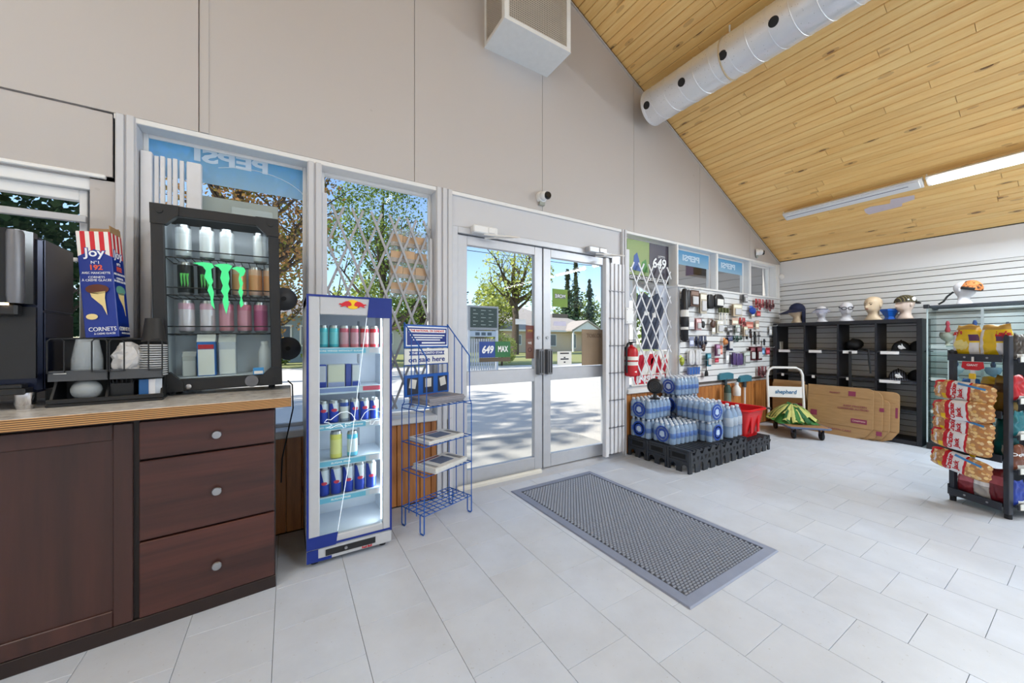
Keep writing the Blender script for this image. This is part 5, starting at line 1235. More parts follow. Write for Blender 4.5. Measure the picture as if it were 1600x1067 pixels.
        obj('pole', MB().cyl((0, -.02, -h * .12), .005, h * .62, 8), col, t); obj('blade', MB().prism([(-.02, -h * .12), (.02, -h * .12), (.036, -h * .3), (.034, -h * .46), (-.034, -h * .46), (-.036, -h * .3)], -.026, -.018, 'y'), col, t)
# ---------------------------------------------------------------- black cube shelf with hats
KX = M((30, 31, 38), .45, var=.06); SH = 6.145; y1s, y0s = -.075, -1.575; dz = 1.465
ks = thing('cube_shelf', 'black open cube shelf unit standing against the white slat wall', 'shelf', (6.335, -.825, 0))
def lx(x): return x - 6.335
def ly(y): return y + .825
fx0, fx1 = lx(SH), lx(6.525)
for nm_, a, b_ in (('side_panel', y1s - .045, y1s), ('side_panel', y0s, y0s + .045)): obj(nm_, MB().box(fx0, ly(a), 0, fx1, ly(b_), dz, 0, .002), KX, ks)
obj('top_panel', MB().box(fx0, ly(y0s) + .045, dz - .045, fx1, ly(y1s) - .045, dz, 0, .002), KX, ks); obj('bottom_panel', MB().box(fx0, ly(y0s) + .045, 0, fx1, ly(y1s) - .045, .045, 0, .002), KX, ks)
cw = (y1s - y0s - .045) / 4
for k in (1, 2, 3): obj('divider', MB().box(fx0 + .004, ly(y1s - .0225 - cw * k) - .010, .045, fx1, ly(y1s - .0225 - cw * k) + .010, dz - .045), KX, ks)
zs = [.045 + (dz - .09) * k / 4 for k in range(5)]
for k in (1, 2, 3): obj('shelf_board', MB().box(fx0 + .004, ly(y0s) + .045, zs[k] - .009, fx1, ly(y1s) - .045, zs[k] + .009), KX, ks)
def col_y(c): return y1s - .0225 - cw * (c + .5)
for c, r_, wd in ((0, 3, .14), (1, 3, .14), (2, 3, .14), (3, 3, .16), (3, 2, .18), (0, 2, .03), (1, 2, .03), (2, 2, .03)):
    yy = col_y(c) + (.06 if wd > .1 else .08)
    obj('price_tag', MB().box(fx0 - .004, ly(yy - wd / 2), zs[r_] - .03, fx0 + .003, ly(yy + wd / 2), zs[r_] + .006), white, ks)
obj('photo_card', MB().box(fx0 + .10, ly(y1s) - .049, 1.08, fx0 + .20, ly(y1s) - .0445, 1.20), paper, ks)

skin_b = M((226, 202, 170), .45, var=.04); skin_w = M((226, 226, 232), .4, var=.03); skin_p = M((222, 200, 186), .45, var=.04)
def head_mesh(mat, face=True):
    # z, half width x, front depth, back depth, centre offset (front is -y)
    prof = [(0, .085, .06, .06, 0), (.012, .088, .062, .062, 0), (.035, .07, .052, .055, 0), (.06, .052, .046, .050, .004), (.085, .047, .046, .050, .004), (.105, .050, .062, .056, 0), (.118, .056, .078, .066, 0), (.135, .062, .084, .074, 0), (.155, .067, .086, .082, 0), (.175, .071, .086, .088, 0), (.195, .073, .084, .092, 0), (.215, .073, .083, .093, 0), (.235, .069, .078, .088, 0), (.255, .058, .064, .074, 0), (.27, .040, .044, .052, 0), (.278, .018, .02, .024, 0)]
    n = 28; vs = []; fs = []
    for z, w, f, bk_, off in prof:
        for k in range(n):
            a = 2 * math.pi * k / n; sx = math.sin(a); cy = -math.cos(a)
            x = w * sx; y = (f if cy < 0 else bk_) * cy + off
            fr = max(0, -cy)
            if face and fr > .6:
                ax_ = abs(sx)
                nose = math.exp(-(ax_ / .16) ** 2) * math.exp(-((z - .158) / .017) ** 2) * .022 + math.exp(-(ax_ / .13) ** 2) * math.exp(-((z - .175) / .02) ** 2) * .010
                eye = -math.exp(-((ax_ - .42) / .16) ** 2) * math.exp(-((z - .184) / .012) ** 2) * .008
                lip = math.exp(-(ax_ / .25) ** 2) * (math.exp(-((z - .132) / .006) ** 2) * .006) ; chin = math.exp(-(ax_ / .3) ** 2) * math.exp(-((z - .112) / .01) ** 2) * .006
                y -= nose + eye + lip + chin
            vs.append((x, y, z))
    for j in range(len(prof) - 1):
        for k in range(n): fs.append((j * n + k, j * n + (k + 1) % n, (j + 1) * n + (k + 1) % n, (j + 1) * n + k))
    fs += [tuple(range(n)), tuple(range((len(prof) - 1) * n, len(prof) * n))]
    mb = MB().add(vs, fs)
    me = mb.mesh('head', mat, 80); return me
def mannequin(y, lab, mat, yaw, sc=1.0, z=1.4655, x=6.31):
    t = thing('mannequin_head', lab, 'mannequin head', (x, y, z), rz=yaw); t.scale = (sc, sc, sc)
    o = obj('head', head_mesh(mat), parent=t)
    for s in (-1, 1):
        obj('ear', MB().ball((s * .073, .008, .172), (.008, .014, .024), 8, 6), mat, o, 60)
    return t
def wear(host, name, lab, cat):
    h = thing(name, lab, cat, tuple(host.location), rot=tuple(host.rotation_euler)); h.scale = host.scale; return h
def dome(z0, rx, ry, h, cy=.004, n=24, m=7, squash=1.0):
    mb = MB(); vs = []; fs = []
    for j in range(m + 1):
        a = math.pi / 2 * j / m; rr = math.cos(a) if j < m else .02
        for k in range(n):
            t = 2 * math.pi * k / n; vs.append((rx * rr * math.sin(t), cy - ry * rr * math.cos(t), z0 + h * math.sin(a)))
    for j in range(m):
        for k in range(n): fs.append((j * n + k, j * n + (k + 1) % n, (j + 1) * n + (k + 1) % n, (j + 1) * n + k))
    fs.append(tuple(range(m * n, (m + 1) * n))); mb.add(vs, fs); return mb
def brim(z0, rx, ry, out, a0, a1, drop=.02, cy=.004, n=16, th=.004):
    vs = []; fs = []
    for k in range(n + 1):
        a = a0 + (a1 - a0) * k / n; e = math.sin(math.pi * k / n) ** .5
        for q, (o_, dz_) in enumerate(((0, 0), (out * e, -drop * e), (out * e, -drop * e - th), (0, -th))):
            vs.append(((rx + o_) * math.sin(a), cy - (ry + o_) * math.cos(a), z0 + dz_))
    for k in range(n):
        for q in range(4): fs.append((k * 4 + q, k * 4 + (q + 1) % 4, (k + 1) * 4 + (q + 1) % 4, (k + 1) * 4 + q))
    return MB().add(vs, fs)
YAWF = R(-62)       # facing the camera side
navy = M((30, 38, 72), .8, var=.15)
m1 = mannequin(-.31, 'tan mannequin head in a wide navy sun hat, first on the cube shelf', skin_b, R(-140), 1.0)
hh = wear(m1, 'sun_hat', 'navy wide-brimmed sun hat with a neck flap on the first mannequin head', 'hat')
obj('crown', dome(.195, .083, .098, .10), navy, hh, 50); obj('hat_brim', brim(.20, .08, .095, .125, R(-125), R(125), .06), navy, hh, 50)
obj('neck_flap', MB().prism([(.084 * math.sin(R(a)), .004 + .10 * -math.cos(R(a))) for a in range(110, 255, 12)] + [(.078 * math.sin(R(a)), .004 + .094 * -math.cos(R(a))) for a in reversed(range(110, 255, 12))], .0, .205), navy, hh, 50)
m2 = mannequin(-.60, 'low white mannequin head wearing a dark visor band', skin_w, R(-90), .80)
hh = wear(m2, 'visor', 'clear visor with dark band on the second mannequin head', 'visor')
obj('head_band', MB().tube([(.079 * math.sin(R(a)), .004 - .095 * math.cos(R(a)), .225) for a in range(0, 360, 15)], .007, 6, True), M((44, 50, 84), .6), hh); obj('hat_brim', brim(.225, .08, .095, .085, R(-105), R(105), .07, th=.003), glassmat('visor_film', (.86, .88, .96), .15, .1, .25, (.78, .8, .9, 1)), hh, 50)
m3 = mannequin(-.865, 'white mannequin head wearing black-framed goggles', skin_w, R(-68), .92)
hh = wear(m3, 'goggles', 'black-framed goggles with strap on the white mannequin head', 'goggles')
obj('strap', MB().tube([(.079 * math.sin(R(a)), .004 - (.092 if math.cos(R(a)) > 0 else .102) * math.cos(R(a)), .185 + .03 * (1 - math.cos(R(a))) / 2 * 1.5) for a in range(40, 325, 15)], .006, 6), M((44, 48, 66), .5), hh)
for s in (-1, 1):
    obj('lens_rim', MB().tube([(s * .034 + .026 * math.cos(2 * math.pi * k / 18), -.098 + .03 * abs(s * .034 + .026 * math.cos(2 * math.pi * k / 18)) ** 1, .182 + .019 * math.sin(2 * math.pi * k / 18)) for k in range(18)], .005, 6, True), M((40, 42, 56), .4), hh)
obj('bridge', MB().tube([(-.01, -.099, .184), (.01, -.099, .184)], .004, 6), M((40, 42, 56), .4), hh)
m4 = mannequin(-1.125, 'bare tan bald mannequin head with painted eyes', skin_b, R(-112), 1.08)
for s in (-1, 1): obj('painted_eye', MB().ball((s * .031, -.0755, .184), (.013, .004, .0045), 10, 6), M((70, 56, 50), .5), m4); obj('painted_brow', MB().tube([(s * .016, -.083, .199), (s * .03, -.081, .204), (s * .046, -.071, .2)], .0022, 5), M((90, 66, 52), .6), m4)
obj('painted_lips', MB().ball((0, -.090, .132), (.018, .005, .006), 10, 6), M((190, 130, 116), .5), m4)
bp = thing('blue_bowl', 'bright blue plastic funnel-shaped stand between the bare head and the capped head', 'stand', (6.32, -1.275, 1.4655))
obj('bowl', MB().lathe([(.048, 0), (.048, .04), (.055, .05), (.085, .105), (.092, .11), (.092, .13), (.086, .13), (.078, .108), (.04, .06)], 6), M((16, 96, 196), .4), bp); obj('foot_ring', MB().lathe([(.058, 0), (.058, .016), (.05, .02)], 6), M((16, 84, 176), .4), bp)
m6 = mannequin(-1.405, 'pink-beige mannequin head in a dark striped cap, last on the cube shelf', skin_p, R(-130), 1.0)
hh = wear(m6, 'knit_cap', 'dark olive striped skull cap with white emblem on the last mannequin head', 'cap')
kc, t, N, L, b = NT('striped_cap'); wv = N.new('ShaderNodeTexWave'); wv.bands_direction = 'Y'; wv.inputs['Scale'].default_value = 14; L.new(_coord(t), wv.inputs['Vector'])
L.new(_ramp(t, wv.outputs['Fac'], [(.8, cc(52, 44, 34)), (.9, cc(120, 112, 70))]), b.inputs['Base Color']); b.inputs['Roughness'].default_value = .85
obj('crown', dome(.205, .086, .104, .088), kc, hh, 50); obj('cap_tail', MB().prism([(.06, .2), (.15, .185), (.155, .198), (.07, .225)], -.02, .02, 'x'), M((46, 42, 40), .8), hh)
obj('emblem', MB().ball((.078, .03, .235), (.008, .022, .026), 10, 6), letter_white, hh); obj('emblem', MB().ball((.083, -.03, .23), (.006, .012, .01), 8, 5), letter_white, hh)

def ball_cap(x, y, z, yaw, lab, dark=True, stripes=False, emb=True):
    t = thing('baseball_cap', lab, 'cap', (x, y, z), rz=yaw, group='caps in the cube shelf'); mt_ = M((24, 25, 30), .8, var=.15)
    if stripes:
        mt_, tt, N, L, b = NT('pinstripe_cap'); wv = N.new('ShaderNodeTexWave'); wv.inputs['Scale'].default_value = 16; L.new(_coord(tt), wv.inputs['Vector']); L.new(_ramp(tt, wv.outputs['Fac'], [(.86, cc(24, 25, 32)), (.94, cc(110, 112, 130))]), b.inputs['Base Color']); b.inputs['Roughness'].default_value = .8
    obj('crown', dome(.0, .085, .098, .125, 0), mt_, t, 50); obj('cap_bill', brim(.012, .08, .09, .075, R(-62), R(62), .012, 0), mt_, t, 50); obj('button', MB().ball((0, 0, .127), .008, 8, 6), mt_, t)
    if emb: obj('emblem', MB().prism([(-.03, .03), (-.008, .035), (.0, .09), (.012, .06), (.035, .03), (.01, .028), (-.005, .022)], -.102, -.09, 'y'), letter_white, t); obj('emblem', MB().ball((-.018, -.094, .052), (.016, .006, .018), 8, 6), letter_white, t)
    return t
zz = [z + .0095 for z in zs]
ball_cap(6.32, col_y(3) + .0, zz[3], R(-75), 'black cap with white emblem in the end column, upper compartment'); ball_cap(6.37, col_y(3) - .13, zz[3], R(-60), 'plain black cap tucked behind the emblem cap, upper compartment', emb=False)
ball_cap(6.30, col_y(3) + .02, zz[2], R(-75), 'pinstriped black cap with white emblem, lower compartment of the end column', stripes=True); ball_cap(6.40, col_y(3) - .12, zz[2], R(-40), 'plain black cap behind the pinstriped one', emb=False)
bh = thing('headband_bundle', 'bundle of black straps and headwear in the third column of the cube shelf', 'straps', (6.32, col_y(2) + .06, zz[3]))
mbx = MB().ball((0, 0, .075), (.08, .09, .075), 16, 10)
for v in mbx.v: v += noise.noise_vector(v * 26) * .022; v.z = max(.001, v.z)
obj('bundle', mbx, black_matte, bh, 50); obj('loose_strap', MB().box(-.185, -.02, -.55, -.18, .01, -.012), black_matte, bh); obj('loose_strap', MB().tube([(-.06, -.06, .02), (-.12, -.14, .012), (-.184, -.18, .008), (-.186, -.185, -.12), (-.186, -.2, -.28)], .009, 6), black_matte, bh)

# ---------------------------------------------------------------- platform truck with green sacks, cardboard
TA = math.atan2(.676, .737)
tr = thing('platform_truck', 'flat platform truck with a white push handle beside the cardboard sheets', 'cart', (5.385, -.80, 0), rz=TA - R(90))
TWd, TL = .43, .68      # local y runs away from the front edge, x across
dk = MB().prism(rrect(-TWd / 2, 0, TWd / 2, TL, .035, 3), .135, .155); obj('deck', dk, M((168, 126, 88), .5, var=.15, scale=8), tr)
obj('bumper', MB().tube([(x, y, .145) for x, y in rrect(-TWd / 2, 0, TWd / 2, TL, .035, 3)], .013, 6, True), M((96, 108, 136), .45), tr)
for x in (-TWd / 2 + .07, TWd / 2 - .07):
    for y in (.07, TL - .07):
        c = obj('caster', MB().box(x - .022, y - .012, .07, x - .016, y + .03, .135).box(x + .016, y - .012, .07, x + .022, y + .03, .135).box(x - .03, y - .03, .128, x + .03, y + .03, .135), M((70, 74, 90), .4, .5), tr); obj('wheel', MB().lathe([(.03, -.014), (.048, -.013), (.05, -.008), (.05, .008), (.048, .013), (.03, .014)], 20, (x, y + .005, .0502), ax='x'), rubber, c, 40)
hw_ = TWd / 2 - .005; hp = [(-hw_, TL - .02, .15), (-hw_, TL + .03, .74), (-hw_ + .02, TL + .036, .80), (-hw_ + .07, TL + .04, .835), (hw_ - .07, TL + .04, .835), (hw_ - .02, TL + .036, .80), (hw_, TL + .03, .74), (hw_, TL - .02, .15)]
obj('push_handle', MB().tube(hp, .0165, 10), white, tr, 60); obj('name_plate', MB().at((0, TL + .006, .50), (R(-5), 0, 0)).box(-hw_, -.003, -.075, hw_, .003, .075), white, tr)
text('shepherd', .075, M((34, 110, 160), .5), tr, (0, TL - .000, .50), rot=(R(85), 0, 0), width=.26, bold=.0015, shear=.15)
sk = thing('mesh_sack', 'heap of green and yellow mesh sacks on the platform truck', 'sacks', tuple(Matrix.Translation((5.385, -.80, 0)) @ Matrix.Rotation(TA - R(90), 4, 'Z') @ Vector((-.04, .40, .156))), rz=TA - R(90))
skg = M((58, 132, 52), .7, var=.3, scale=30); sky_ = M((206, 206, 120), .7, var=.2, scale=20); skd = M((36, 104, 50), .7, var=.3, scale=40)
heapf = lambda u, v: .17 * max(0, 1 - u * u) ** .8 * max(0, 1 - v * v) ** .8
obj('heap', MB().sheet(22, 18, lambda u, v: (lambda x, y: (x * .225, y * .225, .002 + heapf(x, y) + .012 * max(0, 1 - x * x - y * y) * (.5 + noise.noise(Vector((x * 6, y * 6, 2))))))(2 * u - 1, 2 * v - 1)), skg, sk, 60)
for k in range(60):
    th = 2 * math.pi * k / 30 + rnd.uniform(-.1, .1); r0 = rnd.uniform(.08, .4) if k < 30 else rnd.uniform(.5, .7); r1 = rnd.uniform(.85, 1.0) if k < 30 else 1.18; wd = rnd.uniform(.16, .28); bend = rnd.uniform(-.35, .35)
    def fold(u, v, th=th, r0=r0, r1=r1, wd=wd, bend=bend):
        r = r0 + (r1 - r0) * u; a = th + bend * u; c, s_ = math.cos(a), math.sin(a); q = (v - .5) * wd * (.6 + .8 * u)
        x = r * c - q * s_; y = r * s_ + q * c; 
        return (x * .235, y * .235, .022 + heapf(x, y) * 1.02 + .02 * max(0, 1 - r * r) + .016 * math.sin(math.pi * v))
    obj('fold', MB().sheet(8, 4, fold), (sky_, sky_, skg, sky_, skd)[k % 5], sk, 60)
obj('tied_end', MB().at((-.03, .05, .155), (R(25), R(20), 0)).lathe([(.05, 0), (.03, .03), (.02, .045), (.045, .075)], 10), skd, sk, 50)

card, t, N, L, b = NT('cardboard'); f = _noise(t, _coord(t, (1, 1, 6)), 7, 4)
L.new(_mix(t, f, cc(160, 124, 84), cc(190, 152, 106)), b.inputs['Base Color']); b.inputs['Roughness'].default_value = .85
mag = M((150, 60, 92), .8, var=.1)
def sheet(lab, ya, yb, xbase, h, lean, z0=.0, r=.05, flap=.13, prints=()):
    w = ya - yb; yc = (ya + yb) / 2
    t = thing('cardboard_sheet', lab, 'cardboard', (xbase, yc, .001), rot=(0, lean, R(-2)), group='flattened boxes leaning on the cube shelf')
    P = [(-w / 2, 0), (w / 2 - .02, 0)] + [(w / 2, .02), (w / 2, h)] + [(-w / 2 + r, h)] + [(-w / 2 + r * (1 - math.sin(R(a))), h - r * (1 - math.cos(R(a)))) for a in (30, 60, 90)] + [(-w / 2, .14), (-w / 2 + .06, .04), (-w / 2 + .14, 0)]
    obj('board', MB().prism(P, 0, .012, 'x'), card, t); obj('crease', MB().box(-.0015, -w / 2 + .01, flap, .0008, w / 2 - .01, flap + .004), M((140, 104, 68), .9), t); obj('crease', MB().box(-.0015, -w / 2 + .03, h - .13, .0008, w / 2 - .01, h - .127), M((150, 114, 78), .9), t)
    for (a, z, ww, hh_) in prints: obj('print_mark', MB().box(-.002, a - ww / 2, z, .0005, a + ww / 2, z + hh_), mag, t)
    return t
RZ = R(90)
sheet('rearmost flattened box, its edge showing past the others', -.80, -1.405, 6.075, .60, R(3.5), prints=((-.28, .30, .02, .12),))
sheet('third flattened box from the truck, with pale tape marks', -.74, -1.33, 6.05, .50, R(3.5))
sheet('second flattened box with a diamond mark at its edge', -.68, -1.275, 6.025, .605, R(3.5), r=.09, prints=((-.29, .36, .04, .045), (-.27, .07, .05, .05)))
s1_ = sheet('largest flattened box in front, printed with magenta marks', -.54, -1.20, 6.0, .625, R(3.5), prints=((-.20, .185, .15, .055), (-.13, .515, .07, .06), (.26, .22, .07, .07)))
def rt(s, size, y, z, wd): text(s, size, mag, s1_, (-.0022, y, z), rot=(R(90), 0, R(-90)), width=wd)
rt('KEEP FROZEN', .03, -.16, .39, .22); rt('CONSERVER AU FROID', .03, -.14, .355, .30); rt('HANDLE WITH CARE', .03, .05, .075, .36); rt('PRODUCT', .028, .04, .54, .11)
text('CHAPMAN', .03, M((226, 190, 180), .8), s1_, (-.0026, -.20, .212), rot=(R(90), 0, R(-90)), width=.12)
bx2 = thing('small_carton', 'small brown carton behind the push handle of the platform truck', 'box', (6.10, -.30, .001), rz=R(0))
obj('carton', MB().box(-.035, -.20, .0, .035, .20, .60, 0, .004), card, bx2); obj('red_label', MB().box(-.0375, -.19, .22, -.034, -.09, .34), mag, bx2); obj('white_label', MB().box(-.0385, -.11, .24, -.0345, -.01, .33), paper, bx2); obj('top_flap', MB().at((-.033, 0, .60), (0, R(20), 0)).box(-.002, -.19, 0, .004, .19, .05), card, bx2)
bx2.location = (6.105, -.30, .001)

# ---------------------------------------------------------------- glass showcases
def showcase(y1, y0, lab):
    t = thing('glass_showcase', lab, 'showcase', (6.30, (y0 + y1) / 2, 0), group='glass showcases along the slat wall')
    hw, hd, H = (y1 - y0) / 2, .20, 1.60
    obj('base', MB().box(-hd, -hw, 0.0, hd, hw, .075, 0, .004), black, t)
    obj('top_frame', MB().box(-hd, -hw, H - .022, -hd + .03, hw, H, 0, .003).box(hd - .03, -hw, H - .022, hd, hw, H, 0, .003).box(-hd, -hw, H - .022, hd, -hw + .03, H, 0, .003).box(-hd, hw - .03, H - .022, hd, hw, H, 0, .003), M((66, 72, 80), .4), t)
    for sx in (-1, 1):
        for sy in (-1, 1): obj('corner_cap', MB().box(sx * hd - .022, sy * hw - .022, H - .03, sx * hd + .022, sy * hw + .022, H + .014, 0, .005), M((46, 48, 54), .4), t)
    obj('glass_pane', MB().box(-hd + .004, -hw + .004, .075, -hd + .010, hw - .004, H - .02), case_glass, t, label='front glass'); obj('glass_pane', MB().box(-hd + .01, hw - .010, .075, hd - .01, hw - .004, H - .02), case_glass, t); obj('glass_pane', MB().box(-hd + .01, -hw + .004, .075, hd - .01, -hw + .010, H - .02), case_glass, t)
    for sy in (-1, 1): obj('edge_strip', MB().box(-hd, sy * (hw - .006) - .006, .075, -hd + .008, sy * (hw - .006) + .006, H - .02), M((190, 206, 208), .3), t)
    for z in (.42, .78, 1.14):
        obj('glass_shelf', MB().box(-hd + .02, -hw + .012, z, hd - .01, hw - .012, z + .008), glassmat('shelf_glass', (.86, .95, .93), .12, 0, .12, (.7, .85, .82, 1)), t)
        obj('price_tag', MB().box(-hd + .016, hw - .14, z - .015, -hd + .019, hw - .03, z + .02), white, t)
    obj('standard', MB().box(hd - .03, -.02, .08, hd - .02, 0, H - .03), M((206, 208, 212), .4), t); obj('standard', MB().box(-hd + .03, hw - .17, .08, -hd + .034, hw - .15, 1.12), M((226, 230, 232), .4), t)
    return t
showcase(-1.615, -2.285, 'glass display showcase beside the black cube shelf'); showcase(-2.345, -3.02, 'second glass showcase, mostly behind the snack rack')
def goblet(x, y, z, s, c1, c2, lab):
    t = thing('glass_ornament', lab, 'ornament', (x, y, z)); t.scale = (s, s, s)
    obj('bowl', MB().lathe([(.045, 0), (.05, .006), (.02, .015), (.016, .05), (.05, .08), (.065, .12), (.058, .155), (.05, .15), (.045, .1)], 16), M(c1, .25), t, 50); obj('stem', MB().lathe([(.016, .15), (.022, .18), (.012, .22), (.018, .25), (.01, .28)], 12), M(c2, .3), t, 50)
for (y, z, s, c1, c2, lab) in ((-1.74, 1.149, 1.0, (210, 204, 190), (176, 60, 74), 'glass pipe with red neck on the top shelf of the first showcase'), (-1.93, 1.149, 1.0, (206, 206, 200), (50, 74, 130), 'glass pipe with blue neck on the top shelf of the first showcase'), (-2.14, 1.149, .9, (190, 196, 190), (90, 90, 100), 'grey glass pipe at the far end of the top showcase shelf'),
                               (-1.80, .789, .9, (160, 176, 190), (60, 80, 120), 'pale blue glass ornament on the middle showcase shelf'), (-2.05, .789, .9, (120, 140, 160), (50, 60, 90), 'slate glass ornament on the middle showcase shelf'), (-1.78, .429, .8, (170, 70, 70), (180, 150, 90), 'reddish ornament on the low showcase shelf'), (-2.0, .429, .8, (60, 66, 84), (130, 60, 60), 'dark ornament on the low showcase shelf'),
                               (-1.76, .0755, 1.0, (176, 96, 66), (140, 160, 90), 'orange and green ornament on the base of the first showcase'), (-2.02, .0755, .9, (120, 80, 60), (160, 150, 120), 'brown ornament on the base of the first showcase')):
    goblet(6.30, y, z, s, c1, c2, lab)
m7 = mannequin(-1.86, 'white mannequin head tipped on top of the glass showcase', skin_w, R(-20), .92, 1.6005, 6.30)
hh = wear(m7, 'skull_cap', 'orange camouflage skull cap with black band on the showcase mannequin', 'cap')
oc, t, N, L, b = NT('orange_camo'); f = _noise(t, _coord(t), 28, 3); L.new(_ramp(t, f, [(.38, cc(60, 44, 30)), (.46, cc(206, 120, 60)), (.6, cc(230, 150, 92)), (.7, cc(90, 70, 50))]), b.inputs['Base Color']); b.inputs['Roughness'].default_value = .8
cr = obj('crown', dome(.185, .084, .102, .105), oc, hh, 50, rot=(R(16), 0, 0)); obj('head_band', MB().lathe([(.086, .178), (.089, .185), (.089, .205), (.086, .21)], 24, caps=False), M((40, 42, 44), .8), hh, rot=(R(16), 0, 0)); obj('tie_tail', MB().tube([(-.05, .07, .16), (-.075, .11, .11), (-.10, .13, .05), (-.11, .17, .02)], .010, 6), M((30, 32, 34), .8), hh)
# ---------------------------------------------------------------- snack rack (end of the aisle shelving)
GP = Vector((4.14, -2.335, 0)); GA = math.atan2(-.446, .895)        # local x: along the aisle face, local y: along the narrow end face
rack = thing('snack_rack', 'black metal snack shelving whose narrow end faces the doors', 'shelving', tuple(GP), rz=GA)
bk2 = M((44, 48, 58), .45, var=.06); GW = .32; GL = 1.25
tagm = M((226, 226, 218), .5)
for x, y in ((0, 0), (0, GW - .03), (GL - .04, 0), (GL - .04, GW - .03)):
    obj('post', MB().box(x, y, .03, x + .035, y + .03, 1.24 if y == 0 else 1.13, 0, .003), bk2, rack); obj('foot', MB().cyl((x + .017, y + .015, 0), .018, .03, 10), rubber, rack)
GZ = [.075, .40, .70, 1.085]
for z in GZ:
    s_ = obj('end_shelf', MB().box(.0, .03, z - .006, .22, GW, z).box(-.012, .03, z - .028, -.002, GW, z + .024, 0, .002).box(-.012, GW - .008, z - .028, .22, GW, z + .05, 0, .002), bk2, rack)
    for q in (.10, .22): obj('bolt', MB().cyl((-.015, q, z), .007, .006, 8, 'x'), steel, s_)
for z in (.09, .33, .56, .80, 1.08):
    s_ = obj('aisle_shelf', MB().box(.036, -.014, z - .008, .235, .03, z).box(.235, -.014, z - .008, GL - .04, .16, z).box(.036, -.024, z - .022, GL - .04, -.014, z + .012, 0, .002), bk2, rack)
    for q in range(5): obj('price_tag', MB().box(.045 + .24 * q, -.0275, z - .018, .155 + .24 * q, -.0235, z + .02), tagm, s_)
obj('back_panel', MB().box(.24, .17, .03, GL - .04, .18, 1.1), M((24, 26, 32), .7), rack)
GM = Matrix.Translation(GP) @ Matrix.Rotation(GA, 4, 'Z')
nutm, t, N, L, b = NT('caramel_peanut_print')
vo = N.new('ShaderNodeTexVoronoi'); vo.inputs['Scale'].default_value = 46; L.new(_coord(t), vo.inputs['Vector']); sep = N.new('ShaderNodeSeparateColor'); L.new(vo.outputs['Color'], sep.inputs[0])
c_ = _ramp(t, sep.outputs[0], [(.0, cc(222, 172, 96)), (.4, cc(242, 212, 150)), (.7, cc(196, 130, 66)), (1, cc(250, 234, 190))]); c_ = _mix(t, _math(t, 'GREATER_THAN', vo.outputs['Distance'], .52), c_, cc(186, 130, 80))
L.new(c_, b.inputs['Base Color']); b.inputs['Roughness'].default_value = .28
foil_w = M((236, 234, 236), .25, var=.05); foil_r = M((202, 24, 38), .25); foil_y = M((238, 196, 30), .25, var=.08); foil_b = M((70, 140, 204), .3)
def pillow_fn(w, h, t_, seed=0, wr=1.0):
    def fn(x, z):
        u = 2 * x / w; v = 2 * z / h; u = max(-1, min(1, u)); v = max(-1, min(1, v))
        e = (max(0, 1 - u ** 4)) ** .6 * (max(0, 1 - v ** 4)) ** .6
        n_ = noise.noise(Vector((x * 26 + seed, z * 26, seed))) * .006 * wr + noise.noise(Vector((x * 60 + seed, z * 50, seed * 2))) * .0025 * wr
        return t_ / 2 * e + n_ * e
    return fn
def pillow(name, w, h, t_, parent, mats, pick, seed=0, wr=1.0, nx=26, nz=16, taper=0):
    f = pillow_fn(w, h, t_, seed, wr); mb = MB(); vs = []; fs = []; ms = []
    for side in (-1, 1):
        for j in range(nz + 1):
            for i in range(nx + 1):
                x = -w / 2 + w * i / nx; z = -h / 2 + h * j / nz
                edge = noise.noise(Vector((seed + x * 12, z * 12, 5))) * .02
                tp = 1 - taper * max(0, (z / h + .5) - .55) * (1 + .3 * math.sin(seed * 5 + x * 40))
                uu, vv = abs(2 * x / w), abs(2 * z / h); rz_ = (1 - .20 * uu ** 5) if not taper else 1; tp = tp if taper else (1 - .05 * vv ** 3 + .02 * math.sin(z * 140 + seed))
                vs.append((x * tp * (1 + edge), side * f(x, z), z * rz_ * (1 + edge) + (taper * .05 * math.sin(x * 50 + seed) * max(0, z / h - .3))))
    n_ = (nx + 1) * (nz + 1)
    for s_ in (0, 1):
        for j in range(nz):
            for i in range(nx):
                a = s_ * n_ + j * (nx + 1) + i; fs.append((a, a + 1, a + nx + 2, a + nx + 1)); ms.append(pick((i + .5) / nx, (j + .5) / nz) if s_ == 0 else 0)
    mb.add(vs, fs); mb.m = ms; obj(name, mb, mats, parent, 180); return f
def on_bag(s, size, mat, parent, f, x, z, width, rotd=0, bold=.001):
    me = text_mesh(s, size, mat, width=width, bold=bold, ext=0)
    for v in me.vertices:
        a = R(rotd); px = v.co.x * math.cos(a) - v.co.y * math.sin(a) + x; pz = v.co.x * math.sin(a) + v.co.y * math.cos(a) + z
        v.co = (px, -f(px, pz) - .0022, pz)
    obj('lettering', me, parent=parent)
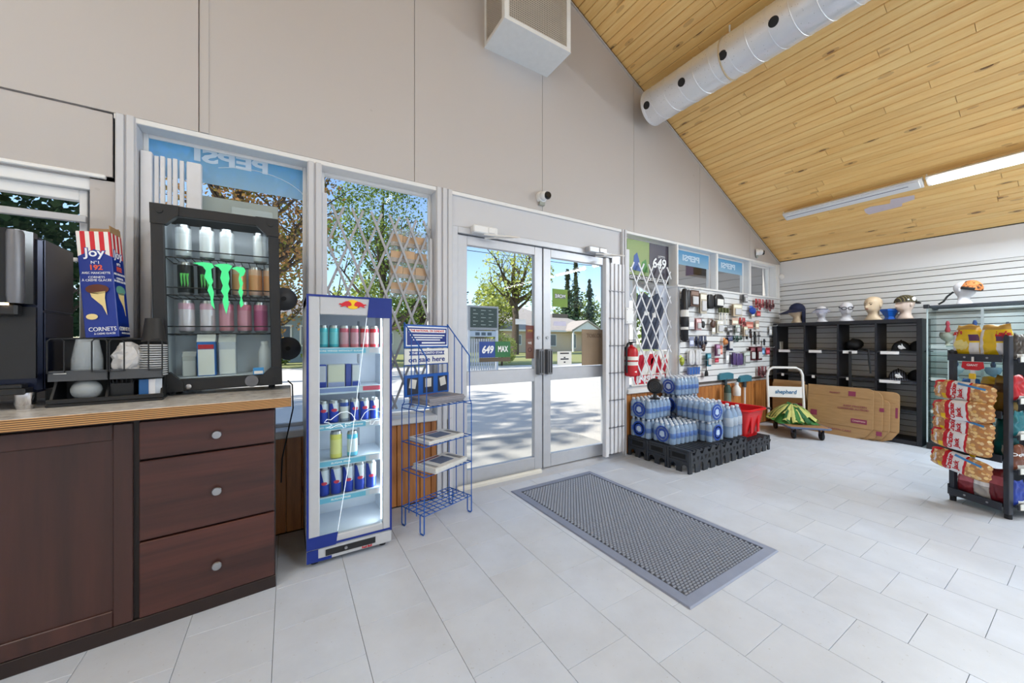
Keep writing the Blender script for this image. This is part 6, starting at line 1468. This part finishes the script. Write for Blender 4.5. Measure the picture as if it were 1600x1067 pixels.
# bags of caramel popcorn clipped along the end face
def nut_pick(u, v):
    if .33 < u < .60: return 1
    if .60 <= u < .67 or (.27 < u <= .33): return 2
    if u < .08 and v > .5 or (u < .2 and v > .86): return 2
    if .18 < u < .27 and v < .3: return 3
    if .1 < u < .17 and .25 < v < .7: return 1
    return 0
names = ('top', 'second', 'third', 'fourth', 'fifth')
for k, (z, yy, tilt, dx) in enumerate(((.835, .20, 4, -.05), (.70, .185, -3, -.085), (.585, .205, 6, -.055), (.475, .205, 5, -.07), (.31, .215, 9, -.06))):
    t = bpy.data.objects.new('popcorn_bag', None); COL.objects.link(t); t['category'] = 'snack bag'; t['group'] = 'popcorn bags clipped to the rack end'; t['label'] = ('topmost' if k == 0 else names[k] + ' from the top' if k < 4 else 'lowest') + ' red and white caramel popcorn bag clipped to the rack end'
    t.matrix_world = GM @ Matrix.Translation((dx, yy, z)) @ Matrix.Rotation(R(-90), 4, 'Z') @ Matrix.Rotation(R(tilt), 4, 'Y')
    f = pillow('bag_film', .345, .145, .06, t, [nutm, foil_w, foil_r, foil_y], nut_pick, k * 3.1)
    on_bag('Cracker', .04, foil_r, t, f, -.035, 0, .115, 90, .0016); on_bag('Jack', .04, foil_r, t, f, .002, -.01, .075, 90, .0016)
    if k in (0, 2, 4): obj('blue_ribbon', MB().sheet(8, 2, lambda u, v: (-.02 + .15 * u, -f(-.02 + .15 * u, .052 - .02 * u + .012 * v) - .002, .052 - .02 * u + .014 * v)), foil_b, t)
st = thing('clip_strip', 'red and yellow clip strip holding the popcorn bags to the rack end', 'clip strip', tuple(GM @ Vector((-.018, .17, 1.03))), rz=GA)
obj('header', MB().prism([(-.06, -.02), (-.055, .025), (.055, .025), (.06, -.02), (.03, -.035), (-.03, -.035)], -.006, 0, 'x'), foil_r, st); obj('yellow_clip', MB().box(-.008, -.018, -.10, .0, .02, -.06, 0, .003), foil_y, st)
obj('strip', MB().box(-.003, -.012, -.78, 0, .012, -.03), M((220, 220, 220), .4), st); obj('yellow_clip', MB().box(-.008, -.016, -.66, 0, .016, -.62, 0, .003), foil_y, st); obj('hanging_tab', MB().box(-.004, -.006, .0, -.001, .006, .06), paper, st)
text('GIANT', .022, letter_white, st, (-.0065, 0, .0), rot=(R(90), 0, R(-90)), width=.06)
# bags standing on the end shelves
def stand_bag(x, y, z, w, h, t_, mats, pick, lab, seed, yaw=-90, lean=0, extra=None):
    t = bpy.data.objects.new('chip_bag', None); COL.objects.link(t); t['category'] = 'snack bag'; t['label'] = lab; t['group'] = 'bags on the snack rack'
    t.matrix_world = GM @ Matrix.Translation((x, y, z + h / 2 + .001)) @ Matrix.Rotation(R(yaw), 4, 'Z') @ Matrix.Rotation(R(lean), 4, 'X')
    f = pillow('bag_film', w, h, t_, t, mats, pick, seed, 2.2, 14, 20, .55)
    if extra: extra(t, f)
    return t
def yel_pick(u, v):
    if v > .86: return 1
    if u < .22: return 2
    if .62 < u < .95 and v < .45: return 2
    if .62 < u < .95 and .5 < v < .68: return 3
    return 0
gold = M((206, 164, 84), .3, .2, var=.15); pur = M((92, 50, 92), .35)
def l1(t, f):
    on_bag("Lay's", .045, foil_r, t, f, -.045, .06, .07, 8, .002)
    obj('chip_picture', MB().sheet(8, 8, lambda u, v: (-.02 + .045 * math.cos(6.283 * u) * v, -f(-.02 + .045 * math.cos(6.283 * u) * v, -.03 + .04 * math.sin(6.283 * u) * v) - .002, -.03 + .04 * math.sin(6.283 * u) * v)), M((240, 222, 140), .4), t)
stand_bag(.06, .245, 1.086, .17, .235, .075, [foil_y, gold, foil_w, pur], yel_pick, 'big yellow chip bag on top of the rack end, farther from the aisle', 1, extra=l1)
stand_bag(.055, .095, 1.086, .165, .23, .075, [foil_y, gold, foil_w, pur], yel_pick, 'big yellow chip bag on top of the rack end, nearer the aisle', 4, extra=lambda t, f: on_bag("Lay's", .045, foil_r, t, f, .05, .05, .06, 0, .002))
def plain(c, c2=None): return [M(c, .28, var=.12, scale=30), M(c2 or c, .3)]
band = lambda u, v: 1 if .55 < v < .8 else 0
stand_bag(.13, .28, .701, .13, .22, .06, plain((38, 110, 190), (80, 150, 220)), band, 'bright blue snack bag behind the popcorn bags', 7)
stand_bag(.14, .17, .701, .13, .24, .06, plain((214, 176, 50), (120, 80, 60)), band, 'yellow snack bag behind the clip strip', 9); stand_bag(.10, .08, .701, .12, .26, .06, plain((150, 120, 50), (80, 60, 40)), band, 'golden brown snack bag beside the rack post', 11)
stand_bag(.10, .075, .401, .12, .26, .05, plain((24, 110, 112), (210, 214, 210)), lambda u, v: 1 if v < .3 and u > .4 else 0, 'teal snack bag beside the lower popcorn bags', 13); stand_bag(.14, .22, .401, .14, .22, .05, plain((130, 60, 40)), band, 'rust brown snack bag behind the lower popcorn bags', 15)
for k, (y, c, lab) in enumerate(((.255, (150, 52, 62), 'crimson snack bag at the outer end of the lowest rack tray'), (.165, (196, 190, 186), 'silver grey snack bag in the middle of the lowest rack tray'), (.08, (128, 34, 44), 'dark red snack bag beside the post in the lowest rack tray'))):
    stand_bag(.06, y, .076, .10, .165 + (.07 if k == 2 else 0), .06, plain(c, tuple(min(255, v + 60) for v in c)), band, lab, 17 + k)
al = 0
for zi, (z, cols) in enumerate(((.09, ((28, 60, 160), (30, 70, 170), (40, 70, 160))), (.33, ((120, 64, 36), (140, 70, 40), (70, 40, 30))), (.56, ((20, 110, 120), (30, 80, 90), (60, 60, 70))), (.80, ((190, 24, 36), (170, 30, 40), (160, 40, 50))), (1.08, ((60, 50, 40), (120, 40, 40), (40, 60, 50))))):
    for q in range(1):
        lab = ('blue', 'brown', 'teal', 'red', 'dark')[zi] + ' chip bag, ' + ('nearest the rack post' if q == 0 else 'second from the post' if q == 1 else 'third from the post') + ', ' + ('lowest', 'second lowest', 'middle', 'second highest', 'top')[zi] + ' aisle shelf'
        def ex(t, f, zi=zi, q=q):
            if zi == 1 and q < 2: on_bag('Doritos', .03, letter_white, t, f, 0, .02, .11)
        stand_bag((.085, .33, .50)[q], (.008, .06, .06)[q], z, (.092, .15, .15)[q], (.17, .19, .19)[q], (.026, .05, .05)[q], plain(cols[q], (230, 230, 226)), lambda u, v: 1 if v < .22 and u > .25 else 0, lab, 30 + zi * 3 + q, yaw=0, extra=ex)
# ---------------------------------------------------------------- outside the windows
def ground(name, rgb, rgb2, sc, bump=.3):
    m, t, N, L, b = NT(name); f = _noise(t, _coord(t), sc, 6, .7); g_ = _noise(t, _coord(t), sc * 12, 3)
    L.new(_mix(t, _math(t, 'ADD', _math(t, 'MULTIPLY', f, .6), _math(t, 'MULTIPLY', g_, .4)), cc(*rgb), cc(*rgb2)), b.inputs['Base Color']); b.inputs['Roughness'].default_value = .9
    _bump(t, g_, bump, b, .02); return m
setting('ground', MB().box(-90, .2, -.6, 140, 150, -.12), ground('far_ground', (120, 128, 92), (150, 150, 116), .3))
setting('pavement', MB().prism([(-30, .2), (60, .2), (60, 9.2), (11.4, 13.9), (0, 17.6), (-30, 20)], -.12, -.08), ground('gravel_lot', (212, 204, 194), (238, 231, 222), 1.5))
setting('lawn', MB().prism([(-40, 20.4), (0, 17.9), (11.4, 14.2), (60, 9.5), (60, 75), (-40, 75)], -.12, -.06), ground('lawn_grass', (132, 136, 82), (176, 174, 114), .8))
setting('pavement_step', MB().box(.9, .2, -.12, 3.3, 1.5, -.03, 0, .01), M((196, 192, 186), .85))
setting('roof', MB().prism([(XR + .9, ROOF(XR + .9) + .2), (0, 5.76), (XL - 1, ROOF(XL - 1) + .2), (XL - 1, ROOF(XL - 1) + .26), (0, 5.84), (XR + .9, ROOF(XR + .9) + .26)], YB - .4, .24, 'y'), M((90, 86, 84), .9))

def leafmat(name, c1, c2):
    m = bpy.data.materials.new(name); m.use_nodes = True; t = m.node_tree; N = t.nodes; L = t.links; N.clear()
    o = N.new('ShaderNodeOutputMaterial'); df = N.new('ShaderNodeBsdfDiffuse'); tl = N.new('ShaderNodeBsdfTranslucent'); mx = N.new('ShaderNodeMixShader'); mx.inputs[0].default_value = .35
    g_ = N.new('ShaderNodeNewGeometry'); col = _mix(t, g_.outputs['Random Per Island'], cc(*c1), cc(*c2))
    L.new(col, df.inputs[0]); L.new(col, tl.inputs[0]); L.new(df.outputs[0], mx.inputs[1]); L.new(tl.outputs[0], mx.inputs[2]); L.new(mx.outputs[0], o.inputs[0]); return m
bark = M((92, 78, 66), .9, var=.2, scale=8)
lf_g = leafmat('leaf_green', (70, 96, 44), (150, 166, 84)); lf_y = leafmat('leaf_spring', (150, 164, 76), (204, 206, 118)); lf_d = leafmat('leaf_dark', (36, 58, 40), (78, 100, 66)); lf_o = leafmat('leaf_mixed', (112, 116, 56), (190, 138, 92)); lf_c = leafmat('needle', (44, 66, 52), (84, 104, 78))
def tree(name, lab, x, y, z0, z1, r, n, ls, mat, trunk=.12, kind='round', base=-.1, branches=9, group='trees across the road'):
    q = random.Random(int(x * 13 + y * 7 + 999))
    t = thing(name, lab, 'tree', (x, y, base), group=group)
    tm = MB(); zc, rz = (z0 + z1) / 2 - base, (z1 - z0) / 2
    tm.tube([(0, 0, 0), (trunk * .3, 0, zc * .5), (-trunk * .4, trunk * .4, zc), (0, 0, zc + rz * .7)], [trunk * 1.3, trunk, trunk * .7, trunk * .15], 7); obj('trunk', tm, bark, t, 60)
    if branches:
        bm2 = MB()
        for k in range(branches):
            a = q.uniform(0, 6.283); st = zc - rz * q.uniform(.2, 1.0); st = max(st, .4); up = q.uniform(.3, 1.0)
            p0 = Vector((0, 0, st)); p2 = Vector((math.cos(a) * r * .8, math.sin(a) * r * .8, min(zc + rz * .9, st + r * up)))
            p1 = p0.lerp(p2, .5) + Vector((0, 0, -.12 * r)); bm2.tube([p0, p1, p2], [trunk * .55, trunk * .35, trunk * .08], 5)
            for s_ in range(3):
                f = q.uniform(.4, .9); s0 = p1.lerp(p2, f); bm2.tube([s0, s0 + Vector((q.uniform(-.4, .4) * r, q.uniform(-.4, .4) * r, q.uniform(.1, .5) * r))], [trunk * .18, trunk * .04], 4)
        obj('branches', bm2, bark, t, 60)
    vs = []; fs = []
    cl_ = [Vector((q.gauss(0, .45), q.gauss(0, .45), q.gauss(0, .5))) for _ in range(26)]
    for k in range(n):
        if kind == 'conifer':
            h = q.random() ** 1.3; rr = r * (1 - h * .9) * (.35 + .65 * (1 - (h * 7 + .3 * math.sin(k)) % 1)) * math.sqrt(q.random()) * (.6 + .4 * math.sin(x + int(h * 7) * 2.4 + k * .001)); a = q.uniform(0, 6.283)
            p = Vector((rr * math.cos(a), rr * math.sin(a), z0 - base + h * (z1 - z0)))
        else:
            c_ = cl_[k % len(cl_)]; d = Vector((q.gauss(0, .26), q.gauss(0, .26), q.gauss(0, .2))) + c_
            if d.length > 1: d = d.normalized() * q.uniform(.75, 1)
            p = Vector((d.x * r, d.y * r, zc + d.z * rz))
        s_ = ls * q.uniform(.6, 1.3); u = Vector((q.gauss(0, 1), q.gauss(0, 1), q.gauss(0, 1))).normalized(); w2 = u.orthogonal().normalized() * s_ * .5; u = u * s_
        b_ = len(vs); vs += [p - u * .5, p + w2, p + u * .5, p - w2]; fs.append((b_, b_ + 1, b_ + 2, b_ + 3))
    me = bpy.data.meshes.new('foliage'); me.from_pydata([tuple(v) for v in vs], [], fs); me.materials.append(mat)
    obj('foliage', me, parent=t, kind='stuff'); return t
tree('maple_tree', 'tall sparse spring tree with spreading branches behind the tan bungalow', 18.5, 27, 3.9, 10.7, 3.8, 2400, .26, lf_y, .31, branches=16)
tree('birch_tree', 'loose yellow-green tree low beside the tall spreading one', 19.2, 32.6, 1.4, 7.8, 2.5, 2600, .3, lf_y, .2)
tree('pine_tree', 'dark pine at the edge of the yellow-green tree', 15.9, 33.4, .5, 9.0, 1.7, 1600, .34, lf_c, .2, 'conifer', branches=0)
for k, (x, y, z1, r) in enumerate(((41.4, 46.5, 13.6, 3.2), (49.0, 53, 17.2, 3.8), (57.4, 58, 15.0, 3.8))):
    tree('spruce_tree', ('first', 'tallest', 'last')[k] + ' of the three dark spruces behind the porch roof', x, y, 1, z1, r, 2200, .55, lf_c, .3, 'conifer', branches=0)
tree('poplar_tree', 'pale green tree mass behind the three dark spruces', 66, 72, 0, 15, 8.5, 3000, .7, lf_g, .4)
tree('ash_tree', 'leafy green tree seen through the steel lattice', 3.9, 15.5, 1.6, 9.2, 2.9, 8000, .13, lf_g, .2, branches=14)
tree('ash_tree', 'shorter green tree at the edge of the lattice window view', 8.4, 24, 1.0, 7.4, 2.6, 2400, .26, lf_g, .2)
tree('ash_tree', 'small spring tree low behind the lattice', 3.9, 21.8, .2, 5.4, 2.0, 2400, .22, lf_y, .15)
tree('oak_tree', 'mottled green and rust tree above the small black fridge', -1.2, 11, 2.2, 8.6, 2.9, 8000, .115, lf_o, .17, branches=18)
tree('oak_tree', 'smaller mottled tree behind the mottled one', -.9, 17.8, .6, 6.6, 2.2, 3600, .15, lf_o, .15, branches=10)
tree('hemlock_tree', 'dense dark tree outside the white vinyl window', -3.5, 5.0, .2, 4.6, 1.9, 18000, .085, lf_d, .15, branches=8, group='trees beside the lot')
tree('lot_tree', 'sparse tree beside the lot that dapples the pavement with shade', -8.6, 3.6, 4.5, 11.0, 2.6, 1500, .22, lf_g, .18, branches=14, group='trees beside the lot')
tree('lot_tree', 'second sparse shade tree farther along the lot', -9.6, 6.0, 5.0, 11.5, 2.3, 1300, .22, lf_g, .18, branches=12, group='trees beside the lot')
tree('hedge_tree', 'green leafy tree under the porch roof edge', 23, 12.5, -.1, 6.4, 3.6, 3600, .3, lf_g, .25)
tree('round_bush', 'round clipped yellow-green bush beside the sign board', 9.7, 14.2, -.05, 1.65, .85, 1800, .09, lf_y, .05, branches=0)
for k, x in enumerate((-.5, 1.2)): tree('hedge_bush', ('first' if k == 0 else 'second') + ' low hedge bush before the grey house', x + .1, 20.5, -.05, 1.0, .7, 900, .12, lf_g, .05, branches=0)

def house(lab, x0, x1, y0, y1, zt, zr, wall, roof, wins, gable=None, base=-.1, over=.5, hip=True, name='bungalow'):
    t = thing(name, lab, 'house', ((x0 + x1) / 2, y0, base)); cx = (x0 + x1) / 2
    X = lambda v: v - cx; Y = lambda v: v - y0; Z = lambda v: v - base
    ny_ = int((zt - base) / .3); wl_ = MB().box(X(x0), 0, 0, X(x1), Y(y1), Z(zt)); w = obj('walls', wl_, wall, t)
    sd = MB()
    for k in range(ny_): sd.prism([(-.02, k * .3), (0, k * .3), (0, k * .3 + .28), (-.005, k * .3 + .28)], X(x0), X(x1), 'x')
    obj('siding', sd, wall, w, kind='stuff')
    ins = (x1 - x0) * .28 if hip else 0; yo0, yo1, ym = -over, Y(y1) + over, Y((y0 + y1) / 2)
    a, b_, c, d = (X(x0) - over, yo0, Z(zt)), (X(x1) + over, yo0, Z(zt)), (X(x1) + over, yo1, Z(zt)), (X(x0) - over, yo1, Z(zt)); r0, r1 = (X(x0) + ins, ym, Z(zr)), (X(x1) - ins, ym, Z(zr))
    obj('roof_slab', MB().add([a, b_, c, d, r0, r1], [(0, 1, 5, 4), (1, 2, 5), (2, 3, 4, 5), (3, 0, 4), (0, 1, 2, 3)]), roof, t); obj('fascia', MB().box(X(x0) - over, -over - .03, Z(zt) - .18, X(x1) + over, -over, Z(zt) + .02), white, t)
    for (wx0, wx1, wz0, wz1) in wins:
        f = obj('window_frame', MB().box(X(wx0), -.08, Z(wz0), X(wx1), -.02, Z(wz1)), white, t); obj('pane', MB().box(X(wx0) + .1, -.1, Z(wz0) + .1, X(wx1) - .1, -.075, Z(wz1) - .1), M((92, 104, 120), .15), f)
    if gable:
        g0, g1, gz, ge, gd = gable; gc = (g0 + g1) / 2
        obj('porch_roof', MB().prism([(X(g0), Z(ge)), (X(gc), Z(gz)), (X(g1), Z(ge)), (X(g1), Z(ge) - .15), (X(gc), Z(gz) - .2), (X(g0), Z(ge) - .15)], -gd, 1.5, 'y'), roof, t); obj('porch_gable', MB().prism([(X(g0) + .3, Z(ge) - .15), (X(gc), Z(gz) - .22), (X(g1) - .3, Z(ge) - .15)], -gd + .15, -gd + .25, 'y'), white, t)
        for px in (g0 + .35, gc, g1 - .35): obj('porch_post', MB().box(X(px) - .09, -gd + .1, 0, X(px) + .09, -gd + .28, Z(ge) - .1), white, t)
    return t
tanw = M((222, 200, 176), .8); greyw = M((176, 184, 196), .8); roof_t = M((190, 178, 168), .9, var=.12, scale=3); roof_g = M((150, 142, 140), .9, var=.12, scale=3); bluew = M((192, 204, 226), .8)
house('tan bungalow with a gabled porch across the lawn', 20.4, 36, 33, 42, 2.55, 5.0, tanw, roof_t, [(22.2, 23.1, .8, 2.0), (24.6, 25.5, .3, 2.1), (26.2, 28.2, .6, 2.1), (30.6, 31.4, .3, 2.2), (32.4, 33.6, .4, 2.1)], (29.4, 34.8, 3.9, 2.6, 1.6))
house('pale blue two-storey house behind the tan bungalow', 23, 37, 46, 54, 5.0, 7.3, bluew, roof_t, [(28, 29.4, 3.4, 4.6), (31.5, 33, 3.4, 4.6)], name='two_storey_house')
house('grey house with a brown roof behind the sign board', 11.4, 18.6, 36, 43, 3.6, 6.2, greyw, roof_t, [(12.6, 14, 1.2, 2.6), (16.2, 17.3, 1, 2.4)])
house('white house with a grey roof low in the lattice view', 4.2, 10.0, 34, 41, 2.7, 4.8, M((210, 206, 200), .8), roof_g, [(5.2, 6.6, .9, 2.1), (7.6, 8.8, .9, 2.1)])
house('grey-blue house beside the tall fridge', -7, 1.9, 23, 30, 2.9, 4.6, M((150, 164, 176), .8), roof_g, [(-1.2, .2, .9, 2.2), (.6, 1.4, .9, 2.2)])
# marquee sign
sg = thing('marquee_sign', 'dark green changeable letter board on white posts across the lot', 'sign board', (6.95, 11, -.1))
for x in (-.66, .66): obj('post', MB().box(x - .05, -.05, 0, x + .05, .05, 2.78, 0, .006), M((226, 226, 228), .6), sg)
obj('board_frame', MB().box(-.70, -.09, 1.78, .70, .06, 2.78, 0, .01), M((170, 168, 166), .6), sg); bd = obj('board', MB().box(-.62, -.10, 1.88, .62, -.085, 2.70), M((66, 78, 68), .6), sg)
for k in range(5):
    for q in range(3): obj('letter_row', MB().box(-.5 + .36 * q, -.104, 1.98 + .15 * k, -.5 + .36 * q + .12 + .1 * ((k + q) % 2), -.099, 2.0 + .15 * k), M((200, 206, 190), .6), bd)
obj('lower_panel', MB().box(-.62, -.06, 1.50, .62, .04, 1.74, 0, .005), M((196, 206, 214), .5), sg)
for q in range(3): obj('window_picture', MB().box(-.38 + .28 * q, -.065, 1.55, -.18 + .28 * q, -.058, 1.68), M((84, 100, 110), .5), sg)
fc = thing('picket_fence', 'white picket fence under the letter board', 'fence', (6.95, 11.15, -.1))
for k in range(13): obj('picket', MB().box(-.68 + .11 * k, -.015, .1, -.62 + .11 * k, .015, 1.42), M((214, 214, 216), .7), fc)
for z in (.35, 1.2): obj('rail', MB().box(-.72, .015, z, .72, .04, z + .07), M((190, 190, 194), .7), fc)
for q in (-.7, .7): obj('post', MB().box(q - .03, -.02, 0, q + .03, .045, 1.44), M((214, 214, 216), .7), fc)
pw = thing('power_line', 'thin overhead wire crossing the sky above the lot', 'wire', (0, 27, 9)); obj('wire', MB().tube([(-10, 0, 1.3), (8, 1, .5), (26, 2, .9), (60, 2, 2.4)], .03, 5), black_matte, pw)
pl_ = thing('utility_pole', 'wooden utility pole carrying the wire', 'pole', (60, 29, -.1)); obj('pole', MB().cyl((0, 0, 0), .15, 12, 10), bark, pl_); obj('crossarm', MB().box(-1, -.08, 11, 1, .08, 11.2), bark, pl_)
# porch over the far windows
pc = thing('porch_canopy', 'grey boarded porch canopy outside the three upper windows', 'canopy', (8.4, .22, 2.4))
sf = M((150, 152, 158), .7)
for k in range(14):
    a = k / 14; b_ = (k + .94) / 14
    X0, Z0 = -2.5 + 5.2 * a, 1.05 - 1.75 * a; X1, Z1 = -2.5 + 5.2 * b_, 1.05 - 1.75 * b_
    obj('board', MB().prism([(X0, Z0), (X1, Z1), (X1, Z1 + .03), (X0, Z0 + .03)], 0, 3.6, 'y'), sf, pc)
obj('roof_slab', MB().prism([(-2.6, 1.13), (2.8, -.68), (2.8, -.60), (-2.6, 1.21)], 0, 3.7, 'y'), M((96, 92, 90), .9), pc); obj('fascia', MB().prism([(-2.6, .98), (2.8, -.82), (2.8, -.60), (-2.6, 1.21)], 3.6, 3.66, 'y'), M((206, 208, 212), .6), pc)
for x, h in ((-1.0, .5), (2.2, -.55)): obj('post', MB().box(x - .07, 3.3, -2.5, x + .07, 3.44, h), white, pc)
bx3 = thing('sign_box', 'dark brown box sign hanging under the porch canopy', 'sign', (7.75, 2.0, 2.62)); obj('cabinet', MB().box(-.42, -.08, 0, .42, .08, .26, 0, .005), M((66, 54, 48), .6), bx3); obj('edge_cap', MB().box(-.44, -.085, -.005, -.415, .085, .265), M((96, 78, 110), .5), bx3)
for x in (-.3, .3): obj('hanger', MB().tube([(x, 0, .26), (x, 0, .40 - .336 * x)], .008, 5), steel, bx3)
gw = thing('side_wall', 'grey boarded wall closing the porch end', 'wall', (12.2, .3, -.1))
for k in range(9): obj('board', MB().box(-.02, .38 * k, 0, .02, .38 * k + .37, 3.4), M((128, 132, 140), .7), gw)
